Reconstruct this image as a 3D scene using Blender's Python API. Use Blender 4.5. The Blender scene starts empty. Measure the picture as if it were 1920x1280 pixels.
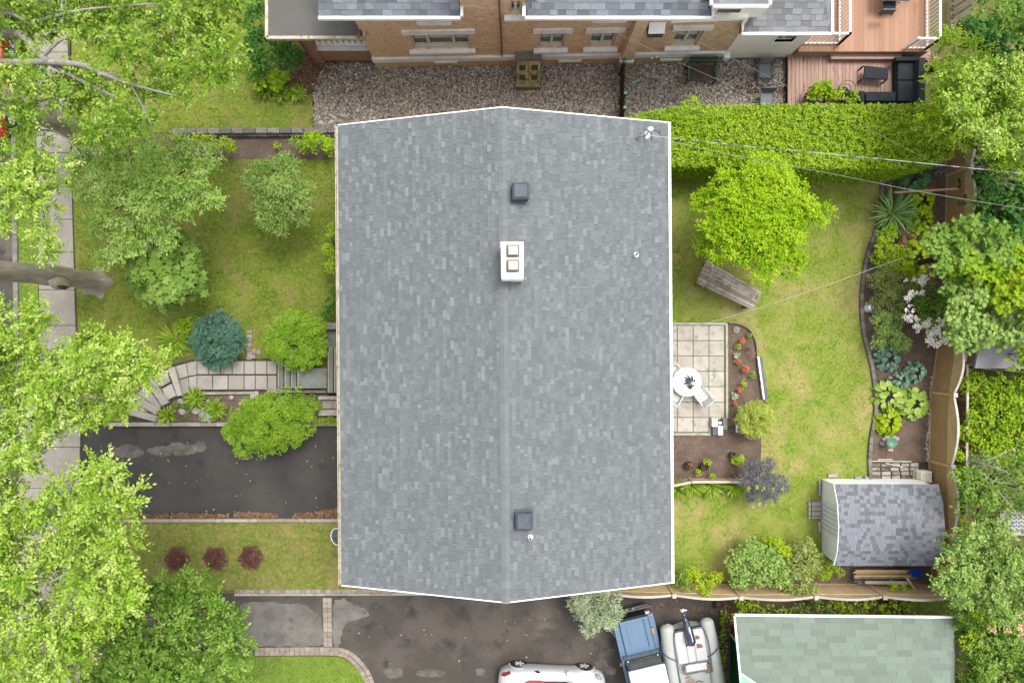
import bpy, math, random
import numpy as np
from mathutils import Vector, Matrix

random.seed(7)
C = bpy.context.scene.collection
SC = bpy.context.scene

# ------------------------------------------------------------------ camera, world, sun, exposure
H = 28.4          # metres from the ground to the drone
F = 1280.0        # focal length in photo pixels
cam_d = bpy.data.cameras.new("camera"); cam_d.lens = 24.0; cam_d.sensor_width = 36.0
cam_d.clip_start = 0.5; cam_d.clip_end = 600.0
cam = bpy.data.objects.new("camera", cam_d); C.objects.link(cam)
cam.location = (0, 0, H); cam.rotation_euler = (0, 0, 0)
SC.camera = cam

SUN_EL = math.radians(66.0); SUN_AZ = math.radians(38.0)      # sun stands to the upper right
world = bpy.data.worlds.new("World"); SC.world = world; world.use_nodes = True
wn = world.node_tree; wn.nodes.clear()
sky = wn.nodes.new('ShaderNodeTexSky'); sky.sky_type = 'NISHITA'; sky.sun_disc = False
sky.sun_elevation = SUN_EL; sky.sun_rotation = SUN_AZ; sky.dust_density = 4.0; sky.air_density = 1.0; sky.ozone_density = 1.0
hs = wn.nodes.new('ShaderNodeHueSaturation'); hs.inputs['Saturation'].default_value = 0.12
wb = wn.nodes.new('ShaderNodeBackground'); wb.inputs['Strength'].default_value = 0.15
wo = wn.nodes.new('ShaderNodeOutputWorld')
wn.links.new(sky.outputs[0], hs.inputs['Color']); wn.links.new(hs.outputs[0], wb.inputs['Color']); wn.links.new(wb.outputs[0], wo.inputs['Surface'])
sun_d = bpy.data.lights.new("sun", 'SUN'); sun_d.energy = 0.95; sun_d.angle = math.radians(20.0); sun_d.color = (1.0, 0.965, 0.90)
sun = bpy.data.objects.new("sun", sun_d); C.objects.link(sun)
sv = Vector((math.sin(SUN_AZ) * math.cos(SUN_EL), math.cos(SUN_AZ) * math.cos(SUN_EL), math.sin(SUN_EL)))
sun.rotation_euler = (-sv).to_track_quat('-Z', 'Y').to_euler(); sun.location = (20, 25, 40)
SC.view_settings.view_transform = 'Standard'; SC.view_settings.look = 'None'
SC.view_settings.gamma = 1.0; SC.view_settings.use_curve_mapping = False
SC.view_settings.exposure = 1.42

# ------------------------------------------------------------------ helpers
def P(px, py, z=0.0):
    t = (H - z) / F
    return Vector(((px - 960.0) * t, (640.0 - py) * t, z))

def lin(c):
    c = c / 255.0
    return c / 12.92 if c <= 0.04045 else ((c + 0.055) / 1.055) ** 2.4
K = 0.50
def S(r, g, b, k=1.0):
    return (lin(r) * K * k, lin(g) * K * k, lin(b) * K * k, 1.0)

def mat(name, c1, c2=None, scale=3.0, detail=5.0, rough=0.85, bump=0.0, bscale=30.0, tint=None, tintfac=1.0,
        metal=0.0, transl=0.0, c3=None, s3=0.4, lo=0.35, hi=0.65, lo3=0.45, hi3=0.62, spec=0.3, stretch=None, coat=0.0, c4=None, s4=12.0, transm=0.0, c5=None, s5=28.0):
    m = bpy.data.materials.new(name); m.use_nodes = True
    nt = m.node_tree; N = nt.nodes; L = nt.links
    b = N['Principled BSDF']; out = N['Material Output']
    b.inputs['Roughness'].default_value = rough; b.inputs['Metallic'].default_value = metal
    b.inputs['Specular IOR Level'].default_value = spec
    b.inputs['Coat Weight'].default_value = coat
    b.inputs['Transmission Weight'].default_value = transm
    geo = N.new('ShaderNodeNewGeometry'); vec = geo.outputs['Position']
    if stretch:
        mp = N.new('ShaderNodeMapping'); mp.inputs['Scale'].default_value = stretch; L.new(vec, mp.inputs['Vector']); vec = mp.outputs[0]
    def noise(s, d=detail, w=0.0):
        n = N.new('ShaderNodeTexNoise'); n.inputs['Scale'].default_value = s; n.inputs['Detail'].default_value = d
        n.inputs['Roughness'].default_value = 0.62; L.new(vec, n.inputs['Vector']); return n.outputs['Fac']
    def mix(a, bb, fac):
        x = N.new('ShaderNodeMix'); x.data_type = 'RGBA'
        for sock, v in ((x.inputs[6], a), (x.inputs[7], bb), (x.inputs[0], fac)):
            if isinstance(v, (tuple, list, float, int)): sock.default_value = v
            else: L.new(v, sock)
        return x.outputs[2]
    def ramp(fac, a, bb):
        r = N.new('ShaderNodeMapRange'); r.inputs['From Min'].default_value = a; r.inputs['From Max'].default_value = bb
        r.interpolation_type = 'SMOOTHSTEP'
        L.new(fac, r.inputs['Value']); return r.outputs[0]
    col = c1
    if tint is not None:
        at = N.new('ShaderNodeAttribute'); at.attribute_name = 'tint'
        cr = N.new('ShaderNodeValToRGB'); e = cr.color_ramp.elements
        e[0].position = 0; e[0].color = tint[0]; e[1].position = 1; e[1].color = tint[-1]
        for i, tc in enumerate(tint[1:-1]):
            q = e.new((i + 1) / (len(tint) - 1)); q.color = tc
        L.new(at.outputs['Fac'], cr.inputs[0]); col = cr.outputs[0]
    if c2 is not None:
        col = mix(col, c2, ramp(noise(scale), lo, hi))
    if c3 is not None:
        col = mix(col, c3, ramp(noise(s3, 4.0), lo3, hi3))
    if c4 is not None:
        col = mix(col, c4, ramp(noise(s4, 3.0), 0.52, 0.75))
    if c5 is not None:
        col = mix(col, c5, ramp(noise(s5, 2.0), 0.46, 0.66))
    if isinstance(col, tuple): b.inputs['Base Color'].default_value = col
    else: L.new(col, b.inputs['Base Color'])
    if bump > 0:
        bp = N.new('ShaderNodeBump'); bp.inputs['Strength'].default_value = bump; bp.inputs['Distance'].default_value = 0.03
        L.new(noise(bscale, 6.0), bp.inputs['Height']); L.new(bp.outputs[0], b.inputs['Normal'])
    if transl > 0:
        tr = N.new('ShaderNodeBsdfTranslucent'); mx = N.new('ShaderNodeMixShader'); mx.inputs[0].default_value = transl
        if isinstance(col, tuple): tr.inputs['Color'].default_value = col
        else: L.new(col, tr.inputs['Color'])
        L.new(b.outputs[0], mx.inputs[1]); L.new(tr.outputs[0], mx.inputs[2]); L.new(mx.outputs[0], out.inputs['Surface'])
    return m

def tag(o, label=None, cat=None, group=None, kind=None):
    if label: o['label'] = label
    if cat: o['category'] = cat
    if group: o['group'] = group
    if kind: o['kind'] = kind
    return o

def thing(name, label, cat, loc, group=None):
    o = bpy.data.objects.new(name, None); C.objects.link(o); o.location = loc; o.empty_display_size = 0.2
    return tag(o, label, cat, group)

def attach(o, parent):
    if parent is not None:
        o.parent = parent
        # every builder below works in world metres; parents of parents sit at the origin of their own thing
        r = parent
        while r.parent is not None: r = r.parent
        if parent is r: o.matrix_parent_inverse = Matrix.Translation(-Vector(r.location))
        # a part's own origin is the world origin, so sub-parts need no offset
    return o

def newobj(name, me, m=None, parent=None):
    o = bpy.data.objects.new(name, me); C.objects.link(o)
    if m is not None and len(me.materials) == 0: me.materials.append(m)
    return attach(o, parent)

def copy_tree(o, loc=None, rz=None, label=None, scale=None):
    """copy of a thing and its parts (and their sub-parts)"""
    r = o.copy(); C.objects.link(r)
    if loc is not None: r.location = loc
    if rz is not None: r.rotation_euler = (0, 0, rz)
    if scale is not None: r.scale = (scale, scale, scale)
    if label: r['label'] = label
    for ch in [q for q in bpy.data.objects if q.parent == o]:
        c = ch.copy(); C.objects.link(c); c.parent = r
        for g in [q for q in bpy.data.objects if q.parent == ch]:
            d = g.copy(); C.objects.link(d); d.parent = c
    return r

class MB:
    def __init__(s): s.v = []; s.f = []; s.t = []
    def add(s, vs, fs, tint=0.5):
        n = len(s.v); s.v += [tuple(q) for q in vs]; s.f += [tuple(i + n for i in q) for q in fs]; s.t += [tint] * len(vs); return s
    def box(s, c, d, rz=0.0, tint=0.5, taper=1.0, rot=None):
        hx, hy, hz = d[0] / 2, d[1] / 2, d[2] / 2; vs = []
        M = rot if rot is not None else Matrix.Rotation(rz, 3, 'Z')
        for z, k in ((-hz, 1.0), (hz, taper)):
            for x, y in ((-hx, -hy), (hx, -hy), (hx, hy), (-hx, hy)):
                vs.append(Vector(c) + M @ Vector((x * k, y * k, z)))
        return s.add(vs, [(3, 2, 1, 0), (4, 5, 6, 7), (0, 1, 5, 4), (1, 2, 6, 5), (2, 3, 7, 6), (3, 0, 4, 7)], tint)
    def prism(s, poly, z0, z1, tint=0.5):
        a = sum(poly[i][0] * poly[(i + 1) % len(poly)][1] - poly[(i + 1) % len(poly)][0] * poly[i][1] for i in range(len(poly)))
        if a < 0: poly = poly[::-1]
        n = len(poly); vs = [(p[0], p[1], z0) for p in poly] + [(p[0], p[1], z1) for p in poly]
        return s.add(vs, [tuple(range(n - 1, -1, -1)), tuple(range(n, 2 * n))] + [(i, (i + 1) % n, n + (i + 1) % n, n + i) for i in range(n)], tint)
    def hexa(s, b, t, tint=0.5):
        """four bottom points, four top points"""
        return s.add(list(b) + list(t), [(3, 2, 1, 0), (4, 5, 6, 7), (0, 1, 5, 4), (1, 2, 6, 5), (2, 3, 7, 6), (3, 0, 4, 7)], tint)
    def tube(s, pts, r, n=8, tint=0.5, cap=True):
        pts = [Vector(p) for p in pts]
        rs = r if isinstance(r, (list, tuple)) else [r] * len(pts)
        vs = []; up = Vector((0, 0, 1))
        for i, p in enumerate(pts):
            d = (pts[min(i + 1, len(pts) - 1)] - pts[max(i - 1, 0)]).normalized()
            a = d.cross(up)
            if a.length < 1e-3: a = d.cross(Vector((1, 0, 0)))
            a.normalize(); bb = d.cross(a)
            for k in range(n):
                an = 2 * math.pi * k / n
                vs.append(p + a * math.cos(an) * rs[i] + bb * math.sin(an) * rs[i])
        fs = []
        for i in range(len(pts) - 1):
            for k in range(n):
                k2 = (k + 1) % n; fs.append((i * n + k, i * n + k2, (i + 1) * n + k2, (i + 1) * n + k))
        if cap: fs.append(tuple(range(n))); fs.append(tuple(range((len(pts) - 1) * n + n - 1, (len(pts) - 1) * n - 1, -1)))
        return s.add(vs, fs, tint)
    def cyl(s, c, r, h, n=20, r2=None, tint=0.5):
        r2 = r if r2 is None else r2
        vs = [(c[0] + r * math.cos(2 * math.pi * k / n), c[1] + r * math.sin(2 * math.pi * k / n), c[2]) for k in range(n)]
        vs += [(c[0] + r2 * math.cos(2 * math.pi * k / n), c[1] + r2 * math.sin(2 * math.pi * k / n), c[2] + h) for k in range(n)]
        return s.add(vs, [tuple(range(n - 1, -1, -1)), tuple(range(n, 2 * n))] + [(k, (k + 1) % n, n + (k + 1) % n, n + k) for k in range(n)], tint)
    def lathe(s, c, prof, n=20, tint=0.5):
        vs = []
        for r, z in prof:
            for k in range(n): vs.append((c[0] + r * math.cos(2 * math.pi * k / n), c[1] + r * math.sin(2 * math.pi * k / n), c[2] + z))
        fs = []
        for i in range(len(prof) - 1):
            for k in range(n):
                k2 = (k + 1) % n; fs.append((i * n + k, i * n + k2, (i + 1) * n + k2, (i + 1) * n + k))
        return s.add(vs, fs, tint)
    def ball(s, c, r, nu=10, nv=7, tint=0.5, jit=0.0, rng=None):
        rr = (r, r, r) if isinstance(r, (int, float)) else r
        vs = []
        for j in range(nv + 1):
            ph = math.pi * j / nv
            for i in range(nu):
                th = 2 * math.pi * i / nu; q = 1 + (random.uniform(-jit, jit) if jit else 0)
                vs.append((c[0] + rr[0] * q * math.sin(ph) * math.cos(th), c[1] + rr[1] * q * math.sin(ph) * math.sin(th), c[2] + rr[2] * q * math.cos(ph)))
        fs = []
        for j in range(nv):
            for i in range(nu):
                i2 = (i + 1) % nu; fs.append((j * nu + i, (j + 1) * nu + i, (j + 1) * nu + i2, j * nu + i2))
        return s.add(vs, fs, tint)
    def quad(s, a, b, c, d, tint=0.5): return s.add([a, b, c, d], [(0, 1, 2, 3)], tint)
    def mesh(s, name, smooth=False):
        me = bpy.data.meshes.new(name); me.from_pydata(s.v, [], s.f); me.update()
        at = me.attributes.new('tint', 'FLOAT', 'POINT'); at.data.foreach_set('value', s.t)
        if smooth: me.polygons.foreach_set('use_smooth', [True] * len(me.polygons))
        return me
    def build(s, name, m, parent=None, smooth=False, bevel=0.0, stuff=False, label=None):
        o = newobj(name, s.mesh(name, smooth), m, parent)
        if bevel: bv = o.modifiers.new('bevel', 'BEVEL'); bv.width = bevel; bv.segments = 2; bv.limit_method = 'ANGLE'
        if stuff: o['kind'] = 'stuff'
        if label: o['label'] = label
        return o

def spline(pts, n=6):
    pts = [Vector(p) for p in pts]; out = []
    for i in range(len(pts) - 1):
        p0 = pts[max(i - 1, 0)]; p1 = pts[i]; p2 = pts[i + 1]; p3 = pts[min(i + 2, len(pts) - 1)]
        for k in range(n):
            t = k / n
            out.append(0.5 * ((2 * p1) + (-p0 + p2) * t + (2 * p0 - 5 * p1 + 4 * p2 - p3) * t * t + (-p0 + 3 * p1 - 3 * p2 + p3) * t ** 3))
    out.append(pts[-1]); return out

def sheet(name, poly, z, m, kind='structure', parent=None):
    """flat piece of ground, outline in photo pixels at height z"""
    me = bpy.data.meshes.new(name); me.from_pydata([tuple(P(x, y, z)) for x, y in poly], [], [tuple(range(len(poly)))]); me.update()
    if me.polygons[0].normal.z < 0: me.flip_normals()
    o = newobj(name, me, m, parent)
    if kind: o['kind'] = kind
    return o

def pip(x, y, poly):
    """vectorised point in polygon (pixel coordinates)"""
    inside = np.zeros(len(x), bool); n = len(poly)
    for i in range(n):
        x1, y1 = poly[i]; x2, y2 = poly[(i + 1) % n]
        if y1 == y2: continue
        c = ((y1 > y) != (y2 > y)) & (x < (x2 - x1) * (y - y1) / (y2 - y1) + x1)
        inside ^= c
    return inside

# ------------------------------------------------------------------ foliage
TEMPL = {
    'diamond': (np.array([(0, 0, 0), (.45, .30, .10), (1, 0, 0), (.45, -.30, .10)], float), [(0, 3, 2, 1)]),
    'slim':    (np.array([(0, 0, 0), (.5, .16, .06), (1, 0, -.05), (.5, -.16, .06)], float), [(0, 3, 2, 1)]),
    'oval':    (np.array([(0, 0, 0), (.28, .34, .10), (.72, .32, .10), (1, 0, -.08), (.72, -.32, .10), (.28, -.34, .10), (.5, 0, 0)], float),
                [(0, 6, 2, 1), (6, 3, 2), (0, 5, 4, 6), (6, 4, 3)]),
    'lobed':   (np.array([(0, 0, 0), (.05, .42, .04), (.38, .22, .06), (.60, .52, 0), (.68, .18, .05), (1.05, 0, -.05),
                          (.68, -.18, .05), (.60, -.52, 0), (.38, -.22, .06), (.05, -.42, .04)], float), [(9, 8, 7, 6, 5, 4, 3, 2, 1, 0)]),
    'blade':   (np.array([(0, .07, 0), (0, -.07, 0), (1, 0, 0)], float), [(0, 1, 2)]),
    'strap':   (np.array([(0, .03, 0), (0, -.03, 0), (.5, -.045, .22), (.5, .045, .22), (1, 0, .05)], float), [(0, 1, 2, 3), (3, 2, 4)]),
}
def norm(a): return a / np.maximum(np.linalg.norm(a, axis=1, keepdims=True), 1e-6)
def sph(rng, n):
    return norm(rng.normal(size=(n, 3)))

def leaf_arrays(pos, d, nrm, L, templ='diamond', wide=1.0):
    T, faces = TEMPL[templ]
    nrm = norm(nrm); d = norm(d - nrm * (d * nrm).sum(1, keepdims=True)); s = np.cross(nrm, d)
    L = np.asarray(L).reshape(-1, 1)
    V = pos[:, None, :] + (T[None, :, 0:1] * d[:, None, :] + T[None, :, 1:2] * wide * s[:, None, :] + T[None, :, 2:3] * nrm[:, None, :]) * L[:, None, :]
    return V.reshape(-1, 3), faces, len(T)

def leaf_obj(name, V, faces, nv, tint, m, parent=None):
    n = len(V) // nv
    off = (np.arange(n) * nv)
    li = []; ls = []; starts = 0
    fidx = np.concatenate([np.array(f) for f in faces]); tot = len(fidx)
    loops = (off[:, None] + fidx[None, :]).reshape(-1)
    st = np.cumsum([0] + [len(f) for f in faces])[:-1]
    starts = (np.arange(n)[:, None] * tot + st[None, :]).reshape(-1)
    me = bpy.data.meshes.new(name)
    me.vertices.add(len(V)); me.vertices.foreach_set('co', V.astype(np.float32).reshape(-1))
    me.loops.add(len(loops)); me.loops.foreach_set('vertex_index', loops.astype(np.int32))
    me.polygons.add(len(starts)); me.polygons.foreach_set('loop_start', starts.astype(np.int32))
    me.update(calc_edges=True)
    at = me.attributes.new('tint', 'FLOAT', 'POINT'); at.data.foreach_set('value', np.repeat(np.clip(tint, 0, 1), nv).astype(np.float32))
    return newobj(name, me, m, parent)

def crown_pts(rng, blobs, dens, subr=0.32, sub_n=None, flat=1.0, low=-0.35):
    """blobs: (x,y,z, rx,ry,rz) ellipsoids in metres; returns positions, outward dirs, tint on lumpy shells"""
    PP = []; DD = []; TT = []
    for (x, y, z, rx, ry, rz) in blobs:
        rm = (rx * ry) ** 0.5
        ns = sub_n or max(6, int(10 * (1 / (subr * 2.2)) ** 2))
        d = sph(rng, ns * 3); d = d[d[:, 2] > low][:ns]; ns = len(d)
        r = np.array([rx, ry, rz])
        jit = rng.uniform(0.62, 1.0, (ns, 1))
        sc = np.array([x, y, z]) + d * r * (1 - subr * 0.6) * jit
        sr = subr * rm * rng.uniform(0.7, 1.25, ns)
        st = rng.uniform(0.25, 0.75, ns)
        nl = np.maximum(3, (dens * 4 * sr ** 2).astype(int))
        idx = np.repeat(np.arange(ns), nl); n = len(idx)
        e = sph(rng, n); e[:, 2] = np.where(e[:, 2] < -0.3, -e[:, 2], e[:, 2])
        rad = (sr[idx] * rng.uniform(0.35, 1.0, n) ** 0.6)[:, None]
        pos = sc[idx] + e * rad * np.array([1, 1, flat * 0.85])
        PP.append(pos); DD.append(norm(e + 0.7 * d[idx]));
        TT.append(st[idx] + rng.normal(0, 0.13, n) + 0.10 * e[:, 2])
    return np.concatenate(PP), np.concatenate(DD), np.concatenate(TT)

def foliage(name, m, parent, blobs, dens=60, L=0.12, subr=0.32, templ='diamond', up=0.9, seed=1, K=1, Ls=0.3, wide=1.0, flat=1.0, low=-0.35, sub_n=None, spread=0.9, jitn=0.55):
    rng = np.random.default_rng(seed)
    pos, out, tn = crown_pts(rng, blobs, dens, subr, sub_n, flat, low)
    n = len(pos)
    if K == 1:
        nr = norm(out * 0.6 + np.array([0, 0, up]) + rng.normal(0, jitn, (n, 3)))
        d = out + rng.normal(0, 0.8, (n, 3))
        V, f, nv = leaf_arrays(pos, d, nr, L * rng.uniform(0.65, 1.25, n), templ, wide)
        return leaf_obj(name, V, f, nv, tn, m, parent)
    # sprays: K leaves in pairs along a twig that points outward
    t = norm(out * np.array([1, 1, 0.35]) + rng.normal(0, 0.35, (n, 3)) + np.array([0, 0, 0.05]))
    nr = norm(out * 0.3 + np.array([0, 0, up]) + rng.normal(0, 0.3, (n, 3)))
    side = norm(np.cross(nr, t))
    Vs = []; Ts = []
    for k in range(K):
        a = (k // 2 + 0.5) / ((K + 1) // 2); sg = 1 if k % 2 else -1
        if k == K - 1: sg = 0; a = 1.0
        p = pos + t * (a * Ls) + rng.normal(0, 0.012, (n, 3))
        dd = t + side * sg * spread
        nn = nr + rng.normal(0, jitn * 0.8, (n, 3)) + side * sg * 0.15
        V, f, nv = leaf_arrays(p, dd, nn, L * rng.uniform(0.7, 1.2, n), templ, wide)
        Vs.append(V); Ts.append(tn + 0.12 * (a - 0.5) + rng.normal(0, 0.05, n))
    return leaf_obj(name, np.concatenate(Vs), f, nv, np.concatenate(Ts), m, parent)

def pb(px, py, r, z, rz=None, ry=None):
    """ellipsoid given in photo pixels: centre, radius as seen, height of its centre above ground"""
    p = P(px, py, z); k = (H - z) / F
    return (p.x, p.y, z, r * k, (ry if ry else r) * k, (rz if rz else r * k * 0.75))

def surf_patch(rng, poly, z, n):
    xs = [p[0] for p in poly]; ys = [p[1] for p in poly]
    x = rng.uniform(min(xs), max(xs), n); y = rng.uniform(min(ys), max(ys), n)
    k = pip(x, y, poly); x = x[k]; y = y[k]; t = (H - z) / F
    return np.stack([(x - 960) * t, (640 - y) * t, np.full(len(x), z)], 1)

def grass(name, poly, z, m, per_m2=260, L=0.07, seed=3, holes=()):
    rng = np.random.default_rng(seed)
    xs = [p[0] for p in poly]; ys = [p[1] for p in poly]; t = H / F
    n = int((max(xs) - min(xs)) * (max(ys) - min(ys)) * t * t * per_m2)
    p = surf_patch(rng, poly, z, n)
    n = len(p); d = rng.normal(0, 1, (n, 3)); d[:, 2] = np.abs(d[:, 2]) * 0.7 + 0.25
    nr = rng.normal(0, 1, (n, 3)); nr[:, 2] = np.abs(nr[:, 2]) + 0.6
    V, f, nv = leaf_arrays(p, d, nr, L * rng.uniform(0.5, 1.5, n), 'blade', 1.9)
    o = leaf_obj(name, V, f, nv, rng.uniform(0, 1, n), m); o['kind'] = 'stuff'
    return o

def branch(mb, pts, r0, r1, n=7):
    pp = spline(pts, 5); k = len(pp)
    mb.tube(pp, [r0 + (r1 - r0) * i / (k - 1) for i in range(k)], n)
    return pp

def twigs(mb, rng, pp, count, length, r, flat=0.25):
    for _ in range(count):
        i = rng.integers(len(pp) // 4, len(pp)); p = Vector(pp[i])
        j = min(i + 1, len(pp) - 1); d = (Vector(pp[j]) - Vector(pp[max(j - 2, 0)])).normalized()
        q = (d + Vector((rng.normal(0, .8), rng.normal(0, .8), rng.normal(0, flat)))).normalized()
        a = p + q * length * 0.5 + Vector((rng.normal(0, .06), rng.normal(0, .06), 0.05)) * length
        b = a + (q + Vector((rng.normal(0, .3), rng.normal(0, .3), rng.normal(0, .2)))).normalized() * length * 0.6
        mb.tube([p, a, b], [r, r * 0.6, r * 0.2], 4)

# ------------------------------------------------------------------ materials
M = {}
M['ground'] = mat('ground_soil_grass', S(110, 118, 60), S(120, 105, 70), scale=0.6, c4=S(90, 110, 40), s4=9, bump=0.5, bscale=20)
M['lawn_front'] = mat('lawn_front', S(100, 130, 30), S(138, 150, 56), scale=0.9, c3=S(150, 142, 84), s3=0.75, lo3=0.48, hi3=0.68, c4=S(96, 126, 22), s4=3.2, c5=S(150, 160, 62), s5=10, bump=0.6, bscale=40, rough=0.95)
M['lawn_back'] = mat('lawn_back', S(128, 154, 44), S(166, 172, 84), scale=1.1, c3=S(196, 176, 118), s3=0.36, lo3=0.45, hi3=0.64, c4=S(110, 154, 24), s4=1.7, c5=S(160, 178, 72), s5=9, bump=0.6, bscale=40, rough=0.95)
M['lawn_strip'] = mat('lawn_strip', S(120, 142, 46), S(146, 146, 76), scale=1.6, c3=S(168, 152, 100), s3=0.9, lo3=0.5, hi3=0.68, c4=S(104, 136, 26), s4=2.0, c5=S(160, 156, 84), s5=6, bump=0.6, bscale=40, rough=0.95)
M['lawn_lush'] = mat('lawn_lush', S(108, 140, 36), S(132, 156, 58), scale=1.5, c4=S(98, 132, 28), s4=4, c5=S(156, 176, 76), s5=18, bump=0.6, bscale=40, rough=0.95)
M['asphalt'] = mat('asphalt', S(84, 78, 71), S(100, 93, 85), scale=0.55, c3=S(124, 116, 106), s3=0.33, lo3=0.56, hi3=0.74, c4=S(60, 58, 57), s4=1.3, bump=0.25, bscale=90, rough=0.8, lo=0.4, hi=0.6)
M['asphalt_new'] = mat('asphalt_driveway', S(66, 63, 61), S(80, 76, 72), scale=0.5, c4=S(58, 56, 56), s4=1.1, bump=0.2, bscale=90, rough=0.75)
M['dry'] = mat('dry_asphalt', S(142, 136, 130), S(118, 112, 106), scale=1.2, c4=S(100, 96, 92), s4=3, bump=0.2, bscale=90, rough=0.85)  # pale asphalt tone that stands in for sky reflected in a puddle
M['stain'] = mat('chalky_stain', S(132, 125, 116), S(96, 91, 85), scale=1.8, bump=0.2, bscale=90)
M['soil'] = mat('garden_soil', S(116, 98, 85), S(136, 117, 103), scale=2.0, c4=S(94, 78, 67), s4=9, bump=0.9, bscale=26, rough=1.0)
M['mulch'] = mat('dark_mulch', S(84, 62, 50), S(112, 80, 62), scale=3.0, c4=S(60, 46, 38), s4=14, bump=0.9, bscale=26, rough=1.0)
M['gravel_bed'] = mat('gravel_bed', S(150, 136, 122), S(118, 104, 92), scale=7.0, c3=S(74, 64, 58), s3=0.5, lo3=0.5, hi3=0.7, bump=0.9, bscale=22, rough=1.0)
M['gravel'] = mat('gravel_chips', (0, 0, 0, 1), tint=[S(112, 98, 88), S(170, 156, 140), S(212, 200, 184), S(250, 244, 232)], rough=0.9)
M['concrete'] = mat('sidewalk_concrete', S(166, 158, 147), S(178, 170, 159), scale=1.4, c4=S(152, 144, 133), s4=5, bump=0.2, bscale=60, rough=0.9)
M['joint'] = mat('dark_joint', S(92, 84, 76), S(70, 66, 56), scale=5, rough=1.0)
M['curb'] = mat('curb_concrete', S(160, 154, 148), S(132, 126, 120), scale=3, bump=0.3, bscale=50)
M['patio'] = mat('patio_slab', (0, 0, 0, 1), tint=[S(200, 192, 178), S(218, 211, 198)], c2=S(190, 183, 169), scale=2.5, c4=S(166, 162, 152), s4=3.5, bump=0.25, bscale=50, lo=0.42, hi=0.75)
M['mossjoint'] = mat('mossy_joint', S(120, 112, 84), S(112, 126, 62), scale=4, rough=1.0)
M['path'] = mat('path_flagstone', (0, 0, 0, 1), tint=[S(176, 168, 158), S(198, 190, 180)], c2=S(160, 152, 144), scale=2.2, bump=0.25, bscale=45, lo=0.45, hi=0.8)
M['step_dark'] = mat('step_grey_green', S(122, 128, 118), S(140, 144, 134), scale=2.5, bump=0.3, bscale=40)
M['paver'] = mat('paver_block', (0, 0, 0, 1), tint=[S(150, 140, 128), S(186, 174, 160), S(168, 150, 136)], c4=S(130, 120, 110), s4=6, bump=0.3, bscale=50)
M['block'] = mat('kerb_block', (0, 0, 0, 1), tint=[S(168, 158, 146), S(200, 192, 180)], c4=S(140, 130, 118), s4=5, bump=0.4, bscale=40)
M['stone'] = mat('pale_stone', S(205, 198, 188), S(176, 168, 156), scale=6, bump=0.5, bscale=20)
M['stonewall'] = mat('rough_stone', (0, 0, 0, 1), tint=[S(120, 114, 106), S(160, 154, 146)], c4=S(90, 86, 80), s4=7, bump=0.8, bscale=18)
GREY = [S(113, 118, 121), S(122, 127, 130), S(130, 135, 138), S(139, 144, 147), S(150, 154, 156)]
M['shingle'] = mat('asphalt_shingle', (0, 0, 0, 1), tint=GREY, c4=S(118, 123, 127), s4=30, rough=0.9, bump=0.35, bscale=120)
M['underlay'] = mat('roof_underlay', S(104, 108, 112), S(92, 95, 99), scale=3)
M['slate'] = mat('neighbour_shingle', (0, 0, 0, 1), tint=[S(104, 110, 120), S(124, 130, 140), S(140, 146, 156), S(156, 162, 172)], c4=S(112, 116, 122), s4=22, bump=0.3, bscale=90)
M['slate2'] = mat('extension_shingle', (0, 0, 0, 1), tint=[S(124, 126, 130), S(146, 148, 152), S(168, 170, 174)], c4=S(130, 132, 136), s4=22, bump=0.3, bscale=90)
M['shedsh'] = mat('shed_shingle', (0, 0, 0, 1), tint=[S(112, 115, 121), S(130, 133, 140), S(146, 149, 157), S(154, 157, 165)], c4=S(126, 129, 136), s4=30, bump=0.3, bscale=90)
M['greensh'] = mat('green_shingle', (0, 0, 0, 1), tint=[S(124, 136, 125), S(131, 145, 131), S(136, 150, 136), S(142, 156, 142)], c4=S(129, 142, 130), s4=26, bump=0.25, bscale=90)
M['greensh_base'] = mat('green_roof_underlay', S(150, 168, 150), S(140, 158, 142), scale=3)
M['mint'] = mat('mint_metal', S(150, 214, 182), S(140, 204, 172), scale=1, rough=0.5)
M['white'] = mat('white_paint', (0.78, 0.78, 0.77, 1), (0.70, 0.69, 0.67, 1), scale=2, rough=0.5)
M['whitewall'] = mat('shed_white_siding', (0.76, 0.79, 0.80, 1), (0.70, 0.73, 0.74, 1), scale=1.5, rough=0.6)
M['shed_door'] = mat('shed_door_paint', (0.58, 0.65, 0.65, 1), (0.53, 0.60, 0.60, 1), scale=2, rough=0.6)
M['gutter'] = mat('cream_gutter', S(232, 224, 206), S(206, 192, 168), scale=2.4, c4=S(140, 96, 66), s4=7, rough=0.6)
M['darkmetal'] = mat('dark_vent_metal', S(96, 104, 114), S(84, 92, 100), scale=4, rough=0.55)
M['black'] = mat('black_plastic', S(38, 40, 44), S(50, 52, 56), scale=6, rough=0.6)
M['rattan'] = mat('black_rattan', S(52, 58, 64), S(40, 44, 50), scale=40, rough=0.8, bump=0.6, bscale=70)
M['cushion'] = mat('dark_cushion', S(58, 66, 74), S(48, 56, 62), scale=4, rough=0.9, bump=0.3, bscale=12)
M['brick'] = mat('ochre_brick', (.62, .47, .31, 1), (.57, .41, .255, 1), scale=1.6, stretch=(1.0, 1, 7), c4=S(222, 176, 124), s4=3.4, c5=S(226, 180, 130), s5=5.5, lo=0.4, hi=0.6, bump=0.5, bscale=8, rough=0.9)
M['brickdark'] = mat('porch_brick', S(206, 160, 128), S(190, 144, 110), scale=2.6, stretch=(1.3, 1, 14), bump=0.5, bscale=8)
M['ochre'] = mat('ochre_plaster', S(250, 220, 164), S(240, 206, 150), scale=1.5, bump=0.2, bscale=20)
M['limestone'] = mat('limestone', (.66, .655, .64, 1), (.56, .55, .54, 1), scale=3, bump=0.2, bscale=25)
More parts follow.
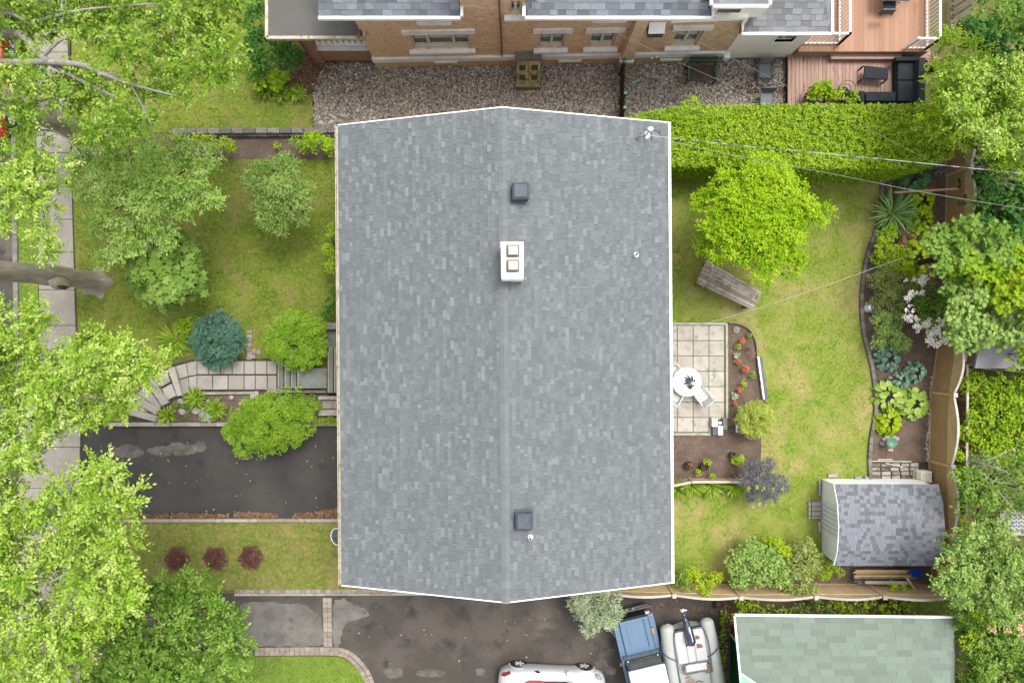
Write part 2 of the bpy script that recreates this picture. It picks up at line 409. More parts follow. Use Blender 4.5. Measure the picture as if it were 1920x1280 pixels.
M['creamwall'] = mat('cream_siding', (.80, .76, .66, 1), (.76, .71, .60, 1), scale=1.2, stretch=(0.3, 0.3, 6), rough=0.7)
M['creamframe'] = mat('cream_window_frame', S(255, 250, 230), S(246, 238, 216), scale=2, rough=0.6)
M['glass'] = mat('window_glass', S(112, 116, 116), S(84, 90, 92), scale=1.2, rough=0.08, spec=0.8)
M['membrane'] = mat('flat_roof_membrane', S(112, 110, 106), S(122, 120, 114), scale=0.9, c3=S(66, 72, 66), s3=0.5, lo3=0.55, hi3=0.7, bump=0.1, bscale=30, rough=0.8)
M['redbrown'] = mat('red_brown_metal', S(150, 104, 96), S(130, 84, 76), scale=3, rough=0.6)
M['deck_hi'] = mat('deck_wood_tan', (0, 0, 0, 1), tint=[S(186, 140, 112), S(200, 156, 128)], c3=S(180, 122, 78), s3=0.8, lo3=0.60, hi3=0.68, stretch=(2.2, 0.5, 1), rough=0.75, bump=0.15, bscale=30)
M['deck_lo'] = mat('deck_wood_pink', (0, 0, 0, 1), tint=[S(188, 152, 136), S(208, 174, 158)], c4=S(166, 120, 98), s4=4, stretch=(2.5, 0.4, 1), rough=0.8, bump=0.15, bscale=30)
M['fence'] = mat('stained_lattice', S(236, 206, 154), S(222, 190, 138), scale=3, stretch=(1, 1, 1), c4=S(246, 220, 172), s4=2, rough=0.85)
M['fence_dk'] = mat('lattice_slat', S(182, 142, 92), S(164, 126, 78), scale=4, rough=0.9)
M['fence_pale'] = mat('weathered_lattice', S(222, 200, 168), S(204, 176, 142), scale=3, rough=0.9)
M['rail'] = mat('pale_fence_cap', S(226, 218, 204), S(206, 196, 178), scale=3, rough=0.8)
M['greywood'] = mat('weathered_wood', (0, 0, 0, 1), tint=[S(120, 104, 90), S(158, 146, 132), S(192, 184, 172)], c2=S(104, 88, 76), scale=2.2, stretch=(1, 1, 1), c4=S(88, 74, 62), s4=7, lo=0.45, hi=0.75, bump=0.5, bscale=24)
M['palewood'] = mat('pale_weathered_wood', (0, 0, 0, 1), tint=[S(158, 144, 128), S(186, 174, 160), S(208, 200, 188)], c2=S(140, 122, 108), scale=2.0, c4=S(116, 98, 84), s4=5, lo=0.45, hi=0.75, bump=0.5, bscale=24)
M['oldwood'] = mat('mossy_old_wood', S(196, 178, 126), S(150, 134, 92), scale=4, c4=S(92, 84, 46), s4=6, bump=0.7, bscale=18)
M['mosswood'] = mat('dark_mossy_wood', S(84, 78, 52), S(60, 54, 40), scale=6, bump=0.7, bscale=18)
M['teal'] = mat('teal_cap', S(130, 190, 168), S(112, 170, 150), scale=5)
M['benchgreen'] = mat('green_bench_paint', S(66, 104, 84), S(54, 88, 72), scale=5, rough=0.5)
M['brownslat'] = mat('brown_slat', S(92, 80, 66), S(76, 66, 54), scale=5, rough=0.8)
M['stepstone'] = mat('brown_stepping_stone', S(104, 84, 70), S(90, 72, 60), scale=4, bump=0.3, bscale=30)
M['greyfab'] = mat('grey_sling_fabric', S(146, 151, 156), S(136, 141, 146), scale=5, rough=0.9)
M['greymetal'] = mat('grey_metal', S(110, 116, 122), S(96, 102, 108), scale=5, rough=0.5, metal=0.3)
M['bark'] = mat('grey_bark', S(196, 188, 168), S(168, 158, 138), scale=4, c4=S(166, 168, 124), s4=2.5, stretch=(1, 1, 0.35), bump=0.9, bscale=14, rough=1.0)
M['palebark'] = mat('pale_twig_bark', S(190, 186, 176), S(160, 154, 144), scale=5, bump=0.4, bscale=20, rough=0.9)
M['darkbark'] = mat('dark_bark', S(96, 82, 70), S(74, 62, 52), scale=5, bump=0.6, bscale=18, rough=1.0)
M['redpaint'] = mat('red_car_paint', S(200, 44, 32), S(186, 36, 28), scale=1, rough=0.25, spec=0.6, coat=0.6)
M['carwhite'] = mat('white_car_paint', (0.37, 0.38, 0.38, 1), (0.34, 0.35, 0.355, 1), scale=0.8, rough=0.25, spec=0.5, coat=0.5)
M['carred'] = mat('red_leather', S(206, 84, 78), S(186, 66, 62), scale=4, rough=0.6)
M['lampred'] = mat('tail_lamp_red', S(170, 40, 52), S(140, 30, 44), scale=6, rough=0.2, spec=0.6)
M['lampclear'] = mat('head_lamp_glass', S(100, 104, 140), S(190, 190, 200), scale=9, rough=0.15, spec=0.6)
M['carblue'] = mat('blue_car_paint', S(112, 142, 172), S(104, 134, 164), scale=0.8, rough=0.3, spec=0.5, coat=0.4)
M['carblue_dk'] = mat('blue_panel_gap', S(52, 92, 136), S(46, 84, 126), scale=1, rough=0.4)
M['tyre'] = mat('tyre_rubber', S(58, 56, 54), S(46, 44, 42), scale=6, rough=0.9)
M['rim'] = mat('alloy_rim', S(188, 184, 178), S(150, 146, 140), scale=6, rough=0.35, metal=0.5)
M['windscreen'] = mat('windscreen_glass', S(120, 126, 118), S(96, 100, 96), scale=3, rough=0.08, spec=0.9)
M['navy'] = mat('navy_glass', S(50, 62, 98), S(40, 52, 84), scale=3, rough=0.15, spec=0.8)
M['tube'] = mat('grey_white_hypalon', (0.30, 0.315, 0.295, 1), (0.27, 0.285, 0.265, 1), scale=1.5, rough=0.55)
M['boatwhite'] = mat('white_gelcoat', (0.38, 0.385, 0.38, 1), (0.34, 0.345, 0.34, 1), scale=1.5, rough=0.3, coat=0.3)
M['boattrim'] = mat('grey_rubbing_strake', S(116, 122, 132), S(104, 110, 120), scale=4, rough=0.6)
M['teak'] = mat('brown_teak_pad', S(156, 112, 84), S(140, 96, 70), scale=8, rough=0.7)
M['engine'] = mat('dark_engine_cowl', S(66, 74, 100), S(44, 50, 70), scale=2, rough=0.2, coat=0.6)
M['redbrick'] = mat('red_brick', S(186, 116, 84), S(160, 96, 70), scale=3, stretch=(1, 1, 12), bump=0.4, bscale=10)
M['doorgreen'] = mat('dark_green_door', S(14, 104, 64), S(12, 92, 56), scale=1, rough=0.5)
M['blueplastic'] = mat('blue_plastic', S(20, 84, 196), S(16, 72, 176), scale=2, rough=0.4)
M['terracotta'] = mat('black_nursery_pot', S(54, 52, 52), S(70, 68, 66), scale=5)
M['redpot'] = mat('red_pot', S(190, 40, 44), S(170, 34, 38), scale=5, rough=0.4)
M['cable'] = mat('pale_cable', S(196, 200, 202), S(110, 114, 116), scale=2.5, lo=0.48, hi=0.52)
M['cable2'] = mat('grey_cable', S(176, 180, 172), S(150, 154, 148), scale=2.5)
M['rope'] = mat('white_rope', S(206, 204, 186), S(190, 188, 168), scale=4)
M['rusty'] = mat('pinkish_pole', S(206, 164, 140), S(190, 148, 122), scale=4)
M['birdbath'] = mat('green_glazed_bowl', S(120, 168, 142), S(100, 148, 124), scale=5, rough=0.3)
M['rug_w'] = mat('rug_white', S(222, 222, 222), rough=0.9)
M['rug_g'] = mat('rug_grey', S(128, 132, 138), rough=0.9)
M['litter'] = mat('dead_leaves', (0, 0, 0, 1), tint=[S(104, 76, 56), S(142, 104, 78), S(168, 132, 104), S(190, 160, 130)], rough=0.9)
M['flake'] = mat('fallen_pale_leaves', (0, 0, 0, 1), tint=[S(170, 160, 120), S(210, 200, 170)], rough=0.9)
M['greyroof'] = mat('grey_flat_roof', S(172, 168, 172), S(158, 154, 158), scale=1, rough=0.8)
M['pinkfl'] = mat('pink_petals', (0, 0, 0, 1), tint=[S(190, 70, 120), S(236, 150, 180), S(250, 214, 224)], rough=0.8)
M['coralfl'] = mat('coral_petals', (0, 0, 0, 1), tint=[S(226, 84, 70), S(244, 124, 104)], rough=0.8)
M['whitefl'] = mat('white_petals', (0, 0, 0, 1), tint=[(.50,.44,.40,1), (.66,.60,.56,1), (.78,.75,.70,1)], rough=0.8)
M['yellowfl'] = mat('yellow_petals', (0, 0, 0, 1), tint=[S(196, 190, 80), S(220, 214, 120)], rough=0.8)

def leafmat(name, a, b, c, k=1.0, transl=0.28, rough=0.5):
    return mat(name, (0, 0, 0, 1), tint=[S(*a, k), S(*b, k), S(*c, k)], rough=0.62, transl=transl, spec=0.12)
LF = 1.22
M['L_street'] = leafmat('leaf_street_tree', (82, 126, 30), (136, 176, 50), (196, 216, 112), LF)
M['L_pale'] = leafmat('leaf_pale_lime', (102, 148, 36), (164, 202, 64), (216, 232, 136), LF)
M['L_ash'] = leafmat('leaf_grey_green', (104, 142, 60), (150, 184, 88), (188, 212, 124), LF)
M['L_star'] = leafmat('leaf_star_tree', (108, 150, 54), (166, 204, 92), (212, 232, 146), LF * 1.12)
M['L_maple'] = leafmat('leaf_maple_green', (82, 116, 44), (126, 160, 66), (160, 188, 92), LF)
M['L_mid'] = leafmat('leaf_mid_green', (76, 118, 34), (122, 162, 56), (168, 196, 100), LF)
M['L_lime'] = leafmat('leaf_vivid_lime', (104, 156, 14), (164, 208, 24), (208, 230, 66), LF)
M['L_hedge'] = leafmat('leaf_hedge', (104, 150, 22), (166, 202, 44), (200, 220, 84), LF * 1.08)
M['L_globe'] = leafmat('leaf_globe_cedar', (104, 150, 26), (146, 188, 50), (176, 208, 84), LF)
M['L_spruce'] = leafmat('needle_blue_spruce', (56, 92, 74), (88, 130, 106), (128, 166, 142), LF * 1.1, 0.1)
M['L_dark'] = leafmat('leaf_dark_green', (40, 84, 30), (72, 124, 48), (112, 160, 72), LF * 1.1)
M['L_olive'] = leafmat('leaf_olive', (100, 122, 50), (146, 162, 80), (182, 194, 116), LF * 1.1)
M['L_purple'] = leafmat('leaf_barberry', (78, 46, 42), (112, 72, 66), (146, 104, 96), LF, 0.1)
M['L_smoke'] = leafmat('leaf_smoke_grey', (84, 84, 92), (120, 118, 126), (146, 150, 146), LF, 0.1)
M['L_silver'] = leafmat('leaf_silver', (130, 146, 104), (178, 194, 150), (212, 222, 186), LF, 0.15)
M['L_yellow'] = leafmat('leaf_yellow_green', (130, 170, 20), (170, 200, 30), (206, 220, 60), LF)
M['L_vine'] = leafmat('leaf_vine', (96, 150, 22), (150, 190, 34), (196, 204, 62), LF)
M['L_hostablue'] = leafmat('leaf_blue_hosta', (84, 120, 98), (118, 156, 134), (150, 184, 162), LF * 1.1, 0.1)
M['L_hostadark'] = leafmat('leaf_dark_hosta', (52, 96, 58), (78, 126, 80), (104, 152, 100), LF, 0.1)
M['L_hosta'] = leafmat('leaf_green_hosta', (126, 160, 60), (164, 194, 84), (204, 220, 130), LF, 0.15)
M['L_grassy'] = leafmat('leaf_grassy', (96, 136, 30), (140, 176, 46), (186, 200, 80), LF)
M['L_yucca'] = leafmat('leaf_yucca', (78, 116, 50), (118, 156, 80), (160, 190, 116), LF, 0.1)
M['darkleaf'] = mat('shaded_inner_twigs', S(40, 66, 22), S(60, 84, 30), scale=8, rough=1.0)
M['coral'] = mat('amber_lamp', S(226, 96, 60), rough=0.3)
M['pinkpl'] = mat('pink_card', S(236, 80, 150), rough=0.6)
M['peach'] = mat('peach_petals', (0, 0, 0, 1), tint=[S(230, 176, 130), S(244, 206, 168)], rough=0.8)
M['L_box'] = leafmat('leaf_topiary', (124, 144, 52), (168, 182, 76), (200, 208, 108), LF * 1.3)

# ================================================================== THE SETTING: ground, lawns, drives
g = MB(); g.quad((-140, -140, -.03), (140, -140, -.03), (140, 140, -.03), (-140, 140, -.03))
tag(g.build('ground', M['ground']), kind='structure')
EXT = 420   # how far ground sheets run past the frame, in photo pixels

sheet('street', [(-EXT * 2, -EXT), (18, -EXT), (20, 0), (27, 640), (36, 800), (36, 960), (36, 1280), (36, 1700), (-EXT * 2, 1700)], -0.012, M['asphalt'])
verge_poly = [(24, -EXT), (70, -EXT), (70, 250), (74, 560), (77, 755), (34, 755), (30, 560), (24, 60)]
sheet('verge_lawn', verge_poly, 0.0, M['lawn_lush'])
front_poly = [(134, 296), (350, 296), (560, 296), (660, 296), (660, 740), (520, 700), (470, 668), (380, 662), (330, 672), (265, 720), (236, 790), (150, 790), (146, 600)]
sheet('front_lawn', front_poly, 0.004, M['lawn_front'])
upper_poly = [(132, -EXT), (600, -EXT), (590, 60), (588, 246), (132, 250)]
sheet('side_lawn', upper_poly, 0.0, M['lawn_front'])
strip_poly = [(150, 977), (900, 977), (900, 1106), (150, 1106)]
sheet('lawn_strip', strip_poly, 0.0, M['lawn_strip'])
lush_poly = [(150, 1231), (600, 1230), (640, 1232), (662, 1246), (682, 1268), (696, 1300), (720, 1700), (150, 1700)]
sheet('lower_lawn', lush_poly, 0.0, M['lawn_lush'])
bed_edge = [tuple(p)[:2] for p in spline([(1652, 336, 0), (1650, 395, 0), (1642, 430, 0), (1625, 478, 0), (1616, 530, 0), (1614, 580, 0), (1619, 628, 0), (1634, 690, 0), (1640, 740, 0), (1640, 775, 0), (1632, 820, 0), (1629, 862, 0), (1631, 900, 0)], 4)]
patio_edge = [tuple(p)[:2] for p in spline([(1366, 605, 0), (1384, 607, 0), (1401, 615, 0), (1413, 632, 0), (1418, 655, 0), (1420, 690, 0), (1426, 722, 0), (1433, 752, 0)], 4)]
back_poly = [(1180, 325), (1652, 336)] + bed_edge[1:] + [(1600, 905), (1560, 1085), (1180, 1092), (1180, 905), (1425, 900), (1428, 800), (1440, 760)] + patio_edge[::-1][1:] + [(1180, 606)]
sheet('back_lawn', back_poly, 0.004, M['lawn_back'])
sheet('garden_bed_soil', [(1600, 300), (1790, 280), (1786, 640), (1762, 760), (1762, 1120), (1180, 1120), (1180, 1080), (1560, 1070), (1600, 905)] + bed_edge[::-1], -0.004, M['soil'])
sheet('patio_bed_soil', [(1361, 604), (1361, 815), (1180, 815), (1180, 900), (1424, 900), (1427, 815), (1440, 760)] + patio_edge[::-1], -0.002, M['soil'])
sheet('front_bed_soil', [(345, 256), (660, 256), (660, 299), (560, 299), (430, 298), (350, 290)], 0.008, M['soil'])
gravel_poly = [(590, 118), (700, 112), (1480, 100), (1480, 198), (1250, 200), (1175, 232), (1180, 262), (587, 262), (586, 180), (574, 150)]
sheet('gravel_bed', gravel_poly, 0.0, M['gravel_bed'])
sheet('mulch_bed', [(545, 96), (612, 96), (640, 128), (596, 168), (560, 186), (520, 150)], 0.006, M['mulch'])
sheet('driveway', [(150, 797), (700, 797), (700, 971), (158, 971), (150, 940)], 0.004, M['asphalt_new'])
sheet('neighbour_driveway', [(150, 1114), (1160, 1110), (1368, 1116), (1374, 1150), (1378, 1700), (719, 1700), (700, 1300), (684, 1262), (664, 1238), (640, 1222), (600, 1220), (150, 1222)], 0.004, M['asphalt'])

def blotch(poly, z, m, name, seed, amp=3.0, n=5):
    """irregular outline round a coarse polygon"""
    rng = random.Random(seed); pp = [tuple(p)[:2] for p in spline([(x, y, 0) for x, y in poly + poly[:1]], n)][:-1]
    pp = [(x + rng.uniform(-amp, amp), y + rng.uniform(-amp, amp)) for x, y in pp]
    return sheet(name, pp, z, m)
blotch([(452, 1132), (480, 1128), (560, 1132), (584, 1142), (600, 1155), (604, 1180), (604, 1208), (540, 1211), (470, 1211), (440, 1190), (446, 1160)], 0.009, M['dry'], 'dry_driveway_patch', 3, 2.2)  # puddle's sky reflection put into the colour of a paler sheet
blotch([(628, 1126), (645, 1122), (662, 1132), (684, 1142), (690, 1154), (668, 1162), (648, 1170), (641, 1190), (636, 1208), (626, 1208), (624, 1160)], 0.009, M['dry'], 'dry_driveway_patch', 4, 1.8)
for i, (x, y, rx, ry) in enumerate([(340, 842, 34, 12), (300, 846, 26, 10), (240, 846, 30, 12), (374, 838, 14, 9), (738, 1262, 18, 10), (806, 1262, 30, 9), (901, 1259, 9, 7), (1128, 1246, 14, 10), (1146, 1256, 10, 8)]):
    pl = [(x + rx * math.cos(a) * random.uniform(.8, 1.15), y + ry * math.sin(a) * random.uniform(.75, 1.2)) for a in [k * math.pi / 6 for k in range(12)]]
    blotch(pl, 0.010 + 0.001 * i, M['stain'], 'chalky_driveway_stain', 10 + i, 1.6, 3)

# ---- sidewalk slabs: each slab a piece of its own on a dark joint bed
sw = sheet('sidewalk', [(66, -EXT), (134, -EXT), (134, 300), (141, 560), (146, 760), (150, 800), (152, 960), (152, 1700), (34, 1700), (34, 752), (78, 752), (72, 560), (68, 300)], 0.000, M['joint'])
ys = [-90, -28, 36, 98, 162, 224, 286.5, 350, 411, 472.5, 543, 610, 676, 752]
def sx0(y): return 68 + (y - 250) * 0.016
def sx1(y): return 131 + (y - 250) * 0.028
def slab(parent, name, q, z0, z1, m, tint, bevel=0.006):
    mb = MB(); mb.prism([tuple(P(x, y, z1))[:2] for x, y in q], z0, z1, tint); o = mb.build(name, m, parent)
    if bevel: bv = o.modifiers.new('bevel', 'BEVEL'); bv.width = bevel; bv.segments = 1
    return o
for a, b in zip(ys[:-1], ys[1:]):
    e = 0.5; slab(sw, 'slab', [(sx0(a), a + e), (sx1(a), a + e), (sx1(b), b - e), (sx0(b), b - e)], 0.0, 0.05, M['concrete'], 0.5)
for a, b in ((752, 838), (838, 915), (915, 990), (990, 1065), (1065, 1140), (1140, 1215), (1215, 1290)):
    slab(sw, 'slab', [(35, a + .5), (149, a + .5), (150, b - .5), (35, b - .5)], 0.0, 0.05, M['concrete'], 0.5)
cb = tag(bpy.data.objects.new('street_curb', None), kind='structure'); C.objects.link(cb)
yy = -120
while yy < 750:
    x = 21.5 + (yy - 60) * 0.014
    slab(cb, 'curb_stone', [(x - 4.5, yy + .6), (x + 4.5, yy + .6), (x + 5.4, yy + 79.4), (x - 3.6, yy + 79.4)], -0.1, 0.10, M['curb'], 0.5, 0.015); yy += 80

# ---- chips of gravel beside the neighbour's house
def scatter_chips(name, poly, z, n, m, smin, smax, seed, flat=0.5, kind='stuff'):
    rng = np.random.default_rng(seed); p = surf_patch(rng, poly, z, n); n = len(p)
    nr = rng.normal(0, flat, (n, 3)); nr[:, 2] = 1; d = rng.normal(0, 1, (n, 3)); d[:, 2] *= 0.2
    p[:, 2] += rng.uniform(0, 0.03, n)
    V, f, nv = leaf_arrays(p, d, nr, rng.uniform(smin, smax, n), 'diamond', 1.0)
    o = leaf_obj(name, V, f, nv, rng.beta(1.6, 1.6, n), m); o['kind'] = kind; return o
scatter_chips('gravel', [(612, 120), (700, 122), (1166, 116), (1474, 108), (1474, 194), (1178, 236), (1178, 262), (590, 262), (589, 160)], 0.012, 52000, M['gravel'], 0.06, 0.15, 5)
scatter_chips('gravel', [(1745, 700), (1734, 860), (1742, 866), (1756, 700)], 0.02, 900, M['whitefl'], 0.03, 0.07, 6)
scatter_chips('mulch_chips', [(545, 100), (600, 110), (632, 130), (596, 166), (562, 184), (524, 150)], 0.02, 5200, M['litter'], 0.04, 0.10, 8)
for k, (poly, n) in enumerate([([(180, 962), (430, 964), (430, 972), (176, 973)], 1900), ([(440, 960), (520, 962), (520, 972), (440, 972)], 700), ([(550, 964), (600, 958), (640, 950), (640, 972), (550, 972)], 1100),
                               ([(1176, 1140), (1226, 1118), (1360, 1122), (1366, 1175), (1352, 1260), (1340, 1160), (1236, 1140)], 620), ([(1355, 1130), (1372, 1130), (1372, 1180), (1358, 1190)], 300),
                               ([(150, 979), (640, 979), (640, 1100), (150, 1100)], 420)]):
    scatter_chips('leaf_litter', poly, 0.02, int(n * 1.6), M['litter'], 0.05, 0.12, 20 + k, 0.8)
scatter_chips('fallen_leaves', [(160, 800), (640, 800), (640, 960), (160, 960)], 0.015, 46, M['flake'], 0.06, 0.12, 30)
scatter_chips('fallen_leaves', [(640, 1130), (1160, 1150), (1150, 1240), (700, 1270)], 0.015, 40, M['flake'], 0.06, 0.12, 31)
scatter_chips('fallen_leaves', [(1430, 330), (1640, 420), (1610, 900), (1440, 900)], 0.04, 60, M['flake'], 0.04, 0.08, 32)

# ---- grass blades on the lawns
grass('grass', front_poly, 0.01, M['lawn_front'], 330, 0.075, 41)
grass('grass', upper_poly[2:] + [(132, -20), (600, -20)], 0.01, M['lawn_front'], 200, 0.075, 42)
grass('grass', [(1250, 330)] + back_poly[1:-1] + [(1250, 606)], 0.01, M['lawn_back'], 330, 0.065, 43)
grass('grass', strip_poly, 0.01, M['lawn_strip'], 330, 0.075, 44)
grass('grass', [(180, 1231), (600, 1231), (640, 1233), (662, 1247), (682, 1269), (694, 1295), (180, 1295)], 0.01, M['lawn_lush'], 350, 0.075, 45)
grass('grass', [(28, -10), (69, -10), (70, 250), (76, 755), (36, 755)], 0.01, M['lawn_lush'], 350, 0.075, 46)

# ================================================================== MAIN HOUSE
house = thing('house', 'large house seen from above with a plain grey shingle gable roof and white trim', 'house', (-0.26, -0.43, 0))
ang = math.radians(-0.45); U = Vector((math.sin(ang) * -1, -math.cos(ang), 0)); Vx = Vector((math.cos(ang), math.sin(ang) * 1, 0))
U = Vector((0.0079, -1, 0)).normalized(); Vx = Vector((1, 0.0079, 0)).normalized()
CZ = 4.5; RZ = 6.2; HW = 5.765; HL = 8.03
CC = Vector((-0.2567, -0.434, 0))
ridge_off = 0.0

def shingles(parent, O, Uv, Vv, Nv, ulen, vlen, expo, lr, thick, m, rng, n_ind, mat_name='shingle', clip=None, tones=None, big=False, cap=0):
    """courses of single tabs laid up a slope; the n_ind largest become parts, the rest one stuff part"""
    items = []
    rows = int(vlen / expo)
    for i in range(rows):
        v0 = i * expo; v1 = min(v0 + expo * 1.12, vlen)
        u = -rng.uniform(0, lr[1])
        prev = None
        while u < ulen:
            l = rng.uniform(*lr); a = max(u, 0.0) + 0.003; b = min(u + l, ulen) - 0.003; u += l
            if clip:
                lo, hi = clip(v0 + expo * .5); a = max(a, lo); b = min(b, hi)
            if b - a < 0.03: continue
            tn = tones(rng) if tones else rng.random()
            lift = thick * (1.0 + (0.5 if tn > 0.6 else 0.0) + rng.uniform(0, 0.3))
            q = lambda uu, vv, w: O + Uv * uu + Vv * vv + Nv * w
            items.append(((b - a), tn, [q(a, v0, -0.01), q(b, v0, -0.01), q(b, v1, -0.01), q(a, v1, -0.01)], [q(a, v0, lift), q(b, v0, lift), q(b, v1, 0.008), q(a, v1, 0.008)]))
    order = sorted(range(len(items)), key=lambda k: -items[k][0] + rng.uniform(0, 0.12))
    ind = set(order[:n_ind]); rest = MB()
    for k, (l, tn, bt, tp) in enumerate(items):
        if k in ind: MB().hexa(bt, tp, tn).build('shingle', m, parent)
        else: rest.hexa(bt, tp, tn)
    if rest.v: rest.build('shingle_field', m, parent, stuff=True)
    return len(items)

def main_tones(rng):
    r = rng.random()
    return 0.32 + rng.uniform(-.2, .16) if r < 0.60 else (0.55 + rng.uniform(-.1, .1) if r < 0.90 else 0.80 + rng.uniform(-.1, .14))
rng = random.Random(11)
nL = math.hypot(HW, RZ - CZ)
roof_parts = []
for sgn in (-1, 1):
    eL = CC + Vx * (HW * sgn) + Vector((0, 0, CZ)); vv = (Vx * (-HW * sgn) + Vector((0, 0, RZ - CZ))).normalized()
    O = eL - U * HL
    nn = Vector((Vx.x * (RZ - CZ) * sgn, Vx.y * (RZ - CZ) * sgn, HW)).normalized()
    deck = MB(); a = O; b = O + U * (2 * HL); c = b + vv * nL; d = a + vv * nL
    dn = Vector((0, 0, -0.14))
    deck.hexa([a + dn, b + dn, c + dn, d + dn], [a, b, c, d]); ro = deck.build('roof', M['underlay'], house)
    shingles(ro, O, U, vv, nn, 2 * HL, nL - 0.02, 0.134, (0.10, 0.33), 0.019, M['shingle'], rng, 130, tones=main_tones)
    roof_parts.append(ro)
# ridge caps
O = CC - U * HL + Vector((0, 0, RZ + 0.012)); k = 0; u = 0.0
while u < 2 * HL - 0.05:
    l = min(0.24, 2 * HL - u); tn = .35 + .45 * main_tones(rng)
    for s in (0,):
        pass
    q = lambda uu, vv, w: O + U * uu + Vx * vv + Vector((0, 0, w - abs(vv) * (RZ - CZ) / HW))
    mb = MB(); z0 = 0.022; z1 = 0.012
    vs = [q(u, -.15, z1), q(u, 0, z1), q(u, .15, z1), q(u + l * 1.1, -.15, z0), q(u + l * 1.1, 0, z0), q(u + l * 1.1, .15, z0), q(u + l * 1.1, -.15, 0), q(u + l * 1.1, .15, 0)]
    mb.add(vs, [(0, 1, 4, 3), (1, 2, 5, 4), (3, 4, 5, 7, 6)], tn)
    mb.build('ridge_shingle', M['shingle'], roof_parts[0]); u += l
# trim, gutters, walls
def beam(mb, a, b, w, h, tint=0.5):
    a = Vector(a); b = Vector(b); d = (b - a); s = Vector((-d.y, d.x, 0)).normalized() * w / 2; up = Vector((0, 0, h / 2))
    mb.hexa([a - s - up, b - s - up, b + s - up, a + s - up], [a - s + up, b - s + up, b + s + up, a + s + up], tint); return mb
eA = lambda sgn, e: CC + Vx * ((HW + 0.055) * sgn) + U * ((HL + .02) * e) + Vector((0, 0, CZ - 0.06))
mb = MB(); a, b = eA(-1, -1), eA(-1, 1)
for off, hh, zz in ((0.055, .13, 0.0), (-0.055, .13, 0.0)): beam(mb, a + Vx * off + Vector((0, 0, zz)), b + Vx * off + Vector((0, 0, zz)), 0.02, hh)
beam(mb, a + Vector((0, 0, -.055)), b + Vector((0, 0, -.055)), 0.09, 0.02); mb.build('gutter', M['gutter'], house, label='cream gutter with rust marks along the left eave')
mb = MB(); a, b = eA(1, -1), eA(1, 1); beam(mb, a + Vector((0, 0, .04)), b + Vector((0, 0, .04)), 0.09, 0.14); mb.build('gutter', M['white'], house, label='white gutter along the right eave')
for e in (-1, 1):
    for sgn in (-1, 1):
        a = CC + Vx * ((HW + .01) * sgn) + U * ((HL + 0.012) * e) + Vector((0, 0, CZ - 0.055)); b = CC + U * ((HL + 0.012) * e) + Vector((0, 0, RZ - 0.055))
        beam(MB(), a, b, 0.035, 0.17).build('rake_board', M['white'], house)
WHW = 5.35; WHL = 7.6
mb = MB(); w = [CC + Vx * (WHW * sx) + U * (WHL * sy) for sx, sy in ((-1, -1), (1, -1), (1, 1), (-1, 1))]
mb.prism([(p.x, p.y) for p in w], 0.0, 4.45); mb.build('wall', M['redbrick'], house)
for e in (-1, 1):
    a = CC + U * (WHL * e)
    MB().add([a + Vx * -WHW + Vector((0, 0, 4.4)), a + Vx * WHW + Vector((0, 0, 4.4)), a + Vector((0, 0, 6.0)), a + U * (-.1 * e) + Vx * -WHW + Vector((0, 0, 4.4)), a + U * (-.1 * e) + Vx * WHW + Vector((0, 0, 4.4)), a + U * (-.1 * e) + Vector((0, 0, 6.0))],
             [(0, 1, 2), (5, 4, 3), (0, 2, 5, 3), (1, 4, 5, 2)]).build('gable_wall', M['redbrick'], house)
def wallbox(name, side, upos, z, du, dz, m, par=house, t=0.06, off=0.0):
    c = CC + Vx * ((WHW + t / 2 + off) * side) + U * upos + Vector((0, 0, z))
    mb = MB(); R = Matrix(((Vx.x, U.x, 0), (Vx.y, U.y, 0), (0, 0, 1))); mb.box(c, (t, du, dz), rot=R); return mb.build(name, m, par)
wallbox('garage_door', -1, 4.7, 1.1, 2.6, 2.1, M['white'])
fd = wallbox('front_door', -1, 1.4, 2.1, 1.0, 2.1, M['doorgreen'])
for side, up, z in ((-1, -4.6, 2.6), (-1, -1.6, 2.6), (1, -5, 2.4), (1, -1.5, 2.4), (1, 5, 2.4)):
    fr = wallbox('window', side, up, z, 1.7, 1.2, M['white']); wallbox('pane', side, up, z, 1.5, 1.0, M['glass'], fr, 0.05, 0.03)

# chimney, vents, pipes, mast: they belong to the roof of the house and never move on their own
def roofz(p):
    v = abs((p - CC).dot(Vx)); return RZ - (RZ - CZ) * v / HW
def onroof(px, py):
    p = P(px, py, 5.5)
    for _ in range(4): p = P(px, py, roofz(p))
    return p
c0 = onroof(958, 500); zt = 6.95
q = [P(x, y, zt) for x, y in ((940, 521), (981.5, 521), (981.5, 453), (939, 453))]
ch = MB().hexa([Vector((p.x * 0.97, p.y * .98, 5.6)) for p in q], [Vector((p.x * 0.97, p.y * .98, zt - .08)) for p in q]).build('chimney', M['white'], house)
MB().hexa([Vector((p.x, p.y, zt - .08)) for p in q], q).build('chimney_cap', M['white'], ch, bevel=0.004)
for cy in (470, 498):
    c = P(961.5, cy, zt + 0.1)
    MB().box((c.x, c.y, zt + .008), (0.44, 0.42, 0.016)).build('mortar_pad', M['concrete'], ch, bevel=0.01)
    mb = MB(); mb.box((c.x, c.y, zt + .05), (0.36, 0.34, 0.07), taper=0.94); mb.build('flue_base', M['curb'], ch, bevel=0.01)
    MB().box((c.x + .005, c.y, zt + .15), (0.30, 0.28, 0.14), taper=0.92).build('flue_pot', M['creamframe'], ch, bevel=0.02)
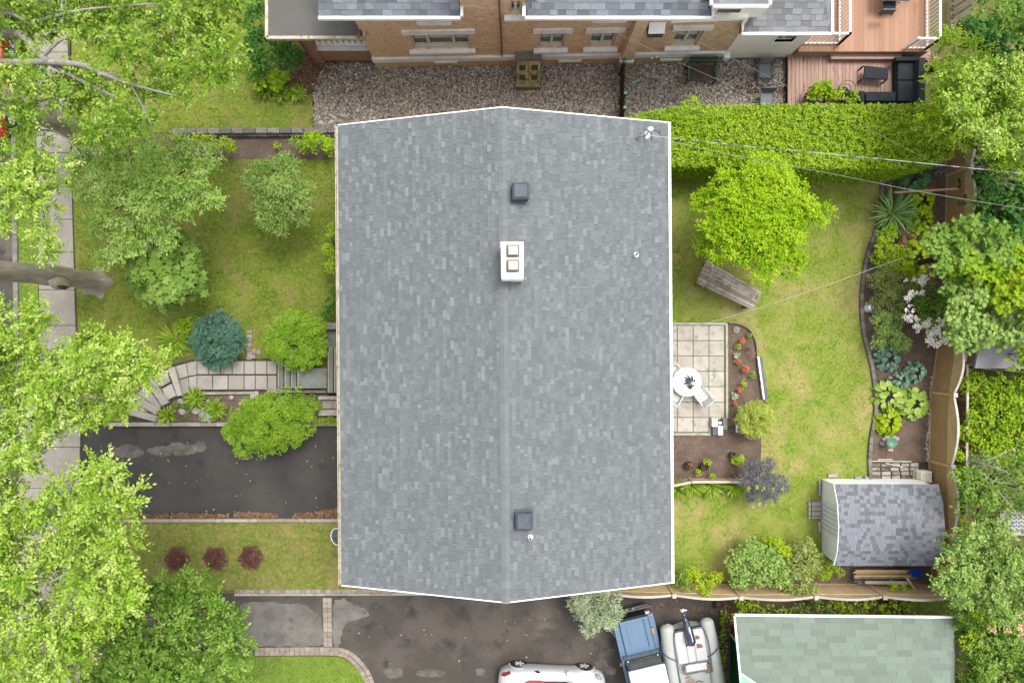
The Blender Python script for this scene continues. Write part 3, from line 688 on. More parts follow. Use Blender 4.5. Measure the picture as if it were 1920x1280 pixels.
for (x, y) in ((976, 363), (982, 972)):
    c = onroof(x, y); 
    v = MB(); v.box((c.x, c.y, c.z + .10), (0.50, 0.46, 0.34)); vo = v.build('roof_vent', M['darkmetal'], house)
    hd = MB(); hd.box((c.x - 0.01, c.y, c.z + .34), (0.54, 0.56, 0.12)); hd.box((c.x - .01, c.y, c.z + .44), (0.54, 0.56, 0.08), taper=0.72)
    hd.build('vent_hood', M['darkmetal'], vo, bevel=0.01)
    MB().box((c.x, c.y, c.z + .02), (0.66, 0.68, 0.03), rot=Matrix.Rotation(math.atan((RZ - CZ) / HW), 3, 'Y')).build('flashing', M['darkmetal'], vo)
for (x, y) in ((1192, 478), (994, 1006)):
    c = onroof(x, y); rr = Matrix.Rotation(math.atan((RZ - CZ) / HW), 3, 'Y')
    mb = MB(); mb.cyl((c.x, c.y, c.z - .03), 0.11, 0.07, 18, 0.075); po = mb.build('vent_pipe', M['white'], house)
    MB().cyl((c.x, c.y, c.z), 0.052, 0.26, 16).build('pipe', M['limestone'], po); MB().cyl((c.x, c.y, c.z + .262), 0.04, 0.004, 16).build('pipe_bore', M['black'], po)
# satellite dish on the left wall under the eave
d = thing('satellite_dish', 'round white satellite dish half hidden under the left eave of the grey roof', 'satellite dish', tuple(P(633, 1005, 3.2)))
c = P(634, 1005, 3.2)
mb = MB(); n = 24
pr = [(0.0, 0.0), (0.1, 0.005), (0.2, 0.02), (0.29, 0.045), (0.305, 0.05)]
R = Matrix.Rotation(math.radians(-28), 3, 'Y')
vs = []
for r, z in pr:
    for k in range(n): vs.append(c + R @ Vector((r * math.cos(2 * math.pi * k / n), r * math.sin(2 * math.pi * k / n), z)))
mb.add(vs, [(i * n + k, i * n + (k + 1) % n, (i + 1) * n + (k + 1) % n, (i + 1) * n + k) for i in range(4) for k in range(n)])
mb.build('dish', M['greymetal'], d, smooth=True)
rim = MB(); rim.tube([c + R @ Vector((0.305 * math.cos(2 * math.pi * k / n), 0.305 * math.sin(2 * math.pi * k / n), .05)) for k in range(n + 1)], 0.012, 5); rim.build('rim', M['white'], d)
am = MB(); am.tube([c + R @ Vector((0.28, 0, .02)), c + R @ Vector((0.12, 0, .32))], 0.012, 6); am.box(c + R @ Vector((0.10, 0, .34)), (.07, .07, .09)); am.tube([c, c + Vector((.7, 0, -.15))], 0.02, 6); am.build('arm', M['greymetal'], d)

# ================================================================== NEIGHBOUR'S BRICK HOUSE (top of the photo)
nh = thing('brick_house', 'long ochre brick house with white stone window sills and grey hipped roofs beyond the gravel', 'house', tuple(P(1000, 118, 0)))
WA, WB = 11.554, 0.0186
wrot = math.atan(WB)
def wp(px, py, proud=0.0):
    dy = (640 - py) / F; dx = (px - 960) / F; t = (WA - proud) / (dy - WB * dx)
    return Vector((dx * t, dy * t, H - t))
def wloc(x, z, proud=0.0): return Vector((x, WA + WB * x - proud, z))
def wbox(mb, x0, x1, z0, z1, p0, p1, tint=0.5):
    """box on the wall between proud distances p0 < p1 (negative: into the wall)"""
    return mb.hexa([wloc(x0, z0, p1), wloc(x1, z0, p1), wloc(x1, z0, p0), wloc(x0, z0, p0)], [wloc(x0, z1, p1), wloc(x1, z1, p1), wloc(x1, z1, p0), wloc(x0, z1, p0)], tint)
wx0 = wp(707, 124).x; wx1 = wp(1349, 112).x
wins = [(776, 883, 93, 63.5, 3), (1009, 1056, 91, 61, 2), (1102, 1149, 89, 60, 2), (1255, 1303, 87, 56, 2), (955, 978, 29, 3, 2)]
holes = []
for (a, b, yb, yt, n) in wins:
    lo = wp(a, yb); hi = wp(b, yb); zt_ = wp(a, yt).z; holes.append((lo.x, hi.x, lo.z, zt_))
def wall_holes(mb, x0, x1, z0, z1, hs, depth, p=0.0):
    xs = sorted({x0, x1} | {h[0] for h in hs} | {h[1] for h in hs}); zs = sorted({z0, z1} | {h[2] for h in hs} | {h[3] for h in hs})
    xs = [x for x in xs if x0 <= x <= x1]; zs = [z for z in zs if z0 <= z <= z1]
    for i in range(len(xs) - 1):
        for j in range(len(zs) - 1):
            cx = (xs[i] + xs[i + 1]) / 2; cz = (zs[j] + zs[j + 1]) / 2
            if any(h[0] < cx < h[1] and h[2] < cz < h[3] for h in hs): continue
            mb.quad(wloc(xs[i], zs[j], p), wloc(xs[i + 1], zs[j], p), wloc(xs[i + 1], zs[j + 1], p), wloc(xs[i], zs[j + 1], p))
    for (a, b, c, d_) in hs:
        mb.quad(wloc(a, c, p), wloc(a, c, p - depth), wloc(a, d_, p - depth), wloc(a, d_, p)); mb.quad(wloc(b, c, p), wloc(b, d_, p), wloc(b, d_, p - depth), wloc(b, c, p - depth))
        mb.quad(wloc(a, c, p), wloc(b, c, p), wloc(b, c, p - depth), wloc(a, c, p - depth)); mb.quad(wloc(a, d_, p), wloc(a, d_, p - depth), wloc(b, d_, p - depth), wloc(b, d_, p))
zband = wp(900, 104).z; zband0 = wp(900, 110).z
mb = MB(); ZS = 4.13
dx0 = wp(866, 28).x; dx1 = wp(984, 28).x; rx_ = wp(1333, 28).x
wall_holes(mb, wx0, wx1, zband, ZS, holes[:4], 0.26); wall_holes(mb, dx0, dx1, ZS, 6.9, holes[4:], 0.26)
wall_holes(mb, wx0, dx0, ZS, 4.80, [], .1); wall_holes(mb, dx1, rx_, ZS, 4.80, [], .1)
mb.hexa([wloc(dx0, ZS, -.27), wloc(dx1, ZS, -.27), wloc(dx1, ZS, -6), wloc(dx0, ZS, -6)], [wloc(dx0, 6.9, -.27), wloc(dx1, 6.9, -.27), wloc(dx1, 6.9, -6), wloc(dx0, 6.9, -6)])
mb.hexa([wloc(wx0, zband, -.27), wloc(wx1, zband, -.27), wloc(wx1, zband, -6), wloc(wx0, zband, -6)], [wloc(wx0, ZS - .01, -.27), wloc(wx1, ZS - .01, -.27), wloc(wx1, ZS - .01, -6), wloc(wx0, ZS - .01, -6)])
nwall = mb.build('wall', M['brick'], nh)
mb = MB(); wbox(mb, wx0 - .03, wx1 + .02, 0, zband0, -6, 0.06); base = mb.build('foundation', M['ochre'], nh)
mb = MB(); xx = wx0 - .05
bandp = []
while xx < wx1 - .2:
    l = min(random.uniform(1.0, 1.5), wx1 - xx); wbox(MB(), xx + .003, xx + l - .003, zband0, zband, -.2, 0.10).build('band_stone', M['limestone'], nwall); xx += l
for (a, b, yb, yt), (hx0, hx1, hz0, hz1), n in zip([w_[:4] for w_ in wins], holes, [w_[4] for w_ in wins]):
    wo = MB(); ft = 0.075
    wbox(wo, hx0, hx0 + ft, hz0, hz1, -.255, -.10); wbox(wo, hx1 - ft, hx1, hz0, hz1, -.255, -.10); wbox(wo, hx0 + ft, hx1 - ft, hz1 - ft, hz1, -.255, -.10)
    wbox(wo, hx0 + ft, hx1 - ft, hz0, hz0 + .17, -.255, -.06)
    cuts = [hx0 + ft + (hx1 - hx0 - 2 * ft) * k / n for k in range(n + 1)]
    if n == 3: w_ = hx1 - hx0; cuts = [hx0 + ft, hx0 + w_ * .28, hx0 + w_ * .72, hx1 - ft]
    for c_ in cuts[1:-1]: wbox(wo, c_ - .05, c_ + .05, hz0 + .17, hz1 - ft, -.255, -.09)
    for i in range(n):
        wbox(wo, cuts[i] + .05, cuts[i + 1] - .05, hz0 + (hz1 - hz0) * .52, hz0 + (hz1 - hz0) * .57, -.255, -.14)
    win = wo.build('window', M['creamframe'], nh)
    for i in range(n):
        wbox(MB(), cuts[i] + .02, cuts[i + 1] - .02, hz0 + .17, hz1 - ft, -.24, -.20).build('pane', M['glass'], win)
    wbox(MB(), hx0 - .18, hx1 + .18, hz0 - .16, hz0 - .002, -.02, 0.16).build('sill', M['limestone'], win, bevel=0.01)
    if yt > 10: wbox(MB(), hx0 - .24, hx1 + .24, hz1 + .002, hz1 + .32, -.02, 0.07).build('lintel', M['limestone'], win)
for (a, b, y0, y1) in ((782, 847, 48, 41), (1109, 1174, 43, 36)):
    lo = wp(a, y0, .12); hi = wp(b, y0, .12); wbox(MB(), lo.x, hi.x, lo.z, wp(a, y1, .12).z, -.02, 0.14).build('sill', M['limestone'], nh)
for (a, b, y0, y1) in ((815, 858, 117, 111), (1047, 1090, 115, 109.5), (1237, 1278, 112.5, 106.5)):
    lo = wp(a, y0, .1); hi = wp(b, y0, .1); wbox(MB(), lo.x, hi.x, lo.z, lo.z + .1, .06, .17).build('basement_sill', M['creamframe'], nh)
    wbox(MB(), lo.x + .05, hi.x - .05, lo.z + .1, lo.z + .2, .06, .075).build('basement_pane', M['glass'], nh)
# pilaster, downpipe, meter hood, small boxes on the wall
lo = wp(1169, 104, .32); hi = wp(1190, 104, .32)
wbox(MB(), lo.x, hi.x, 0, zband - .18, .06, .34).build('pilaster_base', M['ochre'], nh); wbox(MB(), lo.x - .05, hi.x + .05, zband - .178, zband, .06, .38).build('band_stone', M['limestone'], nh)
wbox(MB(), lo.x, hi.x, zband + .002, 4.72, .0, .32).build('pilaster', M['brick'], nh)
mb = MB(); a = wp(941, 104, .06); mb.tube([wloc(a.x - .05, 6.8, .06), wloc(a.x, 3.0, .06), wloc(a.x, zband, .06)], 0.03, 8); mb.build('downpipe', M['redbrown'], nh)
lo = wp(1213, 71, .3); hi = wp(1241, 71, .3)
mb = MB(); mb.hexa([wloc(lo.x, lo.z, .3), wloc(hi.x, lo.z, .3), wloc(hi.x, lo.z, 0), wloc(lo.x, lo.z, 0)], [wloc(lo.x, lo.z + .32, .3), wloc(hi.x, lo.z + .32, .3), wloc(hi.x, lo.z + .55, 0), wloc(lo.x, lo.z + .55, 0)]); hood = mb.build('exhaust_hood', M['greymetal'], nh)
mb = MB(); mb.hexa([wloc(lo.x - .02, lo.z + .325, .31), wloc(hi.x + .02, lo.z + .325, .31), wloc(hi.x + .02, lo.z + .56, 0), wloc(lo.x - .02, lo.z + .56, 0)], [wloc(lo.x - .02, lo.z + .345, .31), wloc(hi.x + .02, lo.z + .345, .31), wloc(hi.x + .02, lo.z + .58, 0), wloc(lo.x - .02, lo.z + .58, 0)]); mb.build('hood_lid', M['white'], hood)
for x, y in ((1222, 109), (1231, 107), (1264, 55)):
    a = wp(x, y, .1); wbox(MB(), a.x - .05, a.x + .05, a.z - .05, a.z + .08, .0, .14).build('junction_box', M['limestone'], nh)

# roofs of the brick house
def hip_roof(parent, xl, xr, py, z0, pitch, depth, m, seed, hipL=0.0, hipR=0.0, expo=0.21, lr=(0.22, 0.55), nind=150, gut=M['white'], gutl=True, gutr=True):
    """slope that rises away from the lower edge at pixel row py"""
    a = P(xl, py, z0); b = P(xr, py, z0); Uv = (b - a).normalized(); back = Vector((-Uv.y, Uv.x, 0)); pt = math.radians(pitch)
    Vv = (back * math.cos(pt) + Vector((0, 0, math.sin(pt)))).normalized(); Nv = Uv.cross(Vv); ul = (b - a).length; vl = depth / math.cos(pt)
    fl = lambda v: v * hipL; fr = lambda v: ul - v * hipR
    mb = MB(); top0 = a + Vv * vl + Uv * fl(vl); top1 = a + Vv * vl + Uv * fr(vl); dn = Vector((0, 0, -.15))
    mb.add([a, b, top1, top0, a + dn, b + dn, top1 + dn, top0 + dn], [(0, 1, 2, 3), (7, 6, 5, 4), (0, 4, 5, 1), (1, 5, 6, 2), (3, 2, 6, 7), (0, 3, 7, 4)])
    if hipL > 0:
        c = a + back * depth; mb.add([a, top0, c + Vector((0, 0, 0))], [(0, 1, 2)])
    if hipR > 0:
        c = b + back * depth; mb.add([b, c, top1], [(0, 1, 2)])
    ro = mb.build('roof', M['underlay'], parent)
    shingles(ro, a + Nv * .002, Uv, Vv, Nv, ul, vl, expo, lr, 0.014, m, random.Random(seed), nind, clip=lambda v: (fl(v), fr(v)))
    # hip ends seen as plain shingled triangles
    for hip, p0, tp, s in ((hipL, a, top0, 1), (hipR, b, top1, -1)):
        if hip <= 0: continue
        c = p0 + back * depth; e = (tp - p0)
        rng2 = random.Random(seed + s); f = MB(); rows = int(vl / expo)
        for i in range(rows):
            t0 = i / rows; t1 = (i + 1) / rows
            A0 = p0 + e * t0; A1 = p0 + e * t1; B0 = p0 + back * depth * 1.0; 
            n_ = 8
            for k in range(n_):
                u0 = k / n_; u1 = (k + 1) / n_
                q0 = A0.lerp(Vector((p0.x + (tp.x - p0.x) * t0, c.y, A0.z)), u0); q1 = A0.lerp(Vector((p0.x + (tp.x - p0.x) * t0, c.y, A0.z)), u1)
                r0 = A1.lerp(Vector((p0.x + (tp.x - p0.x) * t1, c.y, A1.z)), u0); r1 = A1.lerp(Vector((p0.x + (tp.x - p0.x) * t1, c.y, A1.z)), u1)
                up = Vector((0, 0, .012)); f.add([q0 + up, q1 + up, r1 + up * .4, r0 + up * .4], [(0, 1, 2, 3)] if s < 0 else [(0, 3, 2, 1)], rng2.random() * .6)
        f.build('hip_shingles', m, ro, stuff=True)
    gm = MB(); g0 = a - back * .05 + Vector((0, 0, -.04)); g1 = b - back * .05 + Vector((0, 0, -.04))
    beam(gm, g0 - Uv * .02, g1 + Uv * .02, 0.10, 0.13)
    if gutl: beam(gm, a - Uv * .07 + Vector((0, 0, -.04)), a - Uv * .07 + back * depth + Vector((0, 0, -.04)), 0.10, 0.13)
    if gutr: beam(gm, b + Uv * .07 + Vector((0, 0, -.04)), b + Uv * .07 + back * depth + Vector((0, 0, -.04)), 0.10, 0.13)
    gm.build('gutter', gut, ro)
    return ro
hip_roof(nh, 598, 862, 31, 4.9, 27, 3.4, M['slate'], 61, hipL=0.05, hipR=0.0, nind=60, gutl=False)
hip_roof(nh, 986, 1333, 31, 4.85, 27, 3.4, M['slate'], 62, hipL=0.62, hipR=0.45, nind=80)
hip_roof(nh, 1391, 1557, 61, 3.1, 24, 3.6, M['slate2'], 63, hipL=0.0, hipR=0.40, nind=120, expo=0.20, gutl=False)
hip_roof(nh, 1338, 1440, 9, 5.6, 24, 2.6, M['slate2'], 64, nind=40)
# cream extension and its upper storey
a = wp(1350, 112); b = wp(1476, 110)
mb = MB(); ex0, ex1 = wx1 + .02, b.x
wh = [(wp(1449, 79).x, wp(1484, 79).x, wp(1449, 79).z, wp(1449, 66).z)]
mb = MB(); wall_holes(mb, ex0, ex1, 0.0, 3.0, wh, .16); wbox(mb, ex0, ex1, 0, 3.0, -5.5, -.17); mb.build('extension_wall', M['creamwall'], nh)
(h0, h1, h2, h3) = wh[0]
mb = MB(); wbox(mb, h0 - .06, h1 + .06, h2 - .1, h2, -.1, .05); wbox(mb, h0 - .08, h0, h2, h3, -.1, .03); wbox(mb, h1, h1 + .08, h2, h3, -.1, .03); wbox(mb, h0, h1, h3, h3 + .08, -.1, .03); wbox(mb, (h0 + h1) / 2 - .03, (h0 + h1) / 2 + .03, h2, h3, -.15, -.1)
wn_ = mb.build('window', M['white'], nh); wbox(MB(), h0, h1, h2, h3, -.158, -.14).build('pane', M['glass'], wn_)
wbox(MB(), ex0 - .05, ex0 + .2, .45, .75, .0, .25).build('gas_meter', M['limestone'], nh, bevel=.02)
wbox(MB(), ex0, ex1, 0, .18, .0, .05).build('footing', M['curb'], nh)
p0 = P(1336, 34, 3.9); p1 = P(1392, 34, 3.9)
mb = MB(); mb.box(((p0.x + p1.x) / 2 + .1, p0.y + 1.9, 4.65), (p1.x - p0.x + 1.2, 3.6, 1.8)); mb.build('upper_storey_wall', M['creamwall'], nh)
mb = MB(); mb.box(((p0.x + p1.x) / 2 - .1, p0.y + .08, 4.5), (0.95, 0.08, 0.62)); uw = mb.build('window', M['white'], nh); MB().box(((p0.x + p1.x) / 2 - .1, p0.y + .03, 4.5), (0.8, 0.03, 0.48)).build('pane', M['glass'], uw)
beam(MB(), P(1258, 36, 3.9), P(1402, 30, 3.9), .22, .16).build('eave_flashing', M['white'], nh)
mb = MB(); q = P(1401, 30, 3.9); mb.tube([q, q + Vector((0, -.05, -.5)), P(1390, 62, 3.0)], 0.07, 8); mb.build('downpipe', M['white'], nh)
mb = MB(); q = P(1390, 44, 3.4); q2 = P(1388, 62, 3.1); beam(mb, q, q2, .07, .12); mb.build('end_cap', M['redbrown'], nh)
# flat roofed brick porch at the left end
por = MB(); z = 3.2; q = [P(501, -60, z), P(683, -60, z), P(683, 72, z), P(501, 72, z)]
por.prism([(p.x, p.y) for p in q], z - .22, z - .03); po = por.build('porch_roof', M['membrane'], nh)
tr = MB()
for i in range(4):
    if i == 0: continue
    beam(tr, q[i], q[(i + 1) % 4], .11, .16)
tr.build('roof_edge', M['gutter'], po)
pc = P(672, 55, 3.3); MB().hexa([P(669, 72, z), P(676, 72, z), P(676, 40, z), P(669, 40, z)], [P(669, 72, z + .14), P(676, 72, z + .14), P(676, 40, z + .14), P(669, 40, z + .14)]).build('capping', M['redbrown'], po)
pY = P(600, 114, 0).y
x0 = P(605, 114, 0).x; x1 = wx0
mb = MB(); mb.box(((x0 + x1) / 2, pY + .15, 0.55), (x1 - x0, .3, 1.1)); pw = mb.build('porch_wall', M['brickdark'], nh)
MB().box(((x0 + x1) / 2, pY + .13, 1.13), (x1 - x0, .38, .07)).build('porch_sill', M['limestone'], pw)
mb = MB(); mb.box(((x0 + x1) / 2, pY + .14, 1.32), (x1 - x0, .12, .1)); mb.box(((x0 + x1) / 2, pY + .14, 2.0), (x1 - x0, .16, .12)); pr_ = mb.build('porch_rail', M['white'], nh)
for k in range(9):
    xk = x0 + .2 + (x1 - x0 - .4) * k / 8; MB().box((xk, pY + .14, 1.65), (.14, .08, .58)).build('baluster', M['white'], pr_)
for (x, y, s) in ((601, 118, .40), (592, 112, .34)):
    c = P(x, y, 0); MB().box((c.x - .02, c.y + .18, 1.5), (s, s, 3.0)).build('porch_pier', M['brickdark'], nh)
mb = MB(); c = P(596, 127, 0); mb.tube([c + Vector((0, 0, 0.05)), c + Vector((0, 0.02, 2.9))], .04, 8); mb.build('downpipe', M['redbrown'], nh)
c = P(540, 60, 0); MB().box((-6.75, pY + 2.6, 1.5), (2.2, 4.6, 2.9)).build('porch_back_wall', M['brickdark'], nh)

# ================================================================== YARD STRUCTURES
def block_row(parent, pts, width, z0, z1, length, m, name='kerb_block', gap=0.008, seed=1, bevel=0.01, step=6):
    """blocks laid one after another along a curve given in photo pixels"""
    rg = random.Random(seed); pp = [Vector((P(x, y).x, P(x, y).y, 0)) for x, y in pts]
    if step: pp = spline(pp, step)
    cum = [0.0]
    for a, b in zip(pp[:-1], pp[1:]): cum.append(cum[-1] + (b - a).length)
    def at(s):
        s = min(max(s, 0), cum[-1] - 1e-6)
        for i in range(len(cum) - 1):
            if cum[i + 1] >= s: return pp[i].lerp(pp[i + 1], (s - cum[i]) / max(cum[i + 1] - cum[i], 1e-9))
        return pp[-1]
    n = max(1, round(cum[-1] / length)); L = cum[-1] / n
    for k in range(n):
        a = at(k * L + gap / 2); b = at((k + 1) * L - gap / 2); d = (b - a).normalized(); s = Vector((-d.y, d.x, 0)) * width / 2
        mb = MB(); mb.prism([(q.x, q.y) for q in (a - s, b - s, b + s, a + s)], z0, z1 + rg.uniform(-.006, .006), rg.random()); o = mb.build(name, m, parent)
        if bevel: bv = o.modifiers.new('bevel', 'BEVEL'); bv.width = bevel; bv.segments = 1
def struct_root(name, kind='structure'):
    o = bpy.data.objects.new(name, None); C.objects.link(o); o['kind'] = kind; return o

# patio: 4 x 8 slabs with mossy joints and a concrete border
pat = sheet('patio', [(1180, 605), (1366, 605), (1366, 786), (1334, 786), (1334, 817), (1180, 817)], 0.003, M['mossjoint'])
gx = [1183, 1212, 1241, 1270, 1299.7, 1329.3, 1358]; gy = [610, 638.4, 667, 695.8, 724.6, 753.5, 782.2, 810]
for i in range(len(gx) - 1):
    for j in range(len(gy) - 1):
        if i == 5 and j == 6: continue
        e = .55; mb = slab(pat, 'slab', [(gx[i] + e, gy[j] + e), (gx[i + 1] - e, gy[j] + e), (gx[i + 1] - e, gy[j + 1] - e), (gx[i] + e, gy[j + 1] - e)], 0.0, 0.04 + random.uniform(-.004, .004), M['patio'], random.random())
for pts in ([(1183, 607), (1360, 607)], [(1362, 606), (1362.5, 784)], [(1358, 784), (1333, 784)], [(1331.5, 786), (1331.5, 812)], [(1334, 813.5), (1183, 813.5)]):
    block_row(pat, pts, .10, 0, .055, 0.9, M['patio'], 'border_stone', step=0)
ed = thing('bed_edging', 'curved pale edging strip round the flower bed beside the patio', 'edging', tuple(P(1420, 690, 0)))
pe = [Vector((P(x, y).x, P(x, y).y, 0)) for x, y in patio_edge]
mb = MB()
for a, b in zip(pe[:-1], pe[1:]): beam(mb, a + Vector((0, 0, .05)), b + Vector((0, 0, .05)), .045, .12)
mb.build('edging_strip', M['curb'], ed)
mb = MB(); a = P(1420.5, 668, .10); b = P(1431.5, 748, .10); beam(mb, a, b, .065, .16); mb.build('white_board', M['white'], ed)
mb = MB(); a = P(1425, 668, .02); b = P(1437, 748, .02); beam(mb, a, b, .12, .1); mb.build('board_base', M['greymetal'], ed)
kb = thing('bed_border', 'long curving row of grey edging stones between the back lawn and the planted bed', 'edging', tuple(P(1620, 620, 0)))
block_row(kb, bed_edge, .15, -.02, .12, .30, M['stonewall'], 'edging_stone', step=0)

# front path, planter, steps
pth = sheet('front_path', [(238, 792), (242, 770), (262, 735), (290, 705), (325, 682), (362, 673), (480, 672), (522, 672), (522, 735), (380, 735), (340, 745), (304, 772), (296, 796)], 0.007, M['joint'])
def lerp2(a, b, t): return (a[0] + (b[0] - a[0]) * t, a[1] + (b[1] - a[1]) * t)
def flag(q, z1=0.06, name='flagstone', m=None, par=None, z0=0.0, tint=None):
    cx = sum(x for x, y in q) / len(q); cy = sum(y for x, y in q) / len(q)
    q = [(x + (cx - x) * 1.2 / max(8, math.hypot(x - cx, y - cy)), y + (cy - y) * 1.2 / max(8, math.hypot(x - cx, y - cy))) for x, y in q]
    return slab(par or pth, name, q, z0, z1, m or M['path'], random.random() if tint is None else tint, 0.01)
xs = [369, 391, 413, 435, 457.5, 478, 500, 522]
for i in range(len(xs) - 1): flag([(xs[i], 676), (xs[i + 1], 676), (xs[i + 1], 702), (xs[i], 702)], .09)
xs = [369, 398.5, 427.5, 457.5, 478.5, 501, 522]
for i in range(len(xs) - 1): flag([(xs[i], 703), (xs[i + 1], 703), (xs[i + 1], 731), (xs[i], 731)], .09)
outer = [(369, 675), (349, 680), (328, 686)]; inner = [(369, 731), (355, 735), (342, 742)]; mid = [(369, 703), (353, 706), (337, 711)]
for i in range(2):
    flag([outer[i], outer[i + 1], mid[i + 1], mid[i]], .09); flag([mid[i], mid[i + 1], inner[i + 1], inner[i]], .09)
def tread(q, z, m='path'): return flag(q, z, 'step', M[m])
tread([(327, 686), (314, 690), (332, 744), (342, 742)], .20)
flag([(312, 692), (290, 703), (302, 726), (320, 716)], .13); flag([(321, 718), (303, 728), (311, 752), (332, 742)], .13); flag([(290, 703), (276, 711), (290, 728), (300, 724)], .13)
tread([(285, 707), (272, 713), (303, 762), (317, 756)], .18)
flag([(272, 720), (256, 737), (300, 768), (303, 762)], .11); flag([(256, 737), (250, 742), (280, 772), (284, 760)], .11)
tread([(253, 739), (246, 751), (293, 779), (301, 767)], .15)
flag([(245, 752), (242, 763), (270, 771), (280, 772)], .09)
tread([(241, 763), (239, 777), (293, 792), (297, 780)], .12)
plant_bed = sheet('planter_soil', [(298, 792), (304, 772), (330, 752), (380, 736), (478, 733), (482, 736), (640, 740), (640, 792)], 0.010, M['soil'])
rw = thing('retaining_kerb', 'row of pale concrete blocks along the top side of the asphalt driveway', 'kerb', tuple(P(400, 794, 0)))
block_row(rw, [(208, 794.5), (640, 794)], .15, -.02, .24, .62, M['block'], step=0)
block_row(rw, [(300, 789), (304, 776)], .1, -.02, .16, .3, M['block'], step=0)
lk = thing('lower_kerb', 'narrow concrete kerb below the driveway with brown dead leaves against it', 'kerb', tuple(P(400, 974, 0)))
block_row(lk, [(172, 974.5), (640, 974)], .13, -.02, .13, 1.6, M['block'], step=0)
pk = thing('planter_kerb', 'thin concrete rim along the bottom of the flagstone path above the stone planter', 'kerb', tuple(P(430, 734, 0)))
block_row(pk, [(372, 737), (480, 736)], .10, 0, .13, .7, M['block'], step=0)
block_row(pk, [(478, 733), (479, 748)], .35, 0, .12, .5, M['block'], step=0)
bp = thing('brick_edging', 'short crumbling strip of pinkish bricks between the blue spruce and the globe cedar', 'edging', tuple(P(468, 640, 0)))
rg = random.Random(5)
for k in range(7):
    x, y = 467 + rg.uniform(-1.5, 1.5), 618 + k * 8.2; slab(bp, 'brick', [(x - 5, y), (x + 5, y + rg.uniform(-1, 1)), (x + 5, y + 7.2), (x - 5, y + 7)], 0, .08 + rg.uniform(-.02, .02), M['paver'], rg.random())
for x, y in ((476, 658), (484, 660), (474, 668)): slab(bp, 'brick', [(x - 5, y - 4), (x + 4, y - 5), (x + 5, y + 4), (x - 4, y + 4)], 0, .09, M['paver'], rg.random())
# porch steps rising to the house
st = thing('entrance_steps', 'grey green concrete steps and landing leading from the flagstone path under the left eave', 'steps', tuple(P(560, 705, 0)))
for k, (x0_, x1_, z) in enumerate(((521, 534, .2), (534, 546, .36), (546, 558, .52))):
    t = (H - z) / H
    MB().prism([(P(x0_, 700, z).x, P(0, 671, z).y), (P(x1_ + 1, 700, z).x, P(0, 671, z).y), (P(x1_ + 1, 700, z).x, P(0, 728, z).y), (P(x0_, 700, z).x, P(0, 728, z).y)], 0, z).build('step', M['step_dark'], st, bevel=.01)
z = .66; MB().prism([(P(558, 0, z).x, P(0, 690, z).y), (P(614, 0, z).x, P(0, 690, z).y), (P(614, 0, z).x, P(0, 728, z).y), (P(558, 0, z).x, P(0, 728, z).y)], 0, z).build('landing', M['step_dark'], st, bevel=.01)
for k, (x0_, x1_, z) in enumerate(((615, 627, .82), (627, 645, .98), (645, 662, 1.1))):
    MB().prism([(P(x0_, 0, z).x, P(0, 650, z).y), (P(x1_ + 1, 0, z).x, P(0, 650, z).y), (P(x1_ + 1, 0, z).x, P(0, 737, z).y), (P(x0_, 0, z).x, P(0, 737, z).y)], 0, z).build('step', M['step_dark'], st, bevel=.01)
pw_ = thing('porch_side_wall', 'low grey concrete wall and slab beside the house behind the lime globe cedar', 'wall', tuple(P(618, 640, 0)))
MB().prism([(P(612, 0, .7).x, P(0, 605, .7).y), (P(640, 0, .7).x, P(0, 605, .7).y), (P(640, 0, .7).x, P(0, 617, .7).y), (P(612, 0, .7).x, P(0, 617, .7).y)], 0, .7).build('wall_top', M['curb'], pw_, bevel=.01)
MB().prism([(P(612, 0, .3).x, P(0, 617, .3).y), (P(640, 0, .3).x, P(0, 617, .3).y), (P(640, 0, .3).x, P(0, 650, .3).y), (P(612, 0, .3).x, P(0, 650, .3).y)], 0, .3).build('slab', M['step_dark'], pw_)
for x0_, z, ya, yb in ((521, .2, 671, 728), (534, .36, 671, 728), (546, .52, 671, 728), (558, .66, 690, 728), (615, .82, 650, 737), (627, .98, 650, 737)):
    a = P(x0_ + .8, ya, z + .002); b = P(x0_ + .8, yb, z + .002); beam(MB(), a, b, .05, .02).build('nosing', M['concrete'], st); beam(MB(), P(x0_ - 1.6, ya, z - .10), P(x0_ - 1.6, yb, z - .10), .05, .02).build('riser_joint', M['mosswood'], st)  # pale edge strips and dark lines set the steps apart
# cobbles and iron railing beside the landing, stair blocks to the garage side
cw = thing('cobble_strip', 'narrow strip of small grey and pink cobbles beside the landing and iron railing', 'paving', tuple(P(590, 733, 0)))
for k in range(21): x = 500 + k * 6.1; slab(cw, 'cobble', [(x, 730), (x + 5.4, 730), (x + 5.4, 736.5), (x, 736.5)], 0, .3 + random.uniform(-.02, .02), M['paver'], random.random())
rl = thing('iron_railing', 'thin black iron railing along the bottom side of the entrance steps', 'railing', tuple(P(600, 738, 0)))
def zrail(x): return .95 if x < 560 else 1.3
mb = MB(); mb.tube([P(497, 741, .9), P(548, 737, 1.4), P(600, 737, 1.55), P(660, 737, 1.9)], .022, 6); mb.build('top_rail', M['black'], rl); mb = MB(); mb.tube([P(500, 741, .35), P(548, 737, .75), P(600, 737, .85), P(660, 737, 1.2)], .014, 6); mb.build('bottom_rail', M['black'], rl)
for k in range(13): x = 500 + k * 12; b = P(x, 739, .3); top = .9 + .6 * min(1, (x - 497) / 100); MB().tube([Vector((b.x, b.y, .1)), Vector((b.x, b.y, top))], .010, 5).build('baluster', M['black'], rl)
ss = thing('side_steps', 'pale concrete steps beside the house between the railing and the driveway', 'steps', tuple(P(616, 760, 0)))
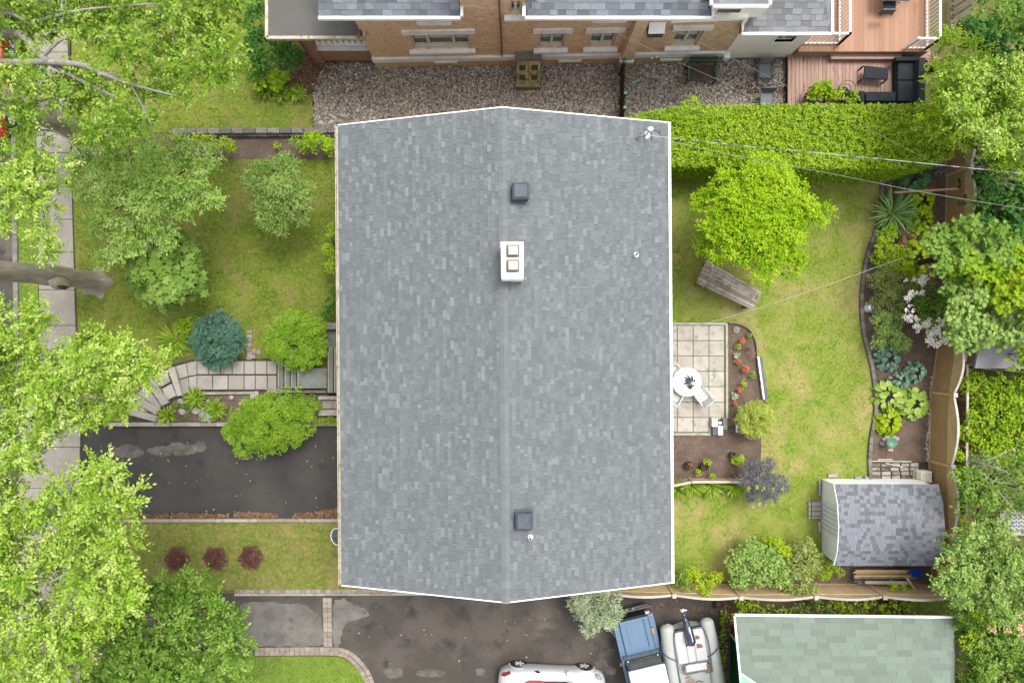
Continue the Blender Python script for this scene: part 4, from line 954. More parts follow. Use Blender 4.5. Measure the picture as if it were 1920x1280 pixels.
for (y0, y1, z, m) in ((742, 749, .75, 'stone'), (750, 766, .55, 'paver'), (767, 779, .40, 'stone')):
    MB().prism([(P(596, 0, z).x, P(0, y0, z).y), (P(650, 0, z).x, P(0, y0, z).y), (P(650, 0, z).x, P(0, y1, z).y), (P(596, 0, z).x, P(0, y1, z).y)], 0, z, .3).build('step', M[m], ss, bevel=.01)
# garden stones in the planter
for k, (x, y, r, lb) in enumerate(((338, 752, 7, 'egg shaped white stone at the left tip of the planter'), (341, 772, 8, 'round white stone beside the lowest grass tuft in the planter'), (367, 770, 9, 'triangular pale stone in the middle of the planter'),
                                   (434, 745, 5.5, 'small round white stone near the path corner in the planter'), (391, 752, 6, 'grey rounded stone between two grass tufts in the planter'), (406, 753, 7, 'flat pale stone behind the sedum in the planter'), (451, 757, 5, 'bluish white stone beside the lobed lime shrub'), (470, 668, 5, 'small pinkish white stone at the corner of the brick edging'))):
    mb = MB(); c = P(x, y, .07); mb.ball(c, (r * .021, r * .018, .07), 9, 6, jit=.12); o = mb.build('garden_stone', M['stone'], smooth=True); tag(o, lb, 'stone', 'white stones in the front planter')

# stone wall between the neighbour's lawn and the front garden
sw_ = thing('stone_wall', 'low grey stone wall separating the upper lawn and gravel from the front garden', 'wall', tuple(P(480, 250, 0)))
block_row(sw_, [(330, 251), (480, 250), (640, 249)], .22, 0, .38, .5, M['stonewall'], 'stone', gap=.015, bevel=.02, step=0)
block_row(sw_, [(330, 255), (480, 254.5), (660, 254)], .16, 0, .22, .42, M['stonewall'], 'stone', gap=.015, bevel=.02, step=0)

# paver borders of the neighbour's driveway
pb_ = struct_root('paver_border')
block_row(pb_, [(440, 1108.5), (820, 1107)], .17, -.02, .022, .21, M['paver'], 'paver', step=0, gap=.012, bevel=0)
block_row(pb_, [(440, 1114), (820, 1112.5)], .09, -.02, .05, .9, M['block'], 'kerb_strip', step=0, bevel=0)
for dx in (0, 8.2): block_row(pb_, [(609.5 + dx, 1120), (611 + dx, 1211)], .17, -.02, .024, .20, M['paver'], 'paver', step=0, gap=.012, bevel=0, seed=3)
for k, pts in enumerate(([(478, 1217), (600, 1216), (640, 1217.5), (660, 1226), (678, 1243), (692, 1264), (702, 1290)], [(478, 1224.5), (600, 1223.5), (637, 1225), (655, 1233), (671, 1249), (685, 1269), (694, 1292)])):
    block_row(pb_, pts, .165, -.02, .024, .21, M['paver'], 'paver', gap=.012, bevel=0, seed=4 + k)

# ---- tall lattice fences
def fence_run(lb, pts, ztop, arch, m_panel, posts_first=True, side=1, cat='fence', low=False):
    """pts: photo pixels of post feet"""
    f = thing('lattice_fence', lb, cat, tuple(P(*pts[0])))
    for i, (x, y) in enumerate(pts):
        c = P(x, y, 0); MB().box((c.x, c.y, (ztop + .05) / 2), (.11, .11, ztop + .05)).build('post', M['fence'], f)
        MB().box((c.x, c.y, ztop + .09), (.17, .17, .05)).build('post_cap', M['rail'], f, bevel=.01)
    for i in range(len(pts) - 1):
        a = Vector(P(*pts[i])); b = Vector(P(*pts[i + 1])); d = (b - a).normalized(); a = a + d * .06; b = b - d * .06; L = (b - a).length; nv = Vector((-d.y, d.x, 0)) * side
        n = 10; zt = lambda t: ztop - .02 + arch * math.sin(math.pi * t)
        zm = ztop - .28
        pan = MB()
        for s, th in ((0, .016),):
            pan.hexa([a + nv * -.01 + Vector((0, 0, .03)), b + nv * -.01 + Vector((0, 0, .03)), b + nv * .01 + Vector((0, 0, .03)), a + nv * .01 + Vector((0, 0, .03))],
                     [a + nv * -.01 + Vector((0, 0, zm)), b + nv * -.01 + Vector((0, 0, zm)), b + nv * .01 + Vector((0, 0, zm)), a + nv * .01 + Vector((0, 0, zm))])
            for k in range(n):
                t0, t1 = k / n, (k + 1) / n; p0 = a.lerp(b, t0); p1 = a.lerp(b, t1); o = nv * .006
                pan.hexa([p0 - o + Vector((0, 0, zm + .05)), p1 - o + Vector((0, 0, zm + .05)), p1 + o + Vector((0, 0, zm + .05)), p0 + o + Vector((0, 0, zm + .05))],
                         [p0 - o + Vector((0, 0, zt(t0))), p1 - o + Vector((0, 0, zt(t1))), p1 + o + Vector((0, 0, zt(t1))), p0 + o + Vector((0, 0, zt(t0)))])
        po_ = pan.build('panel', m_panel, f)
        sl = MB(); s = -zm
        while s < L:          # diagonal slats of the lattice, both faces
            u0, w0 = s, .05; u1, w1 = s + zm, zm
            if u0 < 0: w0 = .05 - u0; u0 = 0
            if u1 > L: w1 -= (u1 - L); u1 = L
            if u1 - u0 > .05 and w1 > w0:
                for o in (.016, -.016):
                    A = a + d * u0 + nv * o; B = a + d * u1 + nv * o; q = Vector((0, 0, .028))
                    sl.add([A + Vector((0, 0, w0)) - q, B + Vector((0, 0, w1)) - q, B + Vector((0, 0, w1)) + q, A + Vector((0, 0, w0)) + q], [(0, 1, 2, 3)] if o > 0 else [(3, 2, 1, 0)])
                    sl.add([A + Vector((0, 0, w0)) + q, B + Vector((0, 0, w1)) + q, B + Vector((0, 0, w1)) + q - nv * o * .8, A + Vector((0, 0, w0)) + q - nv * o * .8], [(0, 1, 2, 3)] if o > 0 else [(3, 2, 1, 0)])
            s += .115
        sl.build('lattice_slats', M['fence_dk'] if m_panel is M['fence'] else M['fence'], po_, stuff=True)
        mr = MB(); beam(mr, a + Vector((0, 0, zm + .02)), b + Vector((0, 0, zm + .02)), .055, .05); beam(mr, a + Vector((0, 0, .06)), b + Vector((0, 0, .06)), .055, .07); mr.build('rail', M['fence'], po_)
        tr_ = MB()
        for k in range(n):
            t0, t1 = k / n, (k + 1) / n; beam(tr_, a.lerp(b, t0) + Vector((0, 0, zt(t0) + .02)), a.lerp(b, t1) + Vector((0, 0, zt(t1) + .02)), .09, .045)
        tr_.build('top_rail', M['rail'], po_)
    return f
fence_run('tall tan lattice fence with arched pale top rail right of the garden bed', [(1772, 250), (1774, 330), (1772, 440), (1766, 540), (1758, 640), (1745, 735), (1741, 862), (1745, 980), (1748, 1093)], 1.5, .32, M['fence'], side=-1)
fence_run('pale tan lattice fence with scalloped top rail above the parked boat', [(1741, 1096), (1622, 1094), (1500, 1094), (1367, 1095), (1248, 1091), (1130, 1088), (1040, 1086)], 1.45, .28, M['fence_pale'], side=1)
# low slatted fence above the day lilies
lf = thing('low_fence', 'low pale slatted wooden fence between the pot bed and the day lilies', 'fence', tuple(P(1330, 902, 0)))
pts = [(1252, 905), (1291, 897), (1366, 897), (1420, 899)]
for x, y in pts:
    c = P(x, y, 0); MB().box((c.x, c.y, .36), (.09, .09, .72)).build('post', M['rail'], lf)
for i in range(3):
    a = P(*pts[i]); b = P(*pts[i + 1]); d = (b - a).normalized(); L = (b - a).length; n = int(L / .13)
    for k in range(n):
        c = a + d * ((k + .5) * L / n); R = Matrix.Rotation(math.atan2(d.y, d.x), 3, 'Z') @ Matrix.Rotation(.5, 3, 'Y')
        MB().box((c.x, c.y, .34), (.02, .10, .6), rot=Matrix.Rotation(math.atan2(d.y, d.x) + math.pi / 2, 3, 'Z') @ Matrix.Rotation(0.25, 3, 'X')).build('slat', M['fence_pale'], lf)
    mb = MB(); beam(mb, a + Vector((0, 0, .64)), b + Vector((0, 0, .64)), .10, .05); mb.build('top_rail', M['rail'], lf)
    mb = MB(); beam(mb, a + Vector((0, 0, .08)), b + Vector((0, 0, .08)), .05, .05); mb.build('bottom_rail', M['fence_pale'], lf)
# the other neighbour's fence just beyond the lattice
nf = thing('board_fence', 'weathered grey board fence with a pale top rail right behind the lattice fence', 'fence', tuple(P(1778, 760, 0)))
pts = [(1779, 655), (1780, 730), (1779, 830), (1778, 950)]
for i in range(3):
    a = P(*pts[i]); b = P(*pts[i + 1]); d = (b - a).normalized(); L = (b - a).length; n = int(L / .2)
    for k in range(n):
        c = a + d * ((k + .5) * L / n); MB().box((c.x, c.y, .55), (.025, L / n - .012, 1.1), tint=random.random()).build('board', M['greywood'], nf)
    mb = MB(); beam(mb, a + Vector((0, 0, 1.13)), b + Vector((0, 0, 1.13)), .09, .05); mb.build('top_rail', M['rail'], nf)
for x, y in pts: c = P(x, y, 0); MB().box((c.x - .05, c.y, .6), (.1, .1, 1.2)).build('post', M['fence_pale'], nf)

# ---- shed
sh = thing('garden_shed', 'white garden shed with a grey shingled barn roof against the lattice fence', 'shed', tuple(P(1640, 980, 0)))
bx0, bx1, by0, by1 = P(1541, 0).x, P(1714, 0).x, P(0, 1036).y, P(0, 897).y
zw = 1.45; cy = (by0 + by1) / 2
hw = (by1 - by0) / 2
prof = [(-hw - .06, zw - .03), (-hw * .60, zw + .27), (0, zw + .38), (hw * .60, zw + .27), (hw + .06, zw - .03)]
body = MB()
gpts = [(-hw, 0), (hw, 0), (hw, zw), (hw * .60, zw + .23), (0, zw + .34), (-hw * .60, zw + .23), (-hw, zw)]
n = len(gpts); vs = [(bx0, cy + a, z) for a, z in gpts] + [(bx1, cy + a, z) for a, z in gpts]
body.add(vs, [tuple(range(n))[::-1], tuple(range(n, 2 * n))] + [(i, (i + 1) % n, n + (i + 1) % n, n + i) for i in range(n)]); wl = body.build('wall', M['whitewall'], sh)
MB().box((bx0 - .015, cy + .03, zw * .55), (.03, 1.3, zw * 1.08)).build('door', M['shed_door'], wl)
for s in (-1, 1): MB().box((bx0 - .03, cy + .03 + s * .66, zw * .55), (.025, .03, zw * 1.1)).build('door_trim', M['white'], wl)
for k in range(6): MB().box((bx0 - .034, cy - .45 + k * .19, zw * .55), (.008, .012, zw)).build('door_groove', M['curb'], wl)
for s in (-1, 1): MB().box((bx0 - .012, cy + s * (hw - .03), zw / 2), (.03, .06, zw)).build('corner_board', M['white'], wl)
rx0, rx1 = bx0 - .16, bx1 + .12
for i in range(4):
    (a0, z0), (a1, z1) = prof[i], prof[i + 1]
    up = i < 2
    lo, hi = ((a0, z0), (a1, z1)) if up else ((a1, z1), (a0, z0))
    O = Vector((rx0 if up else rx1, cy + lo[0], lo[1])); T = Vector((rx0 if up else rx1, cy + hi[0], hi[1])); Uv = Vector((1 if up else -1, 0, 0)); Vv = (T - O).normalized(); Nv = Uv.cross(Vv); vl = (T - O).length
    mb = MB(); dn = Vector((0, 0, -.04)); a = O; b = O + Uv * (rx1 - rx0); c = T + Uv * (rx1 - rx0); d = T
    mb.hexa([a + dn, b + dn, c + dn, d + dn], [a, b, c, d]); ro = mb.build('roof', M['underlay'], sh)
    shingles(ro, O, Uv, Vv, Nv, rx1 - rx0, vl, max(.12, vl / max(1, round(vl / .15))) - .001, (.11, .24), .012, M['shedsh'], random.Random(70 + i), 75, tones=lambda r: (r.uniform(.0, .3) if r.random() < .38 else r.uniform(.6, .95)))
    beam(MB(), Vector((rx0 - .012, cy + lo[0], lo[1] - .03)), Vector((rx0 - .012, cy + hi[0], hi[1] - .03)), .022, .08).build('rake_board', M['white'], sh)
# slabs round the shed and the paved nook above it
ns = sheet('shed_paving', [(1632, 866), (1745, 866), (1745, 896), (1632, 896)], 0.006, M['joint'])
rg = random.Random(9)
for j in range(4):
    x = 1634.0
    while x < 1712:
        w_ = rg.choice((17, 18, 19)); yy_ = 867.5 + j * 8
        flag([(x, yy_), (x + w_, yy_ + rg.uniform(-.6, .6)), (x + w_, yy_ + 7.6), (x, yy_ + 7.4)], .04 + rg.uniform(0, .02), 'paving_brick', M['greywood'] if (j < 2 and x < 1670) or rg.random() < .2 else M['path'], ns, tint=rg.random()); x += w_ + .4
for q in ([(1552, 888), (1571, 887), (1571, 895), (1552, 895)], [(1602, 893), (1618, 893), (1617, 897), (1602, 897)], [(1620, 892), (1629, 893), (1632, 898), (1623, 899)], [(1535, 900), (1540, 900), (1540, 930), (1535, 930)],
          [(1522, 938), (1541, 937), (1541, 973), (1522, 974)], [(1516, 938), (1521, 938), (1521, 974), (1516, 974)], [(1534, 976), (1541, 976), (1540, 1000), (1535, 1000)], [(1712, 880), (1720, 880), (1719, 905), (1712, 905)]):
    o = flag(q, .10, 'paving_stone', M['path'], ns)
for k in range(4): beam(MB(), P(1516 + 0, 940 + k * 9, .11), P(1541, 940 + k * 9, .11), .015, .01).build('plank_joint', M['joint'], ns)
bxo = thing('storage_box', 'cream square planter box above the right end of the shed', 'box', tuple(P(1730, 892, 0)))
c = P(1731, 892, .2); MB().box((c.x, c.y, .22), (.44, .46, .44)).build('box_body', M['creamwall'], bxo, bevel=.015); MB().box((c.x, c.y, .45), (.40, .42, .03)).build('lid', M['creamframe'], bxo, bevel=.01)
for (a, b, lb) in (((1635, 864), (1708, 865), 'long pale timber lying across the paving above the shed'), ((1646, 861), (1673, 861), 'short pale stick beside the long timber above the shed'), ((1660, 868), (1692, 875), 'thin brown stick lying askew on the paving above the shed')):
    tag(beam(MB(), P(*a, .10), P(*b, .10), .045, .04).build('timber', M['rail']), lb, 'timber')
# timber pile and blue chair below the shed
tp = thing('timber_pile', 'stack of weathered brown planks below the shed roof', 'timber pile', tuple(P(1660, 1080, 0)))
rg = random.Random(12)
for k in range(8):
    y = 1069 + k * 3.4; z = .35 - (k % 3) * .08; beam(MB(), P(1600 + rg.uniform(0, 8), y, z), P(1712 + rg.uniform(-14, 8), y + rg.uniform(-1, 1.5), z), .075, .05, rg.random()).build('plank', M['greywood'] if k > 3 else M['fence'], tp)
beam(MB(), P(1700, 1082, .8), P(1716, 1106, .5), .08, .05).build('plank', M['fence'], tp); beam(MB(), P(1622, 1091, .5), P(1706, 1092, .45), .12, .03).build('plank', M['rail'], tp)
bc = thing('blue_chair', 'bright blue plastic chair folded among the planks below the shed', 'chair', tuple(P(1718, 1074, 0)))
mb = MB(); q = [P(1703, 1066, .75), P(1731, 1066, .75), P(1727, 1082, .55), P(1712, 1082, .55)]; mb.hexa([p + Vector((0, 0, -.03)) for p in q], q); mb.build('seat', M['blueplastic'], bc, bevel=.02)
for k in range(4): beam(MB(), P(1706 + k * 5.5, 1067, .775), P(1711 + k * 4, 1080, .60), .02, .02).build('rib', M['blueplastic'], bc)
for s in (0, 1): MB().tube([P(1706 + s * 24, 1066, .75), P(1700 + s * 40, 1080, .05)], .02, 6).build('leg', M['blueplastic'], bc)

# ---- neighbour's deck
dk = thing('upper_deck', 'raised tan wooden deck with wet patches at the top right', 'deck', tuple(P(1640, 60, 0)))
z = .9; xd0, xd1 = P(1497, 0, z).x, P(1743, 0, z).x; yd0, yd1 = P(0, 97, z).y, P(0, -80, z).y
MB().box(((xd0 + xd1) / 2, (yd0 + yd1) / 2, z / 2 - .03), (xd1 - xd0 - .04, yd1 - yd0 - .04, z - .06)).build('skirt', M['deck_lo'], dk)
n = 26; w = (xd1 - xd0) / n
for k in range(n): MB().box((xd0 + (k + .5) * w, (yd0 + yd1) / 2, z - .0125), (w - .004, yd1 - yd0, .03), tint=random.random()).build('plank', M['deck_hi'], dk)
def deck_step(x0_, x1_, y0, y1, z, nm):
    a = P(x0_, y0, z); b = P(x1_, y1, z); n = 2; h = (a.y - b.y) / n
    for k in range(n): MB().box(((a.x + b.x) / 2, a.y - (k + .5) * h, z - .02), (b.x - a.x, h - .012, .04), tint=random.random()).build(nm, M['deck_lo'], dk)
    MB().box(((a.x + b.x) / 2, (a.y + b.y) / 2, z / 2 - .03), (b.x - a.x - .03, a.y - b.y - .03, z - .06)).build('riser', M['deck_lo'], dk)
deck_step(1558, 1691, 98.5, 111, .62, 'step_plank')
d2 = thing('lower_deck', 'lower pink brown plank deck beside the gravel holding dark rattan furniture', 'deck', tuple(P(1575, 150, 0)))
z = .35; xd0, xd1 = P(1477, 0, z).x, P(1745, 0, z).x; yd0, yd1 = P(0, 205, z).y, P(0, 96, z).y
MB().box(((xd0 + xd1) / 2, (yd0 + yd1) / 2, z / 2 - .03), (xd1 - xd0 - .04, yd1 - yd0 - .04, z - .06)).build('skirt', M['darkbark'], d2)
n = 37; w = (xd1 - xd0) / n
for k in range(n): MB().box((xd0 + (k + .5) * w, (yd0 + yd1) / 2, z - .0125), (w - .012, yd1 - yd0, .03), tint=random.random()).build('plank', M['deck_lo'], d2)
def railing(lb, segs, z0, h, n_per_m=6.5, rail=.06):
    r = thing('deck_railing', lb, 'railing', tuple(P(*segs[0][0], z0)))
    for (p, q) in segs:
        a = P(*p, z0 + .1); b = P(*q, z0 + .1); L = (b - a).length; up = Vector((0, 0, h))
        beam(MB(), a, b, rail * .8, .05).build('bottom_rail', M['white'], r); beam(MB(), a + up, b + up, rail * 1.3, .05).build('top_rail', M['white'], r)
        n = int(L * n_per_m)
        for k in range(n):
            c = a.lerp(b, (k + .5) / n); MB().box((c.x, c.y, z0 + .1 + h / 2), (.035, .035, h - .05)).build('baluster', M['white'], r)
        for c in (a, b): MB().box((c.x, c.y, z0 + h / 2 + .07), (.085, .085, h + .16)).build('post', M['white'], r)
    return r
railing('white baluster railing round the corner of the grey extension roof', [((1504, 81), (1574, 81)), ((1574, 81), (1574, -60))], .9, .85)
railing('white baluster railing at the right corner of the upper deck', [((1698, 90), (1738, 90)), ((1738, 90), (1738, -40))], .9, .85)
# sofa, coffee table, chairs, table on the deck
sf = thing('corner_sofa', 'L shaped black rattan corner sofa with dark cushions and fallen petals', 'sofa', tuple(P(1705, 150, .35)))
def pbox(par, nm, x0_, y0_, x1_, y1_, z0, z1, m, bevel=.02, tint=.5):
    a = P(x0_, y0_, z1); b = P(x1_, y1_, z1); return MB().box(((a.x + b.x) / 2, (a.y + b.y) / 2, (z0 + z1) / 2), (abs(b.x - a.x), abs(a.y - b.y), z1 - z0), tint=tint).build(nm, m, par, bevel=bevel)
pbox(sf, 'base', 1680, 108, 1736, 195, .36, .66, M['rattan']); pbox(sf, 'seat_cushion', 1684, 116, 1722, 150, .66, .78, M['cushion'], .04); pbox(sf, 'seat_cushion', 1684, 151, 1722, 190, .66, .78, M['cushion'], .04)
pbox(sf, 'backrest', 1723, 108, 1736, 195, .66, 1.12, M['cushion'], .05); pbox(sf, 'armrest', 1680, 106, 1722, 114, .66, .95, M['rattan'], .03)
pbox(sf, 'base', 1621, 172, 1680, 196, .36, .66, M['rattan']); pbox(sf, 'seat_cushion', 1624, 174, 1680, 190, .66, .78, M['cushion'], .04); pbox(sf, 'armrest', 1612, 170, 1621, 196, .36, .95, M['rattan'], .03)
ct = thing('coffee_table', 'black rattan coffee table standing alone on the lower deck', 'table', tuple(P(1643, 134, .35)))
q = [P(1620, 147, .80), P(1665, 149, .80), P(1667, 128, .80), P(1622, 123, .80)]; MB().hexa([p + Vector((0, 0, -.09)) for p in q], q).build('tabletop', M['rattan'], ct, bevel=.015)
for p in q: MB().box((p.x * .998, p.y, .54), (.05, .05, .36)).build('leg', M['darkbark'], ct)
dt = thing('dining_table', 'grey topped outdoor dining table cut by the top edge of the photo', 'table', tuple(P(1680, -10, .9)))
pbox(dt, 'tabletop', 1652, -40, 1707, 1, 1.6, 1.66, M['greymetal'], .01)
for x in (1655, 1704):
    for y in (-2, -38): c = P(x, y, .9); MB().box((c.x, c.y, 1.25), (.06, .06, .7)).build('leg', M['darkbark'], dt)
dc = thing('dining_chair', 'black dining chair with splayed legs at the grey table on the upper deck', 'chair', tuple(P(1670, 14, .9)))
pbox(dc, 'seat', 1657, 2, 1680, 16, 1.32, 1.38, M['cushion'], .02); pbox(dc, 'backrest', 1656, 16, 1682, 19, 1.38, 1.78, M['greymetal'], .02)
for (a, b) in (((1660, 16), (1650, 31)), ((1678, 16), (1672, 29)), ((1660, 4), (1654, 6)), ((1679, 4), (1688, 5))): MB().tube([P(*a, 1.32), P(*b, .92)], .018, 6).build('leg', M['darkbark'], dc)
# basket chair and planters on the lower deck
def basket(lb, px, py, r, z, group=None):
    b = thing('basket_chair', lb, 'chair', tuple(P(px, py, z))); c = P(px, py, z + .4); k = (H - z - .4) / F * r
    for j in range(4):
        rr = k * (1 - j * .22); zz = z + .75 - j * .2
        MB().tube([Vector((c.x + rr * math.cos(a), c.y + rr * .8 * math.sin(a), zz + .1 * math.sin(a))) for a in [q * math.pi / 10 for q in range(21)]], .012, 5).build('hoop', M['darkbark'], b)
    mb = MB(); mb.ball((c.x, c.y, z + .35), (k * .8, k * .65, .18), 12, 6); mb.build('seat', M['black'], b, smooth=True)
    return b
basket('round dark wire chair behind the yellow green planter on the lower deck', 1580, 172, 16, .35)
basket('dark wire chair frame at the left of the yellow planter by the hedge', 1520, 180, 14, .35)

# stacked slats leaning beyond the deck
ls = thing('leaning_slats', 'old grey wooden slats leaning beside the deck at the top right', 'timber', tuple(P(1800, 30, 0)))
for k in range(11):
    y = -20 + k * 8.2; beam(MB(), P(1782, y + 14, .35), P(1822, y - 12, .9), .10, .03, random.random()).build('slat', M['greywood'], ls)
beam(MB(), P(1787, -30, .3), P(1787, 62, .3), .06, .05).build('batten', M['mosswood'], ls)

# ---- things on the gravel
hb = thing('cellar_hatch', 'mossy old wooden cellar hatch with two panelled doors against the brick wall', 'hatch', tuple(P(990, 140, 0)))
a0 = wloc(wp(968, 110).x, 0, .08); a1 = wloc(wp(1013, 110).x, 0, .08)
dy = 1.0; hz = 1.05
x0_, x1_, y1_ = a0.x, a1.x, a0.y
MB().hexa([(x0_, y1_ - dy, 0), (x1_, y1_ - dy, 0), (x1_, y1_, 0), (x0_, y1_, 0)], [(x0_, y1_ - dy, .45), (x1_, y1_ - dy, .45), (x1_, y1_, hz), (x0_, y1_, hz)]).build('hatch_box', M['oldwood'], hb, bevel=.01)
MB().box(((x0_ + x1_) / 2, y1_ - .04, hz + .05), (x1_ - x0_ + .1, .34, .10)).build('stone_cap', M['stonewall'], hb, bevel=.02)
sl_ = (hz - .45) / dy; th = math.atan(sl_)
for s in (0, 1):
    w = (x1_ - x0_) / 2; cx = x0_ + w * (s + .5); R = Matrix.Rotation(th, 3, 'X'); c = Vector((cx, y1_ - .57, .45 + .43 * sl_ + .02))
    dr = MB().box(c, (w - .04, .84, .03), rot=R).build('door', M['oldwood'], hb, bevel=.006)
    for dx in (-w / 2 + .07, w / 2 - .07): MB().box(c + R @ Vector((dx, 0, .025)), (.07, .84, .03), rot=R).build('stile', M['oldwood'], dr)
    for dy_ in (-.38, -.02, .36): MB().box(c + R @ Vector((0, dy_, .025)), (w - .18, .07, .03), rot=R).build('crosspiece', M['oldwood'], dr)
    for dy_ in (-.2, .17): MB().box(c + R @ Vector((0, dy_, .017)), (w - .24, .2, .012), rot=R).build('sunk_panel', M['mosswood'], dr)
MB().box(((x0_ + x1_) / 2, y1_ - dy - .02, .2), (x1_ - x0_ + .04, .05, .42)).build('front_board', M['oldwood'], hb)
cf = thing('mossy_fence', 'dark mossy fence with small teal post caps crossing the gravel from the brick wall', 'fence', tuple(P(1170, 170, 0)))
ptsf = [(1163, 114), (1163, 150), (1163, 190), (1163, 240)]
for i, (x, y) in enumerate(((1162, 118), (1163, 140), (1163, 196), (1162, 222))):
    c = P(x, y, 0); MB().box((c.x, c.y, .65), (.10, .10, 1.3)).build('post', M['mosswood'], cf); MB().box((c.x, c.y, 1.32), (.13, .13, .05), taper=.8).build('post_cap', M['teal'], cf)
a = P(1163, 116, 0); b = P(1162, 232, 0); n = 22
for k in range(n):
    c = a.lerp(b, (k + .5) / n); MB().box((c.x, c.y, .58), (.03, (b - a).length / n - .03, 1.1), rz=.18).build('board', M['mosswood'], cf)
gb = thing('green_bench', 'green cast metal bench with a brown slatted seat on the gravel', 'bench', tuple(P(1315, 135, 0)))
q0 = P(1289, 0, .45).x; q1 = P(1341, 0, .45).x; ybk = P(0, 122, .45).y; yfr = P(0, 151, .45).y
for k in range(6): yk = yfr + (ybk - yfr) * (k + .5) / 6; MB().box(((q0 + q1) / 2, yk, .44), (q1 - q0, (ybk - yfr) / 6 - .012, .03)).build('seat_slat', M['brownslat'], gb)
MB().box(((q0 + q1) / 2, ybk + .06, .66), (q1 - q0, .04, .12)).build('backrest', M['benchgreen'], gb); MB().box(((q0 + q1) / 2, ybk + .12, .86), (q1 - q0, .06, .16)).build('back_panel', M['benchgreen'], gb)
for k in range(6): MB().box((q0 + (q1 - q0) * (k + .7) / 6.4, ybk + .085, .90), (.05, .03, .05), rz=.78).build('rosette', M['mosswood'], gb)
for x in (q0, q1):
    MB().box((x, (ybk + yfr) / 2, .66), (.07, ybk - yfr + .1, .05)).build('armrest', M['benchgreen'], gb)
    for yk in (yfr, ybk): MB().box((x, yk, .32), (.06, .06, .64)).build('leg', M['benchgreen'], gb)
def lounge(lb, px, py):
    g = thing('patio_chair', lb, 'chair', tuple(P(px, py, 0)), 'grey sling chairs on the gravel'); c = P(px, py, .4)
    MB().box((c.x, c.y, .42), (.54, .56, .04)).build('seat', M['greyfab'], g, bevel=.02)
    MB().box((c.x, c.y + .32, .62), (.54, .05, .40), rot=Matrix.Rotation(-.2, 3, 'X')).build('backrest', M['greyfab'], g, bevel=.02)
    for s in (-1, 1):
        MB().tube([(c.x + s * .29, c.y + .36, .8), (c.x + s * .29, c.y + .26, .62), (c.x + s * .29, c.y - .28, .60), (c.x + s * .29, c.y - .30, .02)], .022, 6).build('arm', M['greymetal'], g)
        MB().tube([(c.x + s * .28, c.y + .26, .62), (c.x + s * .29, c.y + .42, .02)], .02, 6).build('leg', M['greymetal'], g)
    return g
lounge('grey sling chair standing by the cream wall on the gravel', 1433, 133); lounge('grey sling chair half hidden by the hedge beside the stepping stones', 1437, 187)
for k, (x, y, r, lb) in enumerate(((1385, 169, 10, 'leftmost dark hexagonal stepping stone on the gravel'), (1406, 168, 9.5, 'second stepping stone from the left on the gravel'), (1422, 167, 9, 'middle brown stepping stone behind the lower sling chair'), (1441, 167.5, 9, 'stepping stone just left of the separate round one'), (1465, 170, 9, 'round stepping stone set apart beside the lower deck'))):
    c = P(x, y, 0); mb = MB(); mb.cyl((c.x, c.y, .02), r * H / F, .035, 6 if k == 0 else 14); tag(mb.build('stepping_stone', M['stepstone']), lb, 'stepping stone', 'stepping stones on the gravel')

# ---- patio furniture
tb = thing('round_table', 'round white patio table with a spiky grey ornament in the middle', 'table', tuple(P(1288, 716, 0)))
c = P(1288.5, 716, .72); MB().cyl((c.x, c.y, .69), .585, .03, 40).build('tabletop', M['white'], tb); MB().cyl((c.x, c.y, .05), .04, .64, 12).build('pedestal', M['white'], tb); MB().cyl((c.x, c.y, .02), .28, .04, 20).build('base', M['white'], tb)
for k in range(5): beam(MB(), Vector((c.x - .5, c.y - .36 + k * .18, .722)), Vector((c.x + .5, c.y - .36 + k * .18, .722)), .006, .003).build('slat_line', M['limestone'], tb)
orn = thing('table_ornament', 'spiky grey leaf ornament lying on the round white table', 'ornament', tuple(P(1295, 717, .73)))
c = P(1299, 719, .76); MB().ball(c, .065, 12, 8).build('hub', M['limestone'], orn, smooth=True)
for k, (an, L) in enumerate(((95, .40), (122, .46), (140, .50), (158, .42), (178, .46), (205, .34), (228, .34), (60, .24), (250, .3), (290, .15))):
    a = math.radians(an); d = Vector((math.cos(a), math.sin(a), 0)); s = Vector((-d.y, d.x, 0)) * .045; o = c + Vector((0, 0, .0))
    MB().add([o + d * .05, o + d * L * .55 + s + Vector((0, 0, .02)), o + d * L + Vector((0, 0, -.02)), o + d * L * .55 - s + Vector((0, 0, .02)), o + d * L * .5 + Vector((0, 0, .06))], [(0, 4, 1), (1, 4, 2), (2, 4, 3), (3, 4, 0)]).build('spike', M['greymetal'], orn)
def garden_chair(lb, px, py, rot):
    g = thing('garden_chair', lb, 'chair', tuple(P(px, py, 0)), 'white plastic chairs round the patio table'); c = P(px, py, .45); R = Matrix.Rotation(rot, 3, 'Z')
    def bx(nm, o, d, r=None, bv=.02): return MB().box(c * Vector((1, 1, 0)) if False else Vector((c.x, c.y, 0)) + R @ Vector(o), d, rot=R @ (r or Matrix.Identity(3))).build(nm, M['white2'], g, bevel=bv)
    for k in range(3): bx('seat_slat', (0, -.16 + k * .16, .42), (.44, .15, .03), None, .006)
    bx('backrest', (0, -.33, .66), (.46, .04, .44), Matrix.Rotation(.28, 3, 'X')); bx('armrest', (-.27, -.04, .62), (.06, .56, .03)); bx('armrest', (.27, -.04, .62), (.06, .56, .03))
    for sx in (-.25, .25):
        for sy in (-.26, .24): bx('leg', (sx, sy, .21), (.045, .045, .42), None, .005)
M['white2'] = mat('white_plastic', (0.42, 0.43, 0.41, 1), (0.38, 0.39, 0.37, 1), scale=3, rough=0.5)
